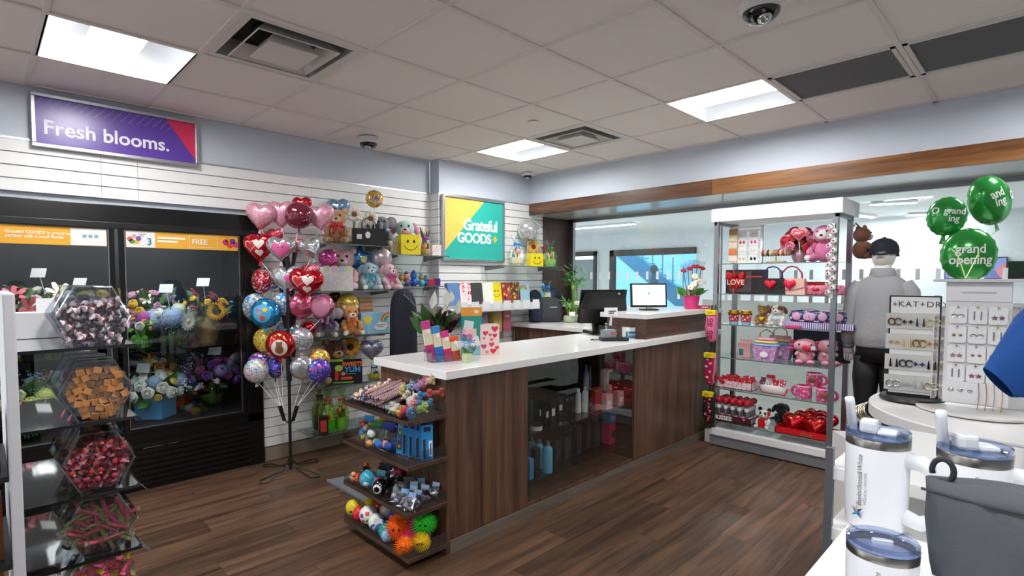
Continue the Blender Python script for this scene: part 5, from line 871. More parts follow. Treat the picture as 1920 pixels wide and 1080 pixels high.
packtoy('yellow and red figure toy pack at the far end of the second end shelf',eshelf(.75,.86,SZ[1]),.05,['f0c82c','d83a2c','f2efe6','3a8ac8'],-1.2,'3a9ad8'); packtoy('green and yellow dinosaur toy pack at the back of the second end shelf',eshelf(.4,.74,SZ[1]),.05,['4a8a2c','e8c82c','2a5a2a'],-.9,'e8c03a'); packtoy('brown figure toy pack in the middle of the second end shelf',eshelf(.3,.6,SZ[1]),.05,['5a2a20','8a4a34','3a1a14'],-.9,'5a2a24'); packtoy('grey robot toy pack in the middle of the second end shelf',eshelf(.3,.46,SZ[1]),.05,['8a8a8e','3a3a3e','b8b8bc'],-.9,'d8dcde'); packtoy('black and tan puppy toy pack on the second end shelf',eshelf(.45,.38,SZ[1]),.05,['2a2628','c89a6a','1a1a1c'],-.9,'8a6ac8')
packtoy('green and white toy pack near the front of the second end shelf',eshelf(.9,.62,SZ[1]),.05,['8ab87a','f0f0ea','e8905a'],-1.2,'3a8a5a'); packtoy('blue white and black toy pack near the front of the second end shelf',eshelf(.85,.45,SZ[1]),.055,['2a5ac8','f2f2f2','1a1a1c','f0a08a'],-1.1,'3a4ab0'); packtoy('purple wrapped toy pack beside the blue car boxes',eshelf(.7,.33,SZ[1]),.05,['5a3a9a','8a6ac8','2a2a4a'],-1.1,'4a2a7a')
# shelf 3
def duck(lab,p,c,rz,bill='f08a2c',s=.032):
    t=thing('rubber_duck',lab,'rubber duck',p,rz,'rubber ducks on the third end shelf'); t.scale=(s,)*3; ob('body',B().ell((0,0,.55),(.95,.72,.55),12,8).ell((-.8,0,.8),(.3,.2,.25),8,6),plast(c,.25),t,True); ob('head',B().ell((.35,0,1.3),(.52,.5,.5),12,8),plast(c,.25),t,True); ob('bill',B().ell((.88,0,1.22),(.24,.26,.1),8,6),plast(bill,.3),t,True); ob('eyes',B().ell((.72,.26,1.42),.09,6,5).ell((.72,-.26,1.42),.09,6,5),mat('0a0a0a',.1),t)
for lab,u,v,c,b,h in (('orange rubber duck at the far end of the third end shelf',.5,.95,'e8872c','d8502c',.03),('black rubber duck beside the orange one',.62,.9,'15161a','e88a2c',.02),('pale yellow rubber duck beside the black one',.7,.82,'e8c078','e8802c',.02),('flesh coloured rubber duck with red bill at the front',.9,.93,'e8b080','d8342c',.0),('dark red rubber duck at the back of the third end shelf',.3,.80,'8a1f1c','e8a02c',.04),('bright red rubber duck near the front of the third end shelf',.88,.86,'d83a2c','f0b02c',.0)): p=eshelf(u,v,SZ[2]); duck(lab,(p[0],p[1],p[2]+h),c,U(-3.0,-2.0),b)
def ball(lab,p,r,m,grp=GE,nm='toy_ball',deco=None):
    t=thing(nm,lab,'ball',p,-.9,grp); ob('ball',B().ell((0,0,r),r,18,12),m,t,True)
    for d in deco or ():
        a,e,c,s=d; n=Vector((math.cos(e)*math.sin(a),-math.cos(e)*math.cos(a),math.sin(e))); o=ob('spot_print',B().lathe([(s,0),(s*.7,s*.18),(.0001,s*.25)],14),mat(c,.4),t,True); o.matrix_local=Matrix.Translation(Vector((0,0,r))+n*(r*.985-s*s/(2*r)))@n.to_track_quat('Z','Y').to_matrix().to_4x4()
    return t
p=eshelf(.86,.70,SZ[2]); ball('teal blue toy ball on the third end shelf',(p[0],p[1],p[2]),.048,plast('3aa8c0'),deco=[(.1,-.3,'e8eef0',.016)])
p=eshelf(.9,.47,SZ[2]); t=ball('black fortune ball with a figure 8 on the third end shelf',p,.045,mat('0c0c0d',.1,coat=.5),deco=[(-.15,.05,'f2f2f0',.026)]); text('8',.03,mat('111111',.4),t,(-.014,-.0475,.039),rz=-.15,align='CENTER',bold=.0008)
packtoy('pink and teal slime pack leaning on the third end shelf',eshelf(.85,.56,SZ[2]),.04,['c83a9a','3a9ab0','e8a8d0'],-1.1,'5ab8c8'); packtoy('dark teal toy pack behind the blue ball',eshelf(.5,.68,SZ[2]),.04,['1f4a50','2a6a70'],-1.0,'1a3a40'); packtoy('pink headed doll pack at the back of the third end shelf',eshelf(.2,.62,SZ[2]),.045,['c83a6a','e87a9a','8a2a4a'],-.9,'c8346a')
for k,(u,v,l) in enumerate(((.35,.5,'black camera shaped toy at the back of the third end shelf'),(.25,.42,'black camera shaped toy next to the grey dials'),(.5,.42,'black camera shaped toy in the middle of the third end shelf'))):
    t=thing('toy_camera',l,'toy',eshelf(u,v,SZ[2]),-.9,'black toy cameras'); ob('body',B().box(-.035,.035,-.015,.015,0,.06,.004),mat('141416',.35),t); ob('lens',B().at((0,-.015,.03),rx=PI/2).lathe([(.02,0),(.018,.018),(.01,.019)],14),mat('3a3a3e',.2),t,40); ob('button',B().box(-.02,-.005,-.008,.008,.06,.068),mat('8a8a8c',.4),t)
for k,(u,v,l) in enumerate(((.72,.27,'grey dial spinner toy at the front of the near bin'),(.4,.3,'grey dial spinner toy behind its twin in the near bin'))):
    p=eshelf(u,v,SZ[2]); t=thing('spinner_toy',l,'toy',(p[0],p[1],p[2]+.06),-.9,'grey spinner toys'); t.rotation_euler=(.9,0,-.9); ob('disc',B().lathe([(.034,0),(.036,.006),(.034,.012)],18),mat('6f7074',.35,.4),t,40); ob('hub',B().lathe([(.012,.012),(.01,.018)],12),mat('2a2a2c',.4),t,40)
for k,(u,v) in enumerate(((.9,.25),(.92,.14),(.7,.15),(.75,.05),(.93,.04),(.5,.2),(.45,.08),(.25,.22),(.2,.08))):
    packtoy('bag of dark trinkets with %s tag, %s'%(('a pale blue','a blue','a sky blue')[k%3],('front left of the near bin','front of the near bin','centre left of the near bin','right side of the near bin','front right corner of the near bin','middle of the near bin','middle right of the near bin','back left of the near bin','back right of the near bin')[k]),eshelf(u,v,SZ[2]),.032,['8a8a92','c8a8c8','5a5a62','d8d0d8','a86a9a'],U(-1.3,-.6),('a8c8e8','8ab4e0','b4d0ec')[k%3])
# shelf 4
def puffer(lab,p,r,c,sx=1):
    t=thing('puffer_ball',lab,'toy',p,0,'spiky puffer toys'); b=B().ell((0,0,r),(r*.72*sx,r*.72,r*.72),12,8)
    for k in range(230):
        z=1-2*(k+.5)/230; rr=math.sqrt(1-z*z); a=k*2.39996; n=Vector((rr*math.cos(a),rr*math.sin(a),z)); u=n.orthogonal().normalized()*r*.06; w=n.cross(u); q=Vector((n.x*sx,n.y,n.z)); o=Vector((0,0,r)); b.add([tuple(o+q*r*.70+u),tuple(o+q*r*.70-u*.5+w),tuple(o+q*r*.70-u*.5-w),tuple(o+q*r*1.22)],[(0,1,3),(1,2,3),(2,0,3)])
    ob('spiky_body',b,mat(c,.5),t); ob('eyes',B().ell((-r*.85,-r*.5,r*1.2),r*.1,8,6).ell((-r*.5,-r*.85,r*1.2),r*.1,8,6),mat('101010',.2),t)
for lab,u,v,h,r,c,s in (('neon orange puffer ball in the near bin of the lowest end shelf',.78,.27,.02,.062,'ff7a10',1),('neon orange puffer ball lying at the front edge of the lowest end shelf',.92,.1,-.005,.04,'ff8414',1.4),('neon green puffer ball at the back of the lowest end shelf',.35,.28,.06,.055,'2fd838',1),('long neon green puffer worm on the right of the lowest end shelf',.42,.09,.06,.052,'34dc3c',1.3),('neon yellow puffer ball at the right of the lowest end shelf',.62,.03,.0,.045,'f0cc20',1)): p=eshelf(u,v,SZ[3]); puffer(lab,(p[0],p[1],p[2]+h),r,c,s)
p=eshelf(.7,.17,SZ[3]); t=thing('toy_card','hot pink toy card lying among the puffer balls','card',(p[0]-.02,p[1]-.01,p[2]+.045),-1.0); t.rotation_euler=(-.75,.25,-1.0); ob('card',B().box(-.055,.055,-.002,.002,0,.15,.001),mat('f01f7a',.4),t)
p=eshelf(.3,.16,SZ[3]); packtoy('magenta fuzzy toy pack between the puffer balls',p,.045,['d81a6a','e84a8a'],-1,'c81a5a')
for lab,u,v,h,r,c,dc in (('yellow smiley squeeze ball at the far end of the lowest end shelf',.5,.90,.03,.036,'e8cc20',[(-.2,.15,'1a1a10',.006),(.2,.15,'1a1a10',.006)]),('yellow ball in clear wrap at the front of the lowest end shelf',.88,.95,.02,.045,'e6cf2c',[(0,-.2,'3a3210',.008)]),('red ball beside the wrapped yellow ball',.88,.84,.01,.04,'d82a3a',None),('white ball with coloured polka dots on the lowest end shelf',.86,.70,.02,.05,'efece8',[(-.5,.2,'8a3aa0',.012),(.2,.5,'e85a4a',.012),(.3,-.3,'3aa050',.012),(-.3,-.4,'e83a3a',.012),(.7,.1,'d84a2a',.011)]),('dark red ball at the back of the lowest end shelf',.4,.78,.03,.036,'b0202c',None),('white and grey ball behind the polka dot ball',.45,.64,.03,.042,'d8d6d2',None),('white and navy ball in the middle of the lowest end shelf',.85,.57,.01,.045,'eceae6',[(.2,-.5,'1f4a8a',.03)]),('deep blue ball in the middle of the lowest end shelf',.82,.48,.0,.045,'1c4a88',None),('teal green ball near the puffer bin',.88,.40,-.0,.042,'1f8a7a',None),('red white and blue ball behind the teal one',.5,.44,.03,.05,'2f5ab0',[(-.3,.1,'c82a34',.03),(.3,.3,'f0f0f0',.02)]),('pale blue ball at the divider of the lowest end shelf',.93,.345,-.0,.035,'8ab4dc',None)): p=eshelf(u,v,SZ[3]); ball(lab,(p[0],p[1],p[2]+max(0,h)),r,plast(c,.25),deco=dc)
p=eshelf(.96,.47,SZ[3]); one('hang_tag',B().box(-.022,.022,-.001,.001,0,.05),paper('eef0f2'),'white paper price tag on the balls of the lowest end shelf','tag',(p[0],p[1],p[2]+.05),-1.0)
# ================================================================ GIFT SHELF UNIT AT THE WINDOW
UX,UXB,UY0,UY1=4.57,5.0,1.085,1.985
t=thing('gift_shelf_unit','tall silver gift shelf with glass shelves and white header','shelf unit',(0,0,0)); al=metal('9a9da3',.35); wl_=mat('eeeeee',.35)
for x in (UX,UXB-.035):
    for y in (UY0,UY1-.035): ob('post',B().box(x,x+.035,y,y+.035,.14,1.93),al,t)
ob('header',B().box(UX-.02,UXB+.03,UY0-.03,UY1+.02,1.905,2.015,.003),wl_,t); ob('header_rail',B().box(UX,UXB,UY0,UY0+.02,1.88,1.905).box(UX,UXB,UY1-.02,UY1,1.88,1.905),al,t)
ob('plinth',B().box(UX-.01,UXB,UY0-.02,UY1+.0,.01,.095),mat('77797f',.45),t); ob('deck',B().box(UX-.02,UXB+.01,UY0-.025,UY1+.01,.095,.15,.003),wl_,t); ob('side_step',B().box(UX+.05,UXB,UY1+.0,UY1+.07,.0,.11),wl_,t)
SU=[1.555,1.303,1.045,.765,.497,.21]
for z in SU: s=ob('glass_shelf',B().box(UX+.01,UXB-.01,UY0+.01,UY1-.01,z-.008,z),shg,t); ob('shelf_edge',B().box(UX+.008,UX+.01,UY0+.01,UY1-.01,z-.008,z),mat('6a7a78',.2),s)
def un(px,py,X,k): p=GX(px,py,X); return (X,p.y,SU[k]+.001)
GU='gifts on the window shelf unit'; FX=-PI/2
# shelf 1
t=thing('earring_rack','white earring rack with carded earrings on the top window shelf','rack',un(1403,470,4.75,0),FX); w=.115
ob('frame',B().box(-w,-w+.018,-.01,.01,0,.32).box(w-.018,w,-.01,.01,0,.32).box(-w,w,-.05,.05,0,.008).box(-w,w,-.008,.008,.30,.32),wl_,t)
for k in range(4): ob('crossbar',B().box(-w,w,-.006,.006,.03+k*.08,.04+k*.08),wl_,t)
EC=('d8c8a0','1a1a1c','e8e6e2','d8d6d2','c8304a','e0508a','f0f0ee','e8d0d8')
for r in range(4):
    for c in range(2):
        x=-.045+c*.09; z=.225-r*.07; e=ob('earring_card',B().box(x-.035,x+.035,-.014,-.012,z-.005,z+.06),paper('f4f2f0'),t); q=EC[(3-r)*2+c]; ob('earring',B().ell((x-.014,-.017,z+.025),(.01,.004,.014),8,6),plast(q),e); ob('earring',B().ell((x+.014,-.017,z+.025),(.01,.004,.014),8,6),plast(q),e)
t=thing('earring_strip','hanging strip of orange and gold earrings left of the earring rack','jewellery',un(1375,450,4.72,0),FX,GU); t.location.z=SU[0]+.001
ob('strip',B().box(-.03,.03,0,.004,.0,.31),plast('d8d4cc'),t); ob('stand_foot',B().box(-.035,.035,-.02,.03,0,.006),plast('d8d4cc'),t)
for k in range(5): ob('earring_card',B().box(-.035,.035,-.006,-.004,.02+k*.056,.068+k*.056),paper(('f0e0d0','e87a4a','e8d8c0','d8c8a8','a8804a')[k]),t)
t=thing('bracelet_stand','T-bar stand of beaded bracelets on the top window shelf','jewellery',un(1455,485,4.7,0),FX,GU); ob('base',B().box(-.07,.07,-.025,.025,0,.012),wood('a88a5c','c8a878',0,2,.5),t); ob('stem',B().tube([(0,0,.01),(0,0,.075)],.006,8),wood('a88a5c','c8a878',2,2,.5),t); ob('bar',B().tube([(-.11,0,.08),(.11,0,.08)],.022,10),wood('a88a5c','c8a878',0,2,.5),t)
for k in range(11): ob('bracelet',B().at((-.095+k*.019,0,.08),ry=PI/2).lathe([(.024,-.006),(.029,0),(.024,.006)],12),plast(('a83040','c8c4c0','1f1f22','e0d8d0','c8a04a','8a8a8c','c03a3a','e8e0d4','b83a34','d8a8a8','c8a878')[k]),t,True)
bouquet('red and pink rose arrangement with heart sign on the top window shelf',un(1500,480,4.78,0),.13,('pot',.065,.1,'e6bcc8'),[('rose','c4243c',None,12,.042),('rose','ea8aa4',None,11,.04),('rose','e8a8b4',None,5,.032),('rose','e0604a',None,3,.025)],leaf=('3f6a34',14),rz=FX,flat=.95,cat='flowers',grp=None,nm='rose_arrangement')
p=un(1501,440,4.63,0); t=thing('heart_sign','pink and red heart pick sign in the rose arrangement','sign',(p[0]-.03,p[1]+.0,SU[0]+.21),FX); ob('heart_board',B().inflate(heart(.12,30),.012,4),mat('e08a9a',.5),t,True); ob('heart_face',B().inflate(heart(.088,30),.012,4,yc=-.006),mat('cf3a4a',.5),t,True); lines(t,-.03,-.0195,.02,.06,2,.006,paper('f6d8dc')); ob('pick',B().tube([(0,.004,-.05),(0,.03,-.15)],.003,6),plast('e8e8e8'),t)
def ape(lab,loc,h,col,face,rz):
    t=plushie(lab,loc,h,col,rz,ears='none',muz=face,foot=face,grp=GU); ob('face_patch',B().ell((0,-.17,.7),(.17,.1,.13),12,8),plush(face),t,True); return t
ape('fluffy pink plush ape with white face on the top window shelf',un(1545,478,4.72,0),.30,'ea86b4','f4e8e4',FX); 
t=plushie('shaggy brown plush hung on the rear post of the window shelf',(4.76,.985,SU[0]+.02),.25,'6a3820',FX+2.2,ears='round',grp=GU); ob('hang_loop',B().tube([(0,0,.9),(.0,.15,1.05),(0,.2,.95)],.02,6),mat('6a3820',.8),t)
t=thing('charm_strip','hanging strip of white plush charms on the front post','charms',(UX-.012,UY0+.03,SU[1]-.02),FX,GU); ob('strip',B().box(-.012,.012,0,.004,0,.55),plast('e8e6e4'),t)
for k in range(15):
    z=.52-k*.034; x=(-.016,.014)[k%2]; o=ob('charm',B().ell((x,-.012,z),(.02,.014,.018),9,7).ell((x+.008,-.012,z+.017),(.012,.01,.011),8,6),plush('f2efea'),t,True); ob('charm_spot',B().ell((x-.004,-.026,z+.004),(.006,.003,.006),6,5).ell((x+.01,-.02,z+.022),(.004,.003,.004),6,5),mat('161616',.5),o); ob('charm_bow',B().ell((x-.014,-.02,z-.012),(.007,.004,.006),6,5),mat('e08aa8',.5),o)
# shelf 2
t=thing('gift_box','black boxed LOVE gift tied with a red ribbon','box',un(1399,545,4.74,1),FX,GU); w=.155
ob('tray',B().box(-w,w,-.04,.05,0,.2,.003),mat('1a1719',.4),t); ob('window_print',B().box(-w+.02,w-.1,-.0412,-.04,.015,.185),mat('4a3436',.25),t); ob('rose_heart',B().inflate(heart(.15,28,-.06,.085),.035,4,yc=-.03),mat('c8202c',.6,bump=1,bscale=70),t,True); text('LOVE',.06,paper('e6d0b8'),t,(-.06,-.075,.075),align='CENTER',bold=.001); bowpart(t,(-.07,-.055,.15),.13,mat('d82028',.3)); ob('ribbon',B().box(-w,w,-.044,-.042,.135,.147).box(-.095,-.083,-.044,-.042,0,.2),mat('d82028',.3),t)
def handbag(lab,px,X,c,hc):
    t=thing('handbag',lab,'handbag',un(px,540,X,1),FX,GU); m=mat(c,.35,bump=.15,bscale=150); ob('bag_body',B().loft([[(-.105,-.035,0),(.105,-.035,0),(.105,.035,0),(-.105,.035,0)],[(-.1,-.03,.1),(.1,-.03,.1),(.1,.03,.1),(-.1,.03,.1)],[(-.095,-.015,.125),(.095,-.015,.125),(.095,.015,.125),(-.095,.015,.125)]]),m,t); ob('flap',B().prism([(-.1,.127),(.1,.127),(.1,.06),(.05,.045),(0,.035),(-.05,.045),(-.1,.06)],-.041,-.036),m,t); ob('heart_clasp',B().inflate(heart(.09,30,0,.075),.018,4,yc=-.048),mat(hc,.2),t,True); ob('handle',B().tube([(-.075,0,.115),(-.07,0,.17),(-.035,0,.212),(0,0,.222),(.035,0,.212),(.07,0,.17),(.075,0,.115)],.006,8),mat('c02a4a' if c!='161416' else '4a3a8a',.3),t,True)
handbag('black handbag with red heart clasp on the window shelf',1448,4.66,'161416','d81a34'); handbag('pale pink handbag with red heart clasp on the window shelf',1484,4.67,'eab8aa','dc1c44')
pbox('red folding wallet on the window shelf',un(1528,540,4.82,1),.14,.05,.10,'b8242c',FX,GU,nm='wallet')
def lips(lab,px,X,w):
    t=thing('lip_pouch',lab,'pouch',un(px,545,X,1),FX,GU); ob('pouch',B().inflate([(-w,.0),(w,.0),(w*1.1,.05),(w*.9,.075),(-w*.9,.075),(-w*1.1,.05)],.025,5),spots('e68aa0',['d83a5a','f0c0cc','c8284a'],50,.42,.4),t,True); ob('lips_print',B().inflate([(-.03,.045),(-.012,.058),(0,.05),(.012,.058),(.03,.045),(.012,.028),(-.012,.028)],.008,3,yc=-.024),mat('d02a4a',.3),t,True)
lips('pink pouch printed with red lips at the left of its pair',1530,4.68,.07); lips('pink pouch printed with red lips at the right of its pair',1566,4.72,.06)
# shelf 3
for k,px in enumerate((1376,1399)):
    t=thing('candy_tub',('red and gold heart candy tub at the left end of the window shelf','red and gold heart candy tub beside the leopard plush')[k],'candy tub',un(px,600,4.7,2),FX,GU); ob('tub',B().lathe([(.033,0),(.042,.075),(.043,.08)],16),spots('c83a48',['f2e6e8','e88a98','a82030'],60,.45,.3),t,40); ob('foil_lid',B().lathe([(.046,.08),(.05,.09),(.038,.105),(.046,.115)],14),metal('c8a03a',.3),t,True); ob('blue_base',B().lathe([(.036,-.0),(.037,.018)],16),mat('8ac0dc',.4),t)
plushie('leopard print plush cub with yellow heart on the window shelf',un(1431,600,4.74,2),.17,'b07a3a',FX,muz='d8b070',heartc='e8c82c',grp=GU); t=plushie('white and brown plush puppy with blue heart on the window shelf',un(1458,603,4.70,2),.185,'efe9e0',FX,ears='floppy',inner='6a3f22',muz='f6f0e8',heartc='a8cfe0',grp=GU); ob('brown_patch',B().ell((.12,-.1,.78),(.14,.14,.13)),plush('8a5530'),t,True)
def case(lab,px,X,z,rz=FX):
    t=thing('sunglasses_case',lab,'case',(X,GX(px,605,X).y,z),rz,'patterned eyewear cases'); ob('shell',B().inflate([(-.085,0),(.085,0),(.1,.04),(.08,.085),(0,.095),(-.08,.085),(-.1,.04)],.03,5),spots('3a3460',['b85aa8','e8e4f0','5ab0d0','2a2a40'],45,.45,.3),t,True); ob('zip_edge',B().tube([(-.1,-.002,.04),(-.08,-.002,.087),(0,-.002,.097),(.08,-.002,.087),(.1,-.002,.04)],.004,6),mat('c8c4d8',.4),t); ob('lens_print',B().inflate(circ(.032,18,-.038,.045),.006,3,yc=-.027),mat('d8a8c8',.2),t,True); ob('lens_print',B().inflate(circ(.032,18,.038,.045),.006,3,yc=-.027),mat('d8a8c8',.2),t,True)
z=SU[2]+.001
one('display_tray',B().box(-.24,.24,-.1,.1,0,.045,.003),stripes('6a4a9a','e2e0ee',22,'X',.4),'striped purple cardboard tray under the eyewear cases','tray',(4.74,GX(1537,610,4.74).y,z),FX)
for k,(px,X) in enumerate(((1505,4.68),(1533,4.68),(1510,4.74),(1540,4.74),(1562,4.70),(1518,4.80),(1548,4.80),(1574,4.78))): case('patterned eyewear case '+('front left','front centre','second row left','second row centre','front right','back row left','back row centre','back row right')[k]+' in the striped tray',px,X,z+.046+.0*k)
one('makeup_palette',B().box(-.05,.05,-.03,.03,0,.02,.003),plast('d83a7a'),'hot pink palette at the left corner of the striped tray','box',(4.6,GX(1488,612,4.6).y,z),FX)
# shelf 4: characters on this shelf are left out
t=thing('mug_gift_box','red and white striped gift box with teal window','box',un(1399,665,4.74,3),FX,GU); ob('carton',B().box(-.05,.05,-.05,.05,0,.12,.002),stripes('d8404c','f4ece8',40,'X',.4),t); ob('window_print',B().box(-.055+.015,-.005,-.0512,-.05,.015,.07),mat('2f7a8a',.3),t); ob('lid_flaps',B().box(-.05,.05,.0,.004,.12,.15),stripes('d8404c','f4ece8',40,'X',.4),t)
def cupcake(lab,px,X,s=1):
    t=thing('cupcake_bag',lab,'bag',un(px,672,X,3),FX,GU,sc=s); ob('bag_body',B().loft([[(-.07,-.04,0),(.07,-.04,0),(.07,.04,0),(-.07,.04,0)],[(-.095,-.05,.115),(.095,-.05,.115),(.095,.05,.115),(-.095,.05,.115)]]),spots('c894c4',['e0b8dc','a878b0'],70,.45,.4),t)
    for k,c in enumerate(('8ab0dc','e8c87a','e8a8c8')): ob('frosting',B().inflate([(-.105+k*.012,.112+k*.024),(.105-k*.012,.112+k*.024),(.1-k*.012,.137+k*.024),(-.1+k*.012,.137+k*.024)],.055-k*.008,3),mat(c,.5),t,True)
    ob('bead_handle',B().tube([(-.05,0,.18),(-.045,0,.225),(0,0,.25),(.045,0,.225),(.05,0,.18)],.005,6),metal('d8b86a',.3),t); ob('cloud_print',B().prism(circ(.024,16,0,.05,1.3),-.051,-.047),mat('f0f0f6',.5),t)
cupcake('lilac cupcake shaped bag with rainbow frosting in front',1436,4.66); cupcake('second cupcake shaped bag behind the first',1462,4.82,1.05)
def axolotl(lab,px,X,h,rz,lip):
    t=thing('plush_axolotl',lab,'plush',un(px,680,X,3),rz,GU,sc=h); b=B(); b.ell((0,0,.3),(.3,.26,.3),14,10); b.ell((0,-.06,.72),(.4,.3,.27),16,10); [b.ell((s*.2,-.22,.09),(.13,.18,.09)) for s in (-1,1)]; [b.tube([(s*.22,-.1,.45),(s*.3,-.25,.38)],[.08,.06],8) for s in (-1,1)]; ob('body',b,plush('f0a8b8'),t,True)
    for s in (-1,1):
        for k in range(3): ob('gill',B().ell((s*(.42+.02*k),.0,.86-k*.14),(.11,.05,.06),8,6),plush('e0407a'),t,True)
    ob('feet',B().ell((-.2,-.36,.07),(.1,.06,.06)),plush('e0407a'),t,True); ob('feet',B().ell((.2,-.36,.07),(.1,.06,.06)),plush('e0407a'),t,True); ob('eyes',B().ell((-.2,-.31,.78),(.03,.02,.04),8,6).ell((.2,-.31,.78),(.03,.02,.04),8,6),mat('141014',.1),t,True)
    if lip: o=ob('held_heart',B().inflate(heart(.34,28,.08,.62),.08,4,yc=-.36),mat('d01f34',.5),t,True); ob('name_tag',B().box(.18,.34,-.42,-.40,.6,.74),paper('c8dce8'),t)
axolotl('pink plush axolotl with a red heart at its mouth',1509,4.68,.2,FX+.25,True); axolotl('pink plush axolotl turned to the right with magenta gills',1548,4.74,.2,FX+1.0,False)
one('storage_bin',B().box(-.2,.2,-.02,.02,0,.24,.004),mat('3a4150',.6),'dark slate storage bin behind the axolotls','bin',(4.95,GX(1540,640,4.95).y,SU[3]+.001),FX)
# shelf 5
def tray(lab,px,X,k,w,d,h,m): t=thing('display_tray',lab,'tray',un(px,725,X,k),FX,GU); ob('tray',B().box(-w,w,-d,-d+.004,0,h).box(-w,w,d-.004,d,0,h).box(-w,-w+.004,-d,d,0,h).box(w-.004,w,-d,d,0,h).box(-w,w,-d,d,0,.004),m,t); return t
t=tray('pink patterned tray of red heart sweets bags',1381,4.72,4,.155,.09,.06,spots('f0d8dc',['e08a9a','f6ecec'],70,.45,.5)); c0=t.location.copy()
hb=thing('sweets_bag','small crinkled bag of red sweets in the pink patterned tray','sweets',(0,0,0),FX,'red sweets bags in the pink tray'); ob('bag',B().inflate([(-.025,0),(.025,0),(.028,.06),(-.028,.06)],.014,4,wr=.06),spots('c81f30',['e85a68','f4e4e4','a81424'],90,.45,.25),hb,True); ob('tie',B().inflate([(-.012,.058),(.012,.058),(.025,.085),(-.025,.085)],.005,2),mat('d83a48',.3),hb)
for k in range(18):
    q=(c0.x-.07+.026*(k//3)+.0,c0.y+.12-.048*(k%6),c0.z+.006+.01*(k%3)); r=(U(-.5,.5),U(-.4,.4),FX+U(-.4,.4))
    if k==0: hb.location=q; hb.rotation_euler=r
    else: dup(hb,q,r)
t=thing('snack_pouch','white and red gift pouch with spoons on the window shelf','pouch',un(1450,730,4.68,4),FX,GU); ob('pouch',B().inflate([(-.09,0),(.09,0),(.105,.05),(.1,.09),(-.1,.09),(-.105,.05)],.035,5),mat('f4efee',.4),t,True); ob('red_trim',B().tube([(-.106,-.006,.05),(-.09,-.006,.002),(.09,-.006,.002),(.106,-.006,.05)],.007,6),mat('d0243c',.4),t)
for k in range(4): ob('packet',B().box(-.095+k*.05,-.055+k*.05,-.03,-.01,.07,.125),spots(('2a3a4a','c8c4cc','c8283a','d84a6a')[k],['f0ecec','c83a4a'],60,.4,.4),t)
ob('top_packet',B().box(-.05,.01,-.015,.01,.11,.15),mat('b8203a',.4),t)
def mug(lab,loc,rz):
    t=thing('mug',lab,'mug',loc,rz,'pink novelty mugs'); ob('cup',B().lathe([(.05,0),(.055,.01),(.056,.1),(.05,.1),(.049,.012),(.001,.01)],20),spots('ea5f9c',['f6c8da','f0e8ec','d83a80'],45,.35,.25),t,40); ob('handle',B().tube([(.05+.035*math.sin(a),0,.05+.035*math.cos(a)) for a in [PI*.0+PI*k/8 for k in range(9)]],.01,8),mat('e04a8c',.25),t,True); ob('rim_band',B().lathe([(.0565,.092),(.0565,.1)],20,cap=False),mat('f6e0ea',.3),t); ob('badge_print',B().at((0,-.0555,.03)).inflate(circ(.02,14,0,.02,1.3),.004,3),mat('8a5a34',.4),t)
mug('pink novelty mug on the left of the mug stack',un(1507,742,4.68,4),FX+PI); mug('pink novelty mug on the right of the mug stack',un(1546,745,4.66,4),FX); p=un(1526,740,4.70,4); mug('pink novelty mug on top of the mug stack',(p[0],p[1],p[2]+.102),FX)
# shelf 6
p=un(1380,795,4.70,5); t=thing('candy_display_box','maroon and pink lettered candy display box on the bottom shelf','candy box',p,FX,GU); w=.15
ob('carton',B().box(-w,w,-.1,-.096,0,.06).box(-w,w,.096,.1,0,.06).box(-w,-w+.004,-.1,.1,0,.06).box(w-.004,w,-.1,.1,0,.06).box(-w,w,-.1,.1,0,.004),mat('4f1f24',.4),t); ob('pink_liner',B().box(-w+.004,w-.004,-.096,.096,.052,.056),mat('e8a8b8',.5),t); text('KISSES',.05,paper('f4f0ee'),t,(-w+.015,-.1012,.016),bold=.0015); text('KISSES',.045,paper('c8b0b4'),t,(w+.0012,-.085,.016),rz=PI/2,bold=.001); ob('heart_print',B().prism(heart(.025,16,.1,.045),-.1014,-.1),mat('e8788a',.4),t)
tu=thing('candy_tube','red topped tube of silver candies in the maroon display box','candy',(0,0,0),0,'candy tubes in the display box'); ob('tube',B().lathe([(.017,0),(.017,.1),(.014,.105)],12),clear('eaeef0',1.4,.05,'tube'),tu,40); ob('silver_candies',B().lathe([(.014,.003),(.0155,.02),(.013,.03),(.0155,.05),(.013,.058),(.001,.075)],10),metal('c8cacc',.3),tu,True); ob('white_band',B().lathe([(.0175,.055),(.0175,.085)],12,cap=False),paper('ece8e6'),tu); ob('red_top',B().lathe([(.018,.1),(.027,.115),(.026,.135),(.012,.148)],12),mat('c41a30',.3),tu,True)
for k in range(20):
    q=(p[0]-.078+.052*(k//5),p[1]+.115-.057*(k%5),p[2]+.057)
    if k==0: tu.location=q
    else: dup(tu,q,0)
t=plushie('black and white plush panda with a red gift on the bottom window shelf',un(1433,810,4.65,5),.165,'f0efed',FX-.1,muz='f6f4f2',inner='141414',grp=GU); ob('black_ears',B().ell((-.22,.0,.92),(.11,.07,.11)).ell((.22,0,.92),(.11,.07,.11)),plush('121213'),t,True); ob('eye_patches',B().ell((-.1,-.2,.75),(.07,.04,.08)).ell((.1,-.2,.75),(.07,.04,.08)),plush('141415'),t,True); ob('red_packet',B().box(-.15,.15,-.36,-.3,.05,.5),mat('cf1f24',.3),t); ob('gold_script',B().tube([(-.08,-.363,.3),(-.02,-.363,.34),(.02,-.363,.31),(.08,-.363,.36)],.008,5),metal('d8b45a'),t); ob('scarf',B().lathe([(.2,.47),(.23,.5),(.2,.54)],14,cap=False),mat('d8402c',.6),t,True); ob('rose_clip',B().ell((.24,-.12,.78),(.09,.06,.13)),mat('d0222c',.5),t,True)
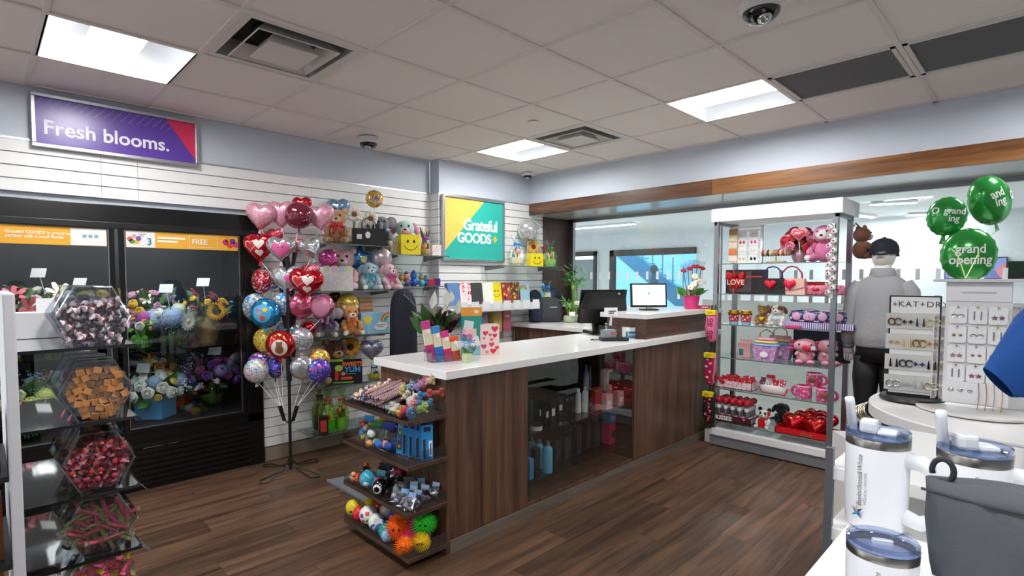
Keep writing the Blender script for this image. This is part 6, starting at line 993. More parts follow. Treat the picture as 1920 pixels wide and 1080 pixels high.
plushie('fluffy black plush behind the panda',un(1463,800,4.84,5),.2,'141416',FX+.9,muz='2a2a2c',ears='floppy',inner='141416',grp=GU)
p=un(1517,826,4.70,5); t=tray('bright red tray of chocolate hearts on the bottom window shelf',1517,4.70,5,.2,.12,.05,mat('cf1420',.3)); t.location.z=SU[5]+.001; text("Lindt",.04,metal('e6c878',.3),t,(-.02,-.1215,.01),bold=.001,shear=.3)
for k,(u,v,h,l) in enumerate(((-.1,-.03,.03,'at the front left of the red tray'),(.06,-.06,.03,'at the front centre of the red tray'),(-.04,.03,.05,'behind the front left one'),(.1,.03,.05,'at the right of the red tray'),(.02,.08,.06,'at the back of the red tray'))):
    t=thing('chocolate_heart','large red foil chocolate heart '+l,'chocolate',(p[0]+v,p[1]-u,SU[5]+.07+h),FX+U(-.2,.2),'red foil chocolate hearts'); t.rotation_euler=(-.7,U(-.2,.2),FX+U(-.2,.2)); ob('heart',B().inflate(bheart(.17,36),.045,6),foil('c8101c',.22),t,50); ob('gold_script',B().tube([(-.035,-.047,.0),(-.01,-.048,.012),(.015,-.048,.008),(.04,-.046,.022)],.003,5),metal('e8c070',.3),t); ob('ribbon_bow',B().tube([(0,-.046,-.035),(.008,-.047,-.02),(-.006,-.047,-.012)],.0025,5),metal('e8c070',.3),t)
# socks hung in front of the unit
def sock(lab,px,py,c,deco,txt=None):
    X=4.50; p=GX(px,py,X); t=thing('sock_pair',lab,'socks',tuple(p),FX,'sock pairs on the hanging strip'); P=[(-.04,0),(.042,0),(.04,-.14),(.03,-.19),(.036,-.235),(.01,-.262),(-.02,-.255),(-.032,-.225),(-.05,-.18),(-.052,-.13),(-.044,-.08)]
    P=[(x*.92,z) for x,z in P]; m=mat(c,.85,bump=.3,bscale=200); ob('sock',B().inflate(P,.012,4),m,t,True); ob('rear_sock',B().inflate([(x+.012,z-.004) for x,z in P],.012,4,yc=.016),mat('d86a9a' if c!='141114' else '2a1a1c',.85),t,True); ob('paper_band',B().box(-.042,.042,-.016,.03,-.03,.012,.003),mat('f0d814',.5),t); lines(t,-.022,-.0165,-.002,.044,2,.005,mat('a89410',.5)); ob('hook',B().tube([(0,.005,.012),(0,.005,.03),(0,.03,.034)],.003,6),mat('222222',.4),t)
    for (x,z,s,cc) in deco: ob('heart_print',B().inflate(heart(s,18,x,z),.003,3,yc=-.0125),mat(cc,.7),t,True)
    if txt:
        for z in (-.085,-.19): text('LO\nVE',.042,mat('7a1830',.7),t,(.0,-.0135,z),align='CENTER',bold=.0008)
sock('pink socks lettered LOVE hanging by the counter',1333,584,'f07aaa',[],True); sock('crimson socks with pastel hearts hanging below the pink pair',1330,664,'a81440',[(-.01,-.05,.026,'8ab0dc'),(.015,-.08,.03,'f0c0b8'),(-.02,-.11,.028,'a8c0e8'),(.012,-.15,.03,'f0a8b0'),(-.012,-.2,.03,'f0c890'),(.01,-.24,.022,'e87a90')]); sock('black socks with small red hearts hanging lowest',1327,737,'141114',[(U(-.03,.03),-.04-.011*k,U(.014,.024),('d8202c','e08a9a','c83a48')[k%3]) for k in range(19)])
t=thing('sock_strip','thin vertical hanging strip that carries the sock pairs','strip',(4.535,GX(1334,600,4.53).y,.155),FX); ob('strip',B().box(-.008,.008,0,.004,0,1.05),mat('3a3a3c',.4),t); ob('foot',B().box(-.012,.012,-.01,.03,-.004,.0),mat('3a3a3c',.4),t)
# ================================================================ MANNEQUIN
MX,MY=4.76,.845
t=thing('mannequin','white mannequin in grey sweatshirt, black leggings and navy cap','mannequin',(MX,MY,0),PI/2)   # local -y faces away from the camera (+x)
skin=mat('e6e2dc',.45)
def ring(a,c,z,x=0,y=0,n=18,e=.85): return [(x+a*math.copysign(abs(math.cos(q))**e,math.cos(q)),y+c*math.copysign(abs(math.sin(q))**e,math.sin(q)),z) for q in [2*PI*i/n for i in range(n)]]
b=B()
for s in (-1,1): b.loft([ring(.04,.05,.02,s*.09,-.0),ring(.038,.045,.1,s*.09,.0),ring(.055,.06,.3,s*.085),ring(.052,.055,.45,s*.08),ring(.075,.08,.7,s*.08),ring(.075,.09,.86,s*.07)]); b.ell((s*.09,-.06,.035),(.038,.1,.035))
b.loft([ring(.14,.11,.84),ring(.135,.1,.95),ring(.11,.085,1.06),ring(.13,.095,1.25),ring(.135,.085,1.36),ring(.07,.06,1.43),ring(.052,.052,1.47),ring(.05,.05,1.53)])
b.ell((0,-.01,1.605),(.073,.092,.112),18,12)
for s in (-1,1):
    b.tube([(s*.12,0,1.37),(s*.17,.02,1.15),(s*.195,-.02,.98),(s*.2,-.04,.93)],[.045,.04,.03,.026],10)
    b.loft([ring(.024,.02,.94,s*.2,-.04,10),ring(.036,.018,.9,s*.205,-.045,10),ring(.034,.016,.865,s*.205,-.05,10)])
    for k in range(4): b.tube([(s*.205+(k-1.5)*.016,-.05,.87),(s*.205+(k-1.5)*.017,-.056,.835),(s*.205+(k-1.5)*.015,-.05,.80+abs(k-1.4)*.008)],[.009,.008,.006],6)
    b.tube([(s*.185,-.06,.9),(s*.175,-.075,.87),(s*.18,-.08,.845)],[.011,.009,.007],6)
ob('body',b,skin,t,True); ob('face',B().ell((0,-.1,1.6),(.012,.018,.022)).ell((-.028,-.09,1.625),(.014,.008,.007)).ell((.028,-.09,1.625),(.014,.008,.007)).ell((0,-.095,1.56),(.02,.008,.007)),skin,t,True)
lg=mat('0d0d0f',.6); b=B()
for s in (-1,1): b.loft([ring(.044,.05,.09,s*.09),ring(.06,.066,.3,s*.086),ring(.057,.061,.45,s*.082),ring(.082,.087,.7,s*.081),ring(.085,.1,.87,s*.07)],True,False,True)
b.loft([ring(.15,.12,.83),ring(.148,.115,.95),ring(.125,.095,1.03)],True,True,True); ob('leggings',b,lg,t,True)
gy=mat('9a9a9c',.9,bump=.5,bscale=40); b=B(); W=lambda z,k:.006*math.sin(k*5+z*60)
R=[]
for a,c,z in ((.155,.125,.955),(.165,.135,.985),(.172,.14,1.03),(.162,.13,1.12),(.165,.13,1.25),(.165,.118,1.34),(.15,.1,1.40),(.105,.082,1.435),(.075,.072,1.45)):
    R.append([(x*(1+.02*math.sin(i*2.1+z*40)),y*(1+.03*math.cos(i*1.7+z*30)),zz) for i,(x,y,zz) in enumerate(ring(a,c,z,n=28))])
b.loft(R,True,False,False)
for s in (-1,1): b.tube([(s*.115,.0,1.385),(s*.15,.005,1.33),(s*.172,.02,1.2),(s*.185,.02,1.1),(s*.195,-.0,1.02),(s*.2,-.02,.97),(s*.2,-.03,.945)],[.066,.07,.06,.053,.05,.046,.038],14)
ob('sweatshirt',b,gy,t,True); ob('collar',B().lathe([(.083,1.44),(.078,1.47),(.07,1.505),(.062,1.50)],20,cap=False),gy,t,True)
for s in (-1,1): ob('cuff',B().tube([(s*.2,-.025,.955),(s*.2,-.036,.915)],[.04,.037],14),mat('8d8d90',.9),t,True)
ob('hem_band',B().loft([ring(.148,.122,.935,n=28),ring(.157,.13,.945,n=28),ring(.156,.128,.975,n=28)],True,False,False),mat('8d8d90',.9),t,True)
nv=mat('151a27',.8,bump=.3,bscale=150); R=[]
for q,z in ((1,1.60),(1.02,1.63),(.98,1.66),(.82,1.69),(.5,1.712),(.12,1.722)): R.append([(.088*q*math.cos(a),-.01+.104*q*math.sin(a),z+(.022 if q>=1 and abs(a-PI/2)<.35 else 0)) for a in [2*PI*i/24 for i in range(24)]])
ob('cap_crown',B().loft(R,True,False,True),nv,t,True); ob('cap_brim',B().loft([[(.085*math.cos(a),-.01-.1*abs(math.sin(a))-d,1.605-d*.25) for a in [PI*i/10 for i in range(11)]] for d in (0,.03,.06)],False,False,False),nv,t); ob('cap_strap',B().tube([(-.04,.096,1.603),(0,.1,1.6),(.04,.096,1.603)],.008,6),nv,t); ob('cap_button',B().ell((0,-.01,1.724),(.01,.01,.006),8,6),nv,t)
ob('base_plate',B().lathe([(.2,0),(.2,.012),(.19,.015)],28),metal('b8babc',.3),t,40); ob('hand_tag',B().box(-.21,-.185,-.07,-.066,.83,.9),mat('b8823a',.6),t)
# ================================================================ ROUND TABLE WITH JEWELLERY
t=thing('round_table','white round display table carrying the jewellery stands','table',(2.95,0,0)); wt2=mat('e9e9e8',.3)
ob('tabletop',B().lathe([(.54,.845),(.55,.85),(.55,.895),(.545,.90),(.001,.90)],64),wt2,t,40); ob('pedestal',B().lathe([(.3,.03),(.3,.845)],40),wt2,t,40); ob('foot',B().lathe([(.4,0),(.4,.03),(.3,.03)],40),wt2,t,40); ob('lower_shelf',B().lathe([(.5,.55),(.5,.58)],48),wt2,t,40)
for k,(a,c,l) in enumerate(((3.9,'f2e8e4','white jewellery gift box on the lower tier, nearest the tumblers'),(3.5,'e6e6ea','pale grey jewellery gift box on the lower tier'),(4.3,'f4f2ee','cream jewellery gift box on the lower tier'))):
    t=pbox(l,(2.95+.4*math.cos(a),.4*math.sin(a),.581),.13,.09,.18,c,a-PI/2+PI,None,'c8a05a',nm='jewellery_box')
p=GD(1622,768,2.75); t=thing('bangle_bar','black velvet bar stacked with silver bangles by the mannequin','jewellery',(2.86,.66,.70),2.2); 
t.location=(p.x,p.y,.62); ob('pedestal_block',B().box(-.11,.11,-.09,.09,-.62,0),wt2,t); ob('velvet_bar',B().tube([(0,.09,.16),(0,-.09,.09)],.04,16),mat('0b0b0c',.9),t,40); ob('stem',B().tube([(0,0,0),(0,0,.1)],.012,8),mat('0b0b0c',.9),t)
for k in range(9): y=.08-k*.018; ob('bangle',B().at((0,y,.156-k*.0072),rx=PI/2+.37).lathe([(.044,-.002),(.047,0),(.044,.002)],20),metal(('d8d8da','c8a86a','d8d8da')[k%3],.25),t,True)
# KAT rack
T0=.901
p=GZ(1712,737,T0); t=thing('earring_display','black framed lettered earring display with rows of clear card sleeves','jewellery display',(2.94,.405,T0),-1.42); h=.455; w=.088
ob('base',B().lathe([(.11,0),(.115,.008),(.11,.02)],32),mat('161617',.35),t,40); ob('frame',B().box(-w,w,-.004,.006,.02,h),mat('131314',.4),t); ob('panel',B().box(-w+.006,w-.006,-.007,-.004,.03,h-.006),paper('f2f2f1'),t); text('KAT+DRY',.034,mat('3a3a3c',.5),t,(-w+.03,-.008,h-.048),sp=1.15); ob('logo_print',B().prism(circ(.008,12,-w+.02,h-.038,.7),-.009,-.0075),mat('8a8a8c',.5),t)
RC=[['6a4a2a','1a1412','3a2a1c','d0c898'],['d8b06a','d8b878','a8803c','c8963c'],['2a2a2c','4a4a4e','5a4a9a','1a1a1c'],['c8c8cc','d8d8dc','c0c0c4','d8c8a8']]
for r in range(4):
    z=h-.125-r*.09; s=ob('sleeve_row',B().box(-w-.01,w-.005,-.018,-.010,z-.02,z+.05),clear('f0f2f2',1.3,.04,'sleeve'),t); ob('backing_card',B().box(-w-.009,w-.006,-.011,-.0095,z-.018,z+.048),paper('f3efe9'),s)
    for c in range(4):
        x=-w+.022+c*.043; m=metal(RC[r][c],.3) if r!=0 else plast(RC[r][c]); kd=(r+c)%3
        for d in (-.011,.011):
            if kd==0: ob('hoop',B().tube([(x+d+.012*math.cos(q),-.02,z+.012+.014*math.sin(q)) for q in [.4+5.4*i/10 for i in range(11)]],.0032,5),m,s)
            elif kd==1: ob('stud',B().prism(star(.011,.45,4,x+d,z+.012),-.022,-.018),m,s)
            else: ob('drop',B().tube([(x+d,-.02,z+.03),(x+d,-.02,z-.006)],[.0015,.005],6),m,s)
t2=thing('earring_side_rack','narrow side rack with clear sleeves of pale jewellery between the displays','jewellery display',(2.955,.325,T0+.022),-.5); ob('panel',B().box(-.03,.05,-.002,.002,0,.36),paper('eeecea'),t2)
for r in range(7): ob('sleeve',B().box(-.03,.05,-.012,-.003,.01+r*.05,.05+r*.05),clear('f0eeee',1.5,.1,'sleeve'),t2); ob('trinket',B().ell((.02,-.013,.03+r*.05),(.012,.004,.012),8,6),metal(('d8b06a','c8c8cc')[r%2],.3),t2)
# white tower
t=thing('jewellery_tower','white rotating jewellery tower with carded earrings','jewellery display',(2.87,.2,T0),-1.5); w=.096; h=.515
ob('turntable',B().lathe([(.16,0),(.18,.004),(.18,.012),(.001,.012)],48),mat('e4e2de',.3),t,40); ob('core',B().box(-w,w,-.02,.02,.03,h),mat('e8e8e8',.4),t); ob('cap',B().box(-w-.04,w+.03,-.06,.1,h,h+.012,.003),mat('dcdcdc',.4),t); ob('header_panel',B().box(-w+.004,w-.004,-.026,-.02,h-.075,h-.01),mat('efefef',.35),t); lines(t,-.05,-.0262,h-.038,.1,1,.007,mat('c4c0c0',.5)); ob('lower_panel',B().box(-w,w,-.027,-.021,.035,.12),mat('eeeeee',.3),t)
for r in range(4):
    for c in range(3):
        x=-.058+c*.058; z=h-.13-r*.077; P=[(x+sx_*(.042-.01*(1-abs(k%2))) ,z) for k,sx_ in ((0,-1),)]
        cd_=ob('earring_card',B().prism([(x-.021,z-.034),(x+.021,z-.034),(x+.027,z-.028),(x+.027,z+.028),(x+.021,z+.034),(x-.021,z+.034),(x-.027,z+.028),(x-.027,z-.028)],-.030,-.0275),mat('f6f6f6',.3),t)
        ob('hook',B().tube([(x,-.02,z+.03),(x,-.042,z+.032)],.004,6),metal('a8945c',.3),cd_); k=(r*3+c)%4; m=metal(('b8babe','8a8c90','c89aa0','c8b080')[k],.25)
        for d in (-.010,.010):
            if k==0: ob('earring',B().tube([(x+d+.009*math.cos(q),-.032,z-.004+.006*math.sin(q)) for q in [6.28*i/10 for i in range(11)]],.0018,5),m,cd_)
            elif k==1: ob('earring',B().tube([(x+d,-.032,z+.015),(x+d,-.032,z-.018)],.0022,5),m,cd_)
            elif k==2: ob('earring',B().prism(star(.011,.5,5,x+d,z-.008),-.0325,-.031),m,cd_)
            else: ob('earring',B().ell((x+d,-.032,z-.004),(.006,.003,.006),8,6),m,cd_)
for k in range(4): x=.01+k*.022; ob('chain',B().tube([(x,-.03,.12),(x+.004,-.034,.07),(x,-.034,.015)],.0016,5),metal(('c8a0a0','d88a70','c8b8a8','d8a070')[k],.3),t)
for k in range(3): ob('stud',B().ell((-.07+k*.028,-.03,.085),(.008,.003,.008),8,6),metal('c8cacc',.2),t)
# side of the tower hung with clear trinkets
t=thing('trinket_rack','clear bagged trinkets hanging on the right side of the tower','jewellery',(2.98,.045,T0+.013),-1.2); ob('panel',B().box(-.09,.06,0,.01,0,.42),mat('ececec',.4),t)
for k in range(15): ob('trinket_bag',B().at((-.06+(k%3)*.045,-.006,.05+(k//3)*.075)).inflate([(-.02,0),(.02,0),(.02,.06),(-.02,.06)],.008,3,wr=.08),clear('f0f0f0',1.6,.12,'sleeve'),t)
# green balloons on strings
G=mat('2b9c40',.2,.35,kind='foil',bump=.2,bscale=18,coat=.5); gt='f2f6ee'
def gballoon(lab,px,py,w,D,yaw,tilt,anchor,txt):
    t=bl(lab,px,py,w,'round',G,[('txt',s,.23,gt,z,x,.005) for s,z,x in txt],D=D,yaw=yaw,tilt=tilt,grp='green grand opening balloons',thick=.34); t.scale=(1,1,1.22)
    inv=(Matrix.Translation(t.location)@t.rotation_euler.to_matrix().to_4x4()@Matrix.Diagonal((1,1,1.22,1))).inverted(); a=inv@Vector(anchor); lo=-w*D/CF/2; ob('ribbon',B().tube([(0,0,lo-.02),(lerp:=a*.5+Vector((.01,0,lo*.4)))[:],tuple(a)],.0022,5),spots('c8d84a',['3a8ad0','e8e0a0'],180,.5,.4),t)
AN=(2.87,.24,T0+.53)
gballoon('green foil balloon furthest left of the three',1775,406,60,2.42,-.65,.1,AN,[('grand',.05,.16),('ing',-.14,.16),('O',.04,-.3)]); gballoon('green foil balloon highest of the three, under the beam',1855,376,76,2.5,.25,-.42,AN,[('and',.1,-.16),('ing',-.07,-.16),('O',-.07,.26)]); gballoon('green grand opening balloon lowest of the three',1815,478,82,2.35,-.6,.0,AN,[('grand',.03,0),('opening',-.17,0)])
# ================================================================ FOREGROUND TABLE
FZ=.99
t=thing('display_table','white display table in the right foreground under the tumblers','table',(0,0,0)); ob('tabletop',B().box(.35,1.26,-.5,.238,FZ-.03,FZ,.003),mat('efefee',.25),t); ob('body',B().box(.4,1.2,-.45,.19,0,FZ-.03),mat('e4e4e4',.4),t)
t=thing('gondola','black slotted gondola with white shelves behind the tumblers','gondola',(0,0,0)); gm=mat('2c2d30',.45,.4)
ob('upright',B().box(1.345,1.36,.315,.33,0,1.06),mat('6a6c72',.4,.6),t); ob('upright',B().box(1.80,1.83,.29,.33,0,1.0),gm,t); ob('back_panel',B().box(1.375,1.80,.0,.02,0,1.06),mat('121214',.6),t)
for z in (.35,.62,.885,1.02): ob('shelf',B().box(1.35,1.83,-.35,.325,z-.03,z,.003),mat('e6e6e6',.35),t)
for k in range(6): ob('peg_hook',B().tube([(1.42+k*.06,.02,.80),(1.42+k*.06,.28,.81)],.003,6),metal('8a8a8c'),t)
for k in range(5): one('key_ring',B().tube([(.018*math.cos(q),0,-.018+.018*math.sin(q)) for q in [6.28*i/12 for i in range(13)]],.002,5).box(-.012,.012,-.002,.002,-.07,-.036,.001),metal(('c8a060','c8c8cc','a83a4a','3a5a9a','c8c8cc')[k],.3),('gold','silver','red','blue','plain silver')[k]+' key ring hanging inside the black gondola','key ring',(1.42+k*.06,.2,.803),.6,'key rings in the gondola')
emb=lambda t,x,y,z,s:[ob('emblem',B().prism([(x+s*math.cos(a),z+s*math.sin(a)),(x+s*.35*math.cos(a+.8),z+s*.35*math.sin(a+.8)),(x,z),(x+s*.3*math.cos(a-.5),z+s*.3*math.sin(a-.5))],y-.0008,y),mat(c,.4),t) for a,c in ((2.4,'1f7fc0'),(.75,'1f3f8a'),(3.9,'26a0b0'),(5.4,'1f5aa8'),(1.6,'f0a83a'))]
def cyl_wrap(o,r,off=.0006):
    M=o.matrix_basis.copy()
    for v in o.data.vertices: c=M@v.co; a=c.x/r; v.co=((r+off)*math.sin(a),-(r+off)*math.cos(a),c.z)
    o.matrix_basis=Matrix()
def tumbler(lab,loc,r,h,rz,big=True):
    t=thing('tumbler',lab,'tumbler',loc,rz,'white branded tumblers'); wm=mat('eceff3',.3,coat=.3)
    ob('cup',B().lathe([(r*.82,0),(r*.93,r*.1),(r*.985,h*.3),(r,h*.9),(r*.99,h*.91)],40),wm,t,40); ob('steel_rim',B().lathe([(r*1.0,h*.905),(r*1.005,h*.99),(r*.98,h)],40,cap=False),metal('9a9690',.28),t,True)
    ob('lid',B().lathe([(r*.97,h*.99),(r*1.0,h*1.0),(r*1.0,h*1.07),(r*.94,h*1.075),(r*.92,h*1.02),(r*.001,h*1.015)],40),clear('dfe6f4',1.6,.03,'lid'),t,40); ob('lid_rim',B().lathe([(r*.98,h*1.0),(r*1.012,h*1.005),(r*1.012,h*1.02),(r*.98,h*1.022)],40,cap=False),mat('5f7fc0',.2,alpha=.45),t,True)
    if big:
        ob('lid_slider',B().box(-r*.55,-r*.0,-r*.32,r*.32,h*1.02,h*1.16,.006).box(r*.0,r*.6,-r*.36,r*.36,h*1.015,h*1.07,.005),plast('e6e8ec'),t); ob('straw',B().tube([(-r*.8,r*.15,h*.98),(-r*.92,r*.18,h*1.3),(-r*.95,r*.1,h*1.36)],.0075,10),plast('e4e8ee'),t,True)
        ob('handle',B().tube([(r*.9,-.01,h*.80),(r*1.35,-.015,h*.80),(r*1.78,-.015,h*.72),(r*1.86,-.015,h*.5),(r*1.75,-.015,h*.25),(r*1.35,-.01,h*.16),(r*.85,-.01,h*.2)],[.014,.0135,.013,.0125,.0125,.013,.014],12),wm,t,True)
    else: ob('lid_slot',B().box(-r*.3,r*.3,-r*.12,r*.12,h*1.018,h*1.05,.004),plast('c8d0e0'),t); ob('handle',B().tube([(r*.9,-.01,h*.75),(r*1.4,-.015,h*.72),(r*1.6,-.015,h*.5),(r*1.4,-.01,h*.25),(r*.85,-.01,h*.25)],.009,10),wm,t,True)
    g=mat('8a8c92',.5); s=h/.16
    o=text('BaylorScott&White',.0112*s,g,t,(-r*.32,0,h*.27),ry=-PI/2,shear=.2); cyl_wrap(o,r*.993)
    o=text('MEDICAL CENTER',.0056*s,g,t,(-r*.32+.0075*s,0,h*.3),ry=-PI/2,sp=1.25); cyl_wrap(o,r*.993)
    for e in emb(t,-r*.32-.006*s,0,h*.2,.0125*s): cyl_wrap(e,r*.993,.0012)
    return t
ang=lambda x,y: math.atan2(y,x)-PI/2-PI+PI
p=GD(1640,985,.955); tumbler('tall white tumbler with lettering, straw and handle, left of the pair',(p.x,p.y,FZ+.001),.047,.163,math.atan2(p.y,p.x)-PI/2-.12)
p=GD(1820,985,.86); tumbler('tall white tumbler with straw partly behind the grey bag',(p.x,p.y,FZ+.001),.046,.165,math.atan2(p.y,p.x)-PI/2+.5)
p=GD(1655,1000,.66); tumbler('short white tumbler with clear lid at the bottom edge',(p.x,p.y,FZ+.001),.037,.112,math.atan2(p.y,p.x)-PI/2+.3,False)
p=GD(1905,1000,.60); t=thing('drawstring_bag','charcoal grey fabric bag with loop in the right foreground','bag',(p.x,p.y,FZ+.001),math.atan2(p.y,p.x)-PI/2); fm=mat('4b4f55',.7,bump=.25,bscale=45); R=[]
for a,c,z in ((.05,.035,0),(.062,.045,.05),(.072,.045,.1),(.078,.04,.15),(.08,.03,.19),(.082,.018,.207)): R.append([(x*(1+.03*math.sin(i*1.3+z*30)),y*(1+.1*math.sin(i*2+z*50)),zz-(.01*abs(x)/.08 if z>.18 else 0)) for i,(x,y,zz) in enumerate(ring(a,c,z,n=26))])
ob('fabric',B().loft(R),fm,t,True); ob('hem_seam',B().tube([(-.082,-.012,.186),(-.03,-.03,.188),(.03,-.03,.187),(.082,-.012,.183)],.0018,5),mat('3a3d42',.8),t); ob('hang_loop',B().tube([(-.064+.010*math.cos(q),0,.209+.014*math.sin(q)) for q in [-1.9+5.4*i/14 for i in range(15)]],.0032,8),mat('2a2c30',.7),t,True)
# blue shirt on a rack at the right edge
ch=metal('b8babc',.2); Q=GD(2085,640,1.3)
t=thing('garment_stand','chrome T-stand at the right edge carrying the blue shirt','stand',(Q.x,Q.y,0),-.75); ob('base',B().lathe([(.16,0),(.16,.012),(.15,.016)],28),ch,t,40); ob('post',B().tube([(0,0,.01),(0,0,1.38)],.011,10),ch,t)
t=thing('blue_shirt','royal blue short sleeve shirt hanging at the right edge','shirt',(Q.x,Q.y,0),-.75); bm_=mat('0b4a92',.8,bump=.3,bscale=60)
ob('body',B().loft([ring(.17,.06,.72,n=24),ring(.175,.065,1.0,n=24),ring(.18,.065,1.25,n=24),ring(.15,.06,1.36,n=24),ring(.06,.05,1.41,n=24)],True,False,False),bm_,t,True)
inv=(Matrix.Translation((Q.x,Q.y,0))@Matrix.Rotation(-.75,4,'Z')).inverted(); R=[]
for (x0_,y0_),(x1_,y1_),th in (((1960,545),(2080,700),.05),((1915,590),(2010,735),.06),((1880,640),(1945,745),.035),((1845,690),(1897,745),.016)):
    A_=GD(x0_,y0_,1.3); C_=GD(x1_,y1_,1.3); m_=(A_+C_)/2; h_=(A_-C_)/2; R.append([tuple(inv@(m_+h_*math.cos(q)+_F*(th*math.sin(q)))) for q in [2*PI*i/18 for i in range(18)]])
ob('sleeve',B().loft(R,True,False,False),bm_,t,True)
ob('sleeve',B().loft([[(.13+.03*math.cos(q),.05*math.sin(q),1.30-.06*math.cos(q)) for q in [2*PI*i/16 for i in range(16)]],[(.27+.04*math.cos(q),.055*math.sin(q),1.17-.07*math.cos(q)) for q in [2*PI*i/16 for i in range(16)]]],True,False,False),bm_,t,True); ob('hanger',B().tube([(-.14,0,1.34),(0,0,1.39),(.14,0,1.34)],.005,6),plast('f0f0f0'),t)
# pictures on the corridor wall seen past the balloons
a=GX(1772,484,DX-.01); c=GX(1888,524,DX-.01)
t=thing('wall_picture','pink and blue floral picture on the far corridor wall','picture',(DX-.001,(a.y+c.y)/2,c.z),FX); w=(a.y-c.y)/2; h=a.z-c.z; ob('frame',B().box(-w,w,-.03,0,0,h),mat('3a3c48',.5),t); ob('print',B().box(-w*.96,w*.96,-.034,-.03,h*.05,h*.95),spots('6a7ab8',['e8889a','d84a7a','8a9ad8','e8c0a0'],2.2,.6,.5),t)
a=GX(1889,490,DX-.01); c=GX(1990,524,DX-.01); t=thing('wall_screen','black screen on the far corridor wall beside the floral picture','screen',(DX-.001,(a.y+c.y)/2,c.z),FX); w=(a.y-c.y)/2; h=a.z-c.z; ob('bezel',B().box(-w,w,-.05,0,0,h,.01),mat('0c0c0d',.3),t); ob('panel',B().box(-w*.96,w*.96,-.054,-.05,h*.05,h*.95),mat('17150f',.15),t)
# ================================================================ CANDY RACK AT THE LEFT
RY=1.9; RZ=[1.232,1.012,.80,.608,.42]; rx0,rx1=.06,.345
t=thing('candy_rack','white and glass candy rack with hexagonal bins in the left foreground','rack',(0,0,0))
ob('end_panel',B().box(.046,.072,RY-.02,RY+.5,0,1.39,.004),mat('d4d4d8',.45),t)
for z in (.18,.42,.66,.9): ob('side_shelf',B().box(-.3,.045,RY,RY+.4,z-.015,z),mat('2a2a2c',.4),t); ob('foot',B().box(.0,.36,RY,RY+.5,0,.06),mat('17181a',.4),t); ob('rear_post',B().box(.31,.335,RY+.44,RY+.47,.06,1.3),mat('1a1b1d',.4),t)
sg=clear('8f999c',2.2,.04,'smoked_glass')
for z in RZ: s=ob('shelf',B().box(rx0+.012,rx1,RY,RY+.48,z-.007,z),sg,t); ob('shelf_edge',B().box(rx0+.012,rx1,RY-.003,RY,z-.008,z+.001),mat('101112',.2),s); ob('rear_rail',B().box(rx0+.012,rx1,RY+.36,RY+.375,z-.03,z-.01),metal('8a8d90',.3),s); ob('corner_flap',B().add([(rx1-.03,RY-.004,z+.002),(rx1,RY-.004,z-.002),(rx1+.03,RY-.004,z-.035),(rx1+.02,RY+.08,z-.03),(rx1-.01,RY+.09,z+.006)],[(0,1,2,3,4)]),mat('6a6c72',.2),s)
def hexp(r,cx,cz,sx=.82): return [(cx+sx*r*math.cos(PI/3*k),cz+r*math.sin(PI/3*k)*.93) for k in range(6)]
hexg=clear('eef1f3',1.5,.03,'acrylic'); HR=.108
def hexbin(lab,x,y,z,d=.1,r=HR):
    t=thing('candy_bin',lab,'candy bin',(x,y,z+.001),0,'hexagonal acrylic candy bins'); P=hexp(r,0,r*.93*.866); t.rotation_euler=(0,0,-.12)
    n=6; vs=[(a,0,c) for a,c in P]+[(a,d,c) for a,c in P]; b=B().add(vs,[(i,(i+1)%6,(i+1)%6+6,i+6) for i in range(6)]+[tuple(range(6,12))]); ob('shell',b,hexg,t)
    ob('front_pane',B().prism(hexp(r*.985,0,r*.93*.866),.002,.004),hexg,t); ob('rim',B().tube([(P[k%6][0],0,P[k%6][1]) for k in range(7)],.0028,5),clear('f4f6f8',3.0,.05,'acrylic_edge'),t); return t
bx=.246
BINS=['black and white toffee rolls','brown caramel cubes','red cherry sweets','pink and green taffy sticks','yellow and pink wrapped sweets']
for r,z in enumerate(RZ):
    for k in range(3):
        hexbin('hexagonal bin of %s, %s'%(BINS[r],('front of its row','second in its row','third in its row')[k]),bx-.004*k,RY+.012+k*.115,z)
def inside(x,z,m=.9):
    h=.866*.93*HR*m; x=abs(x)/.82; return abs(z)<h and x<HR*m-(abs(z)/(HR*.93*m))*HR*m*.5
def fill(proto,n,z,top=.7,rotf=None,sp=.02,layers=(.012,.032)):
    k=0; c=HR*.93*.866; pts=[]
    nz=int(2*HR/sp)+1
    for ly in layers:
        for i in range(nz):
            for j in range(nz):
                x=-HR+i*sp+(.5*sp if j%2 else 0)+U(-.15,.15)*sp; zz=-HR+j*sp*.9+U(-.15,.15)*sp
                if inside(x,zz,.86) and zz<HR*top: pts.append((x,ly+U(-.004,.004),zz))
    for i,(x,y,zz) in enumerate(pts[:n]):
        v=Matrix.Rotation(-.12,4,'Z')@Vector((x,y,c+zz)); q=(bx+v.x,RY+.012+v.y,z+.001+v.z); ro=rotf() if rotf else (U(0,6.3),U(0,6.3),U(0,6.3))
        if k==0: proto.location=q; proto.rotation_euler=ro
        else: dup(proto,q,ro)
        k+=1
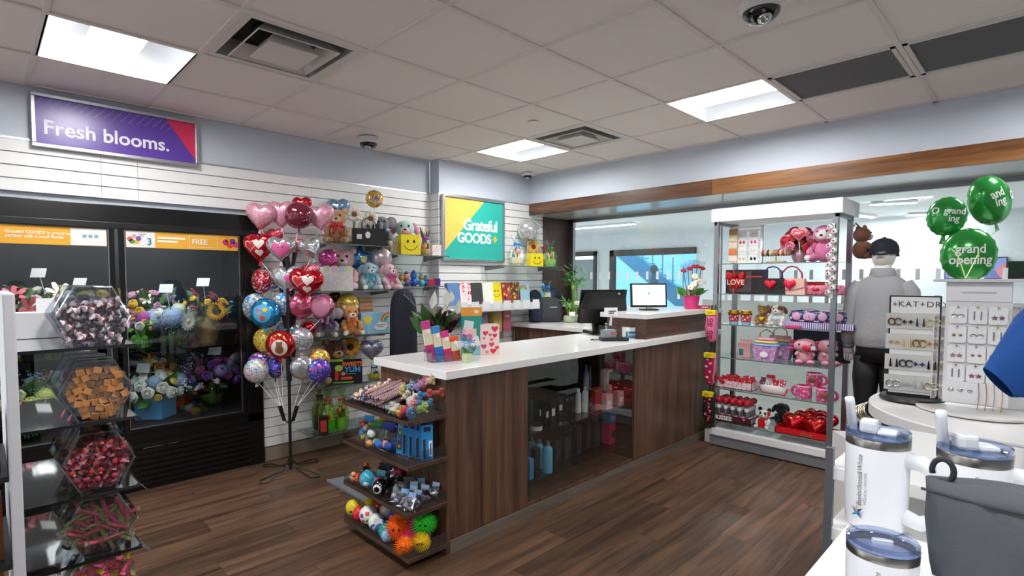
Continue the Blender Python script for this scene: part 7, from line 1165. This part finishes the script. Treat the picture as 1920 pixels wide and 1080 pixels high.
# toffee rolls
p=thing('toffee_roll','black and white twist-wrapped toffee roll in the top bin','sweet',(0,0,0),0,'toffee rolls in the top bin'); ob('roll',B().tube([(-.009,0,0),(.009,0,0)],.0075,8),mat('221c1e',.45),p,40); ob('label_band',B().tube([(-.004,0,0),(.004,0,0)],.0078,8),mat('6a5f62',.5),p,40); ob('red_edge',B().tube([(-.0105,0,0),(-.009,0,0)],.0077,8).tube([(.009,0,0),(.0105,0,0)],.0077,8),mat('b8465a',.5),p)
ob('wrapper_twist',B().lathe([(.003,0),(.011,.012)],7),mat('e6d8da',.4),p).matrix_local=Matrix.Translation((.01,0,0))@Matrix.Rotation(PI/2,4,'Y'); ob('wrapper_twist',B().lathe([(.003,0),(.011,.012)],7),mat('e6d8da',.4),p).matrix_local=Matrix.Translation((-.01,0,0))@Matrix.Rotation(-PI/2,4,'Y')
fill(p,140,RZ[0],.42,lambda:(U(0,6.3),U(-.6,.6),U(-.7,.7)),.0215)
p=one('caramel',B().box(-.0105,.0105,-.0095,.0095,-.0095,.0095,.0015),mat('b87c42',.4,coat=.3),'brown caramel cube in the second bin','sweet',group='caramel cubes in the second bin'); fill(p,170,RZ[1],.62,lambda:(U(-.2,.2),U(-.45,.45),U(-.25,.25)),.0205)
p=thing('cherry_sweet','red cherry sweet in a clear wrapper in the third bin','sweet',(0,0,0),0,'cherry sweets in the third bin'); ob('sweet',B().ell((0,0,0),(.011,.011,.011),9,7),mat('a81f34',.3,coat=.4),p,True); b=B(); rr=random.Random(3)
for k in range(9): a=Vector((rr.gauss(0,1),rr.gauss(0,1),rr.gauss(0,1))).normalized(); u=a.orthogonal().normalized()*.01; b.add([tuple(a*.011+u),tuple(a*.011-u),tuple(a*.02+a.cross(u)*.8)],[(0,1,2)])
ob('wrapper',b,mat('d09aa8',.2,alpha=.4),p); ob('orange_seal',B().ell((.005,-.007,.005),(.0045,.004,.0045),7,5),mat('e88a2c',.4),p,True); fill(p,130,RZ[2],.5,None,.0225)
ps=[]
for c,n in (('c8506a','pink'),('8f9a4e','olive green')):
    p=thing('taffy_stick','%s taffy stick in a clear wrapper in the fourth bin'%n,'sweet',(0,0,0),0,'taffy sticks in the fourth bin'); ob('taffy',B().tube([(-.025,0,0),(.025,0,0)],.0055,8),mat(c,.35,coat=.4),p,40); b=B()
    for s in (-1,1): b.add([(s*.025,0,.004),(s*.025,0,-.004),(s*.036,.003,.007),(s*.036,-.003,-.007)],[(0,1,3,2)])
    ob('wrapper_ends',b,mat('c8c0b4',.25,alpha=.35),p); ps.append(p)
fill(ps[0],34,RZ[3],.5,lambda:(U(-.3,.3),U(-1,1)+.6,U(-.2,.2)),.034,(.013,.026)); fill(ps[1],40,RZ[3],.5,lambda:(U(-.3,.3),U(-1,1)+.3,U(-.2,.2)),.031,(.02,.036))
for i,(c,n) in enumerate((('e8c81f','yellow'),('d85a80','pink'))):
    p=thing('wrapped_chew','%s twist-wrapped chew in the lowest bin'%n,'sweet',(0,0,0),0,'wrapped chews in the lowest bin'); ob('chew',B().box(-.012,.012,-.008,.008,-.007,.007,.002),mat(c,.35,coat=.3),p); ob('wrapper_end',B().lathe([(.004,0),(.01,.01)],6),mat(c,.35),p).matrix_local=Matrix.Translation((.012,0,0))@Matrix.Rotation(PI/2,4,'Y'); ob('wrapper_end',B().lathe([(.004,0),(.01,.01)],6),mat(c,.35),p).matrix_local=Matrix.Translation((-.012,0,0))@Matrix.Rotation(-PI/2,4,'Y'); fill(p,60,RZ[4],.75,None,.028,((.012,.034) if i else (.02,.042)))
# goods in the bins behind (seen through the clear sides)
for r,cols in enumerate((('3a3436','c8b8bc'),('b83a5a','2a7a5a','d8c83a'),('8a3a2a','c88a4a'),('a86a6a','8a8a4a'),('d8b83a','c86a4a'))):
    for k in (1,2):
        b=B(); c=HR*.93*.866
        for q in range(46):
            x,zz=U(-HR,HR),U(-HR,HR*.5)
            if inside(x,zz,.82): b.at((x,U(.012,.085),c+zz),rz=U(0,3),rx=U(0,3)); b.box(-.012,.012,-.008,.008,-.008,.008)
        v=(bx-.004*k,RY+.012+k*.115,RZ[r]+.001); o=ob('sweets_heap',b,mat(cols[(k-1)%len(cols)],.4)); o.location=v; o.rotation_euler=(0,0,-.12); tag(o,'loose %s in the %s bin of the %s row'%(('dark toffees','fruit chews','brown sweets','taffy pieces','yellow chews')[r],('second','third')[k-1],('top','second','third','fourth','lowest')[r]),'sweets','sweets in the rear bins','stuff')
# white box behind the bins on the top shelf and gold boxes beyond the end panel
t=thing('price_sign_box','plain white open box on the top glass shelf of the candy rack','box',(.16,RY+.42,RZ[0]+.001),-.1); ob('box',B().box(-.075,.06,-.04,.04,0,.085,.002),paper('dedee2'),t); ob('card',B().box(-.02,.04,.02,.022,.085,.13),paper('eeeef0'),t)
for k,(z,c,l) in enumerate(((.66,'6a3a14','brown chocolate box left of the white rack panel'),(.42,'c89a2c','gold chocolate box low beside the white rack panel'),(.9,'3a1a10','dark chocolate box highest beside the white rack panel'))): pbox(l,(-.03,RY+.1,z+.001),.12,.12,.16,c,0,None,'d8a83a',nm='chocolate_box')
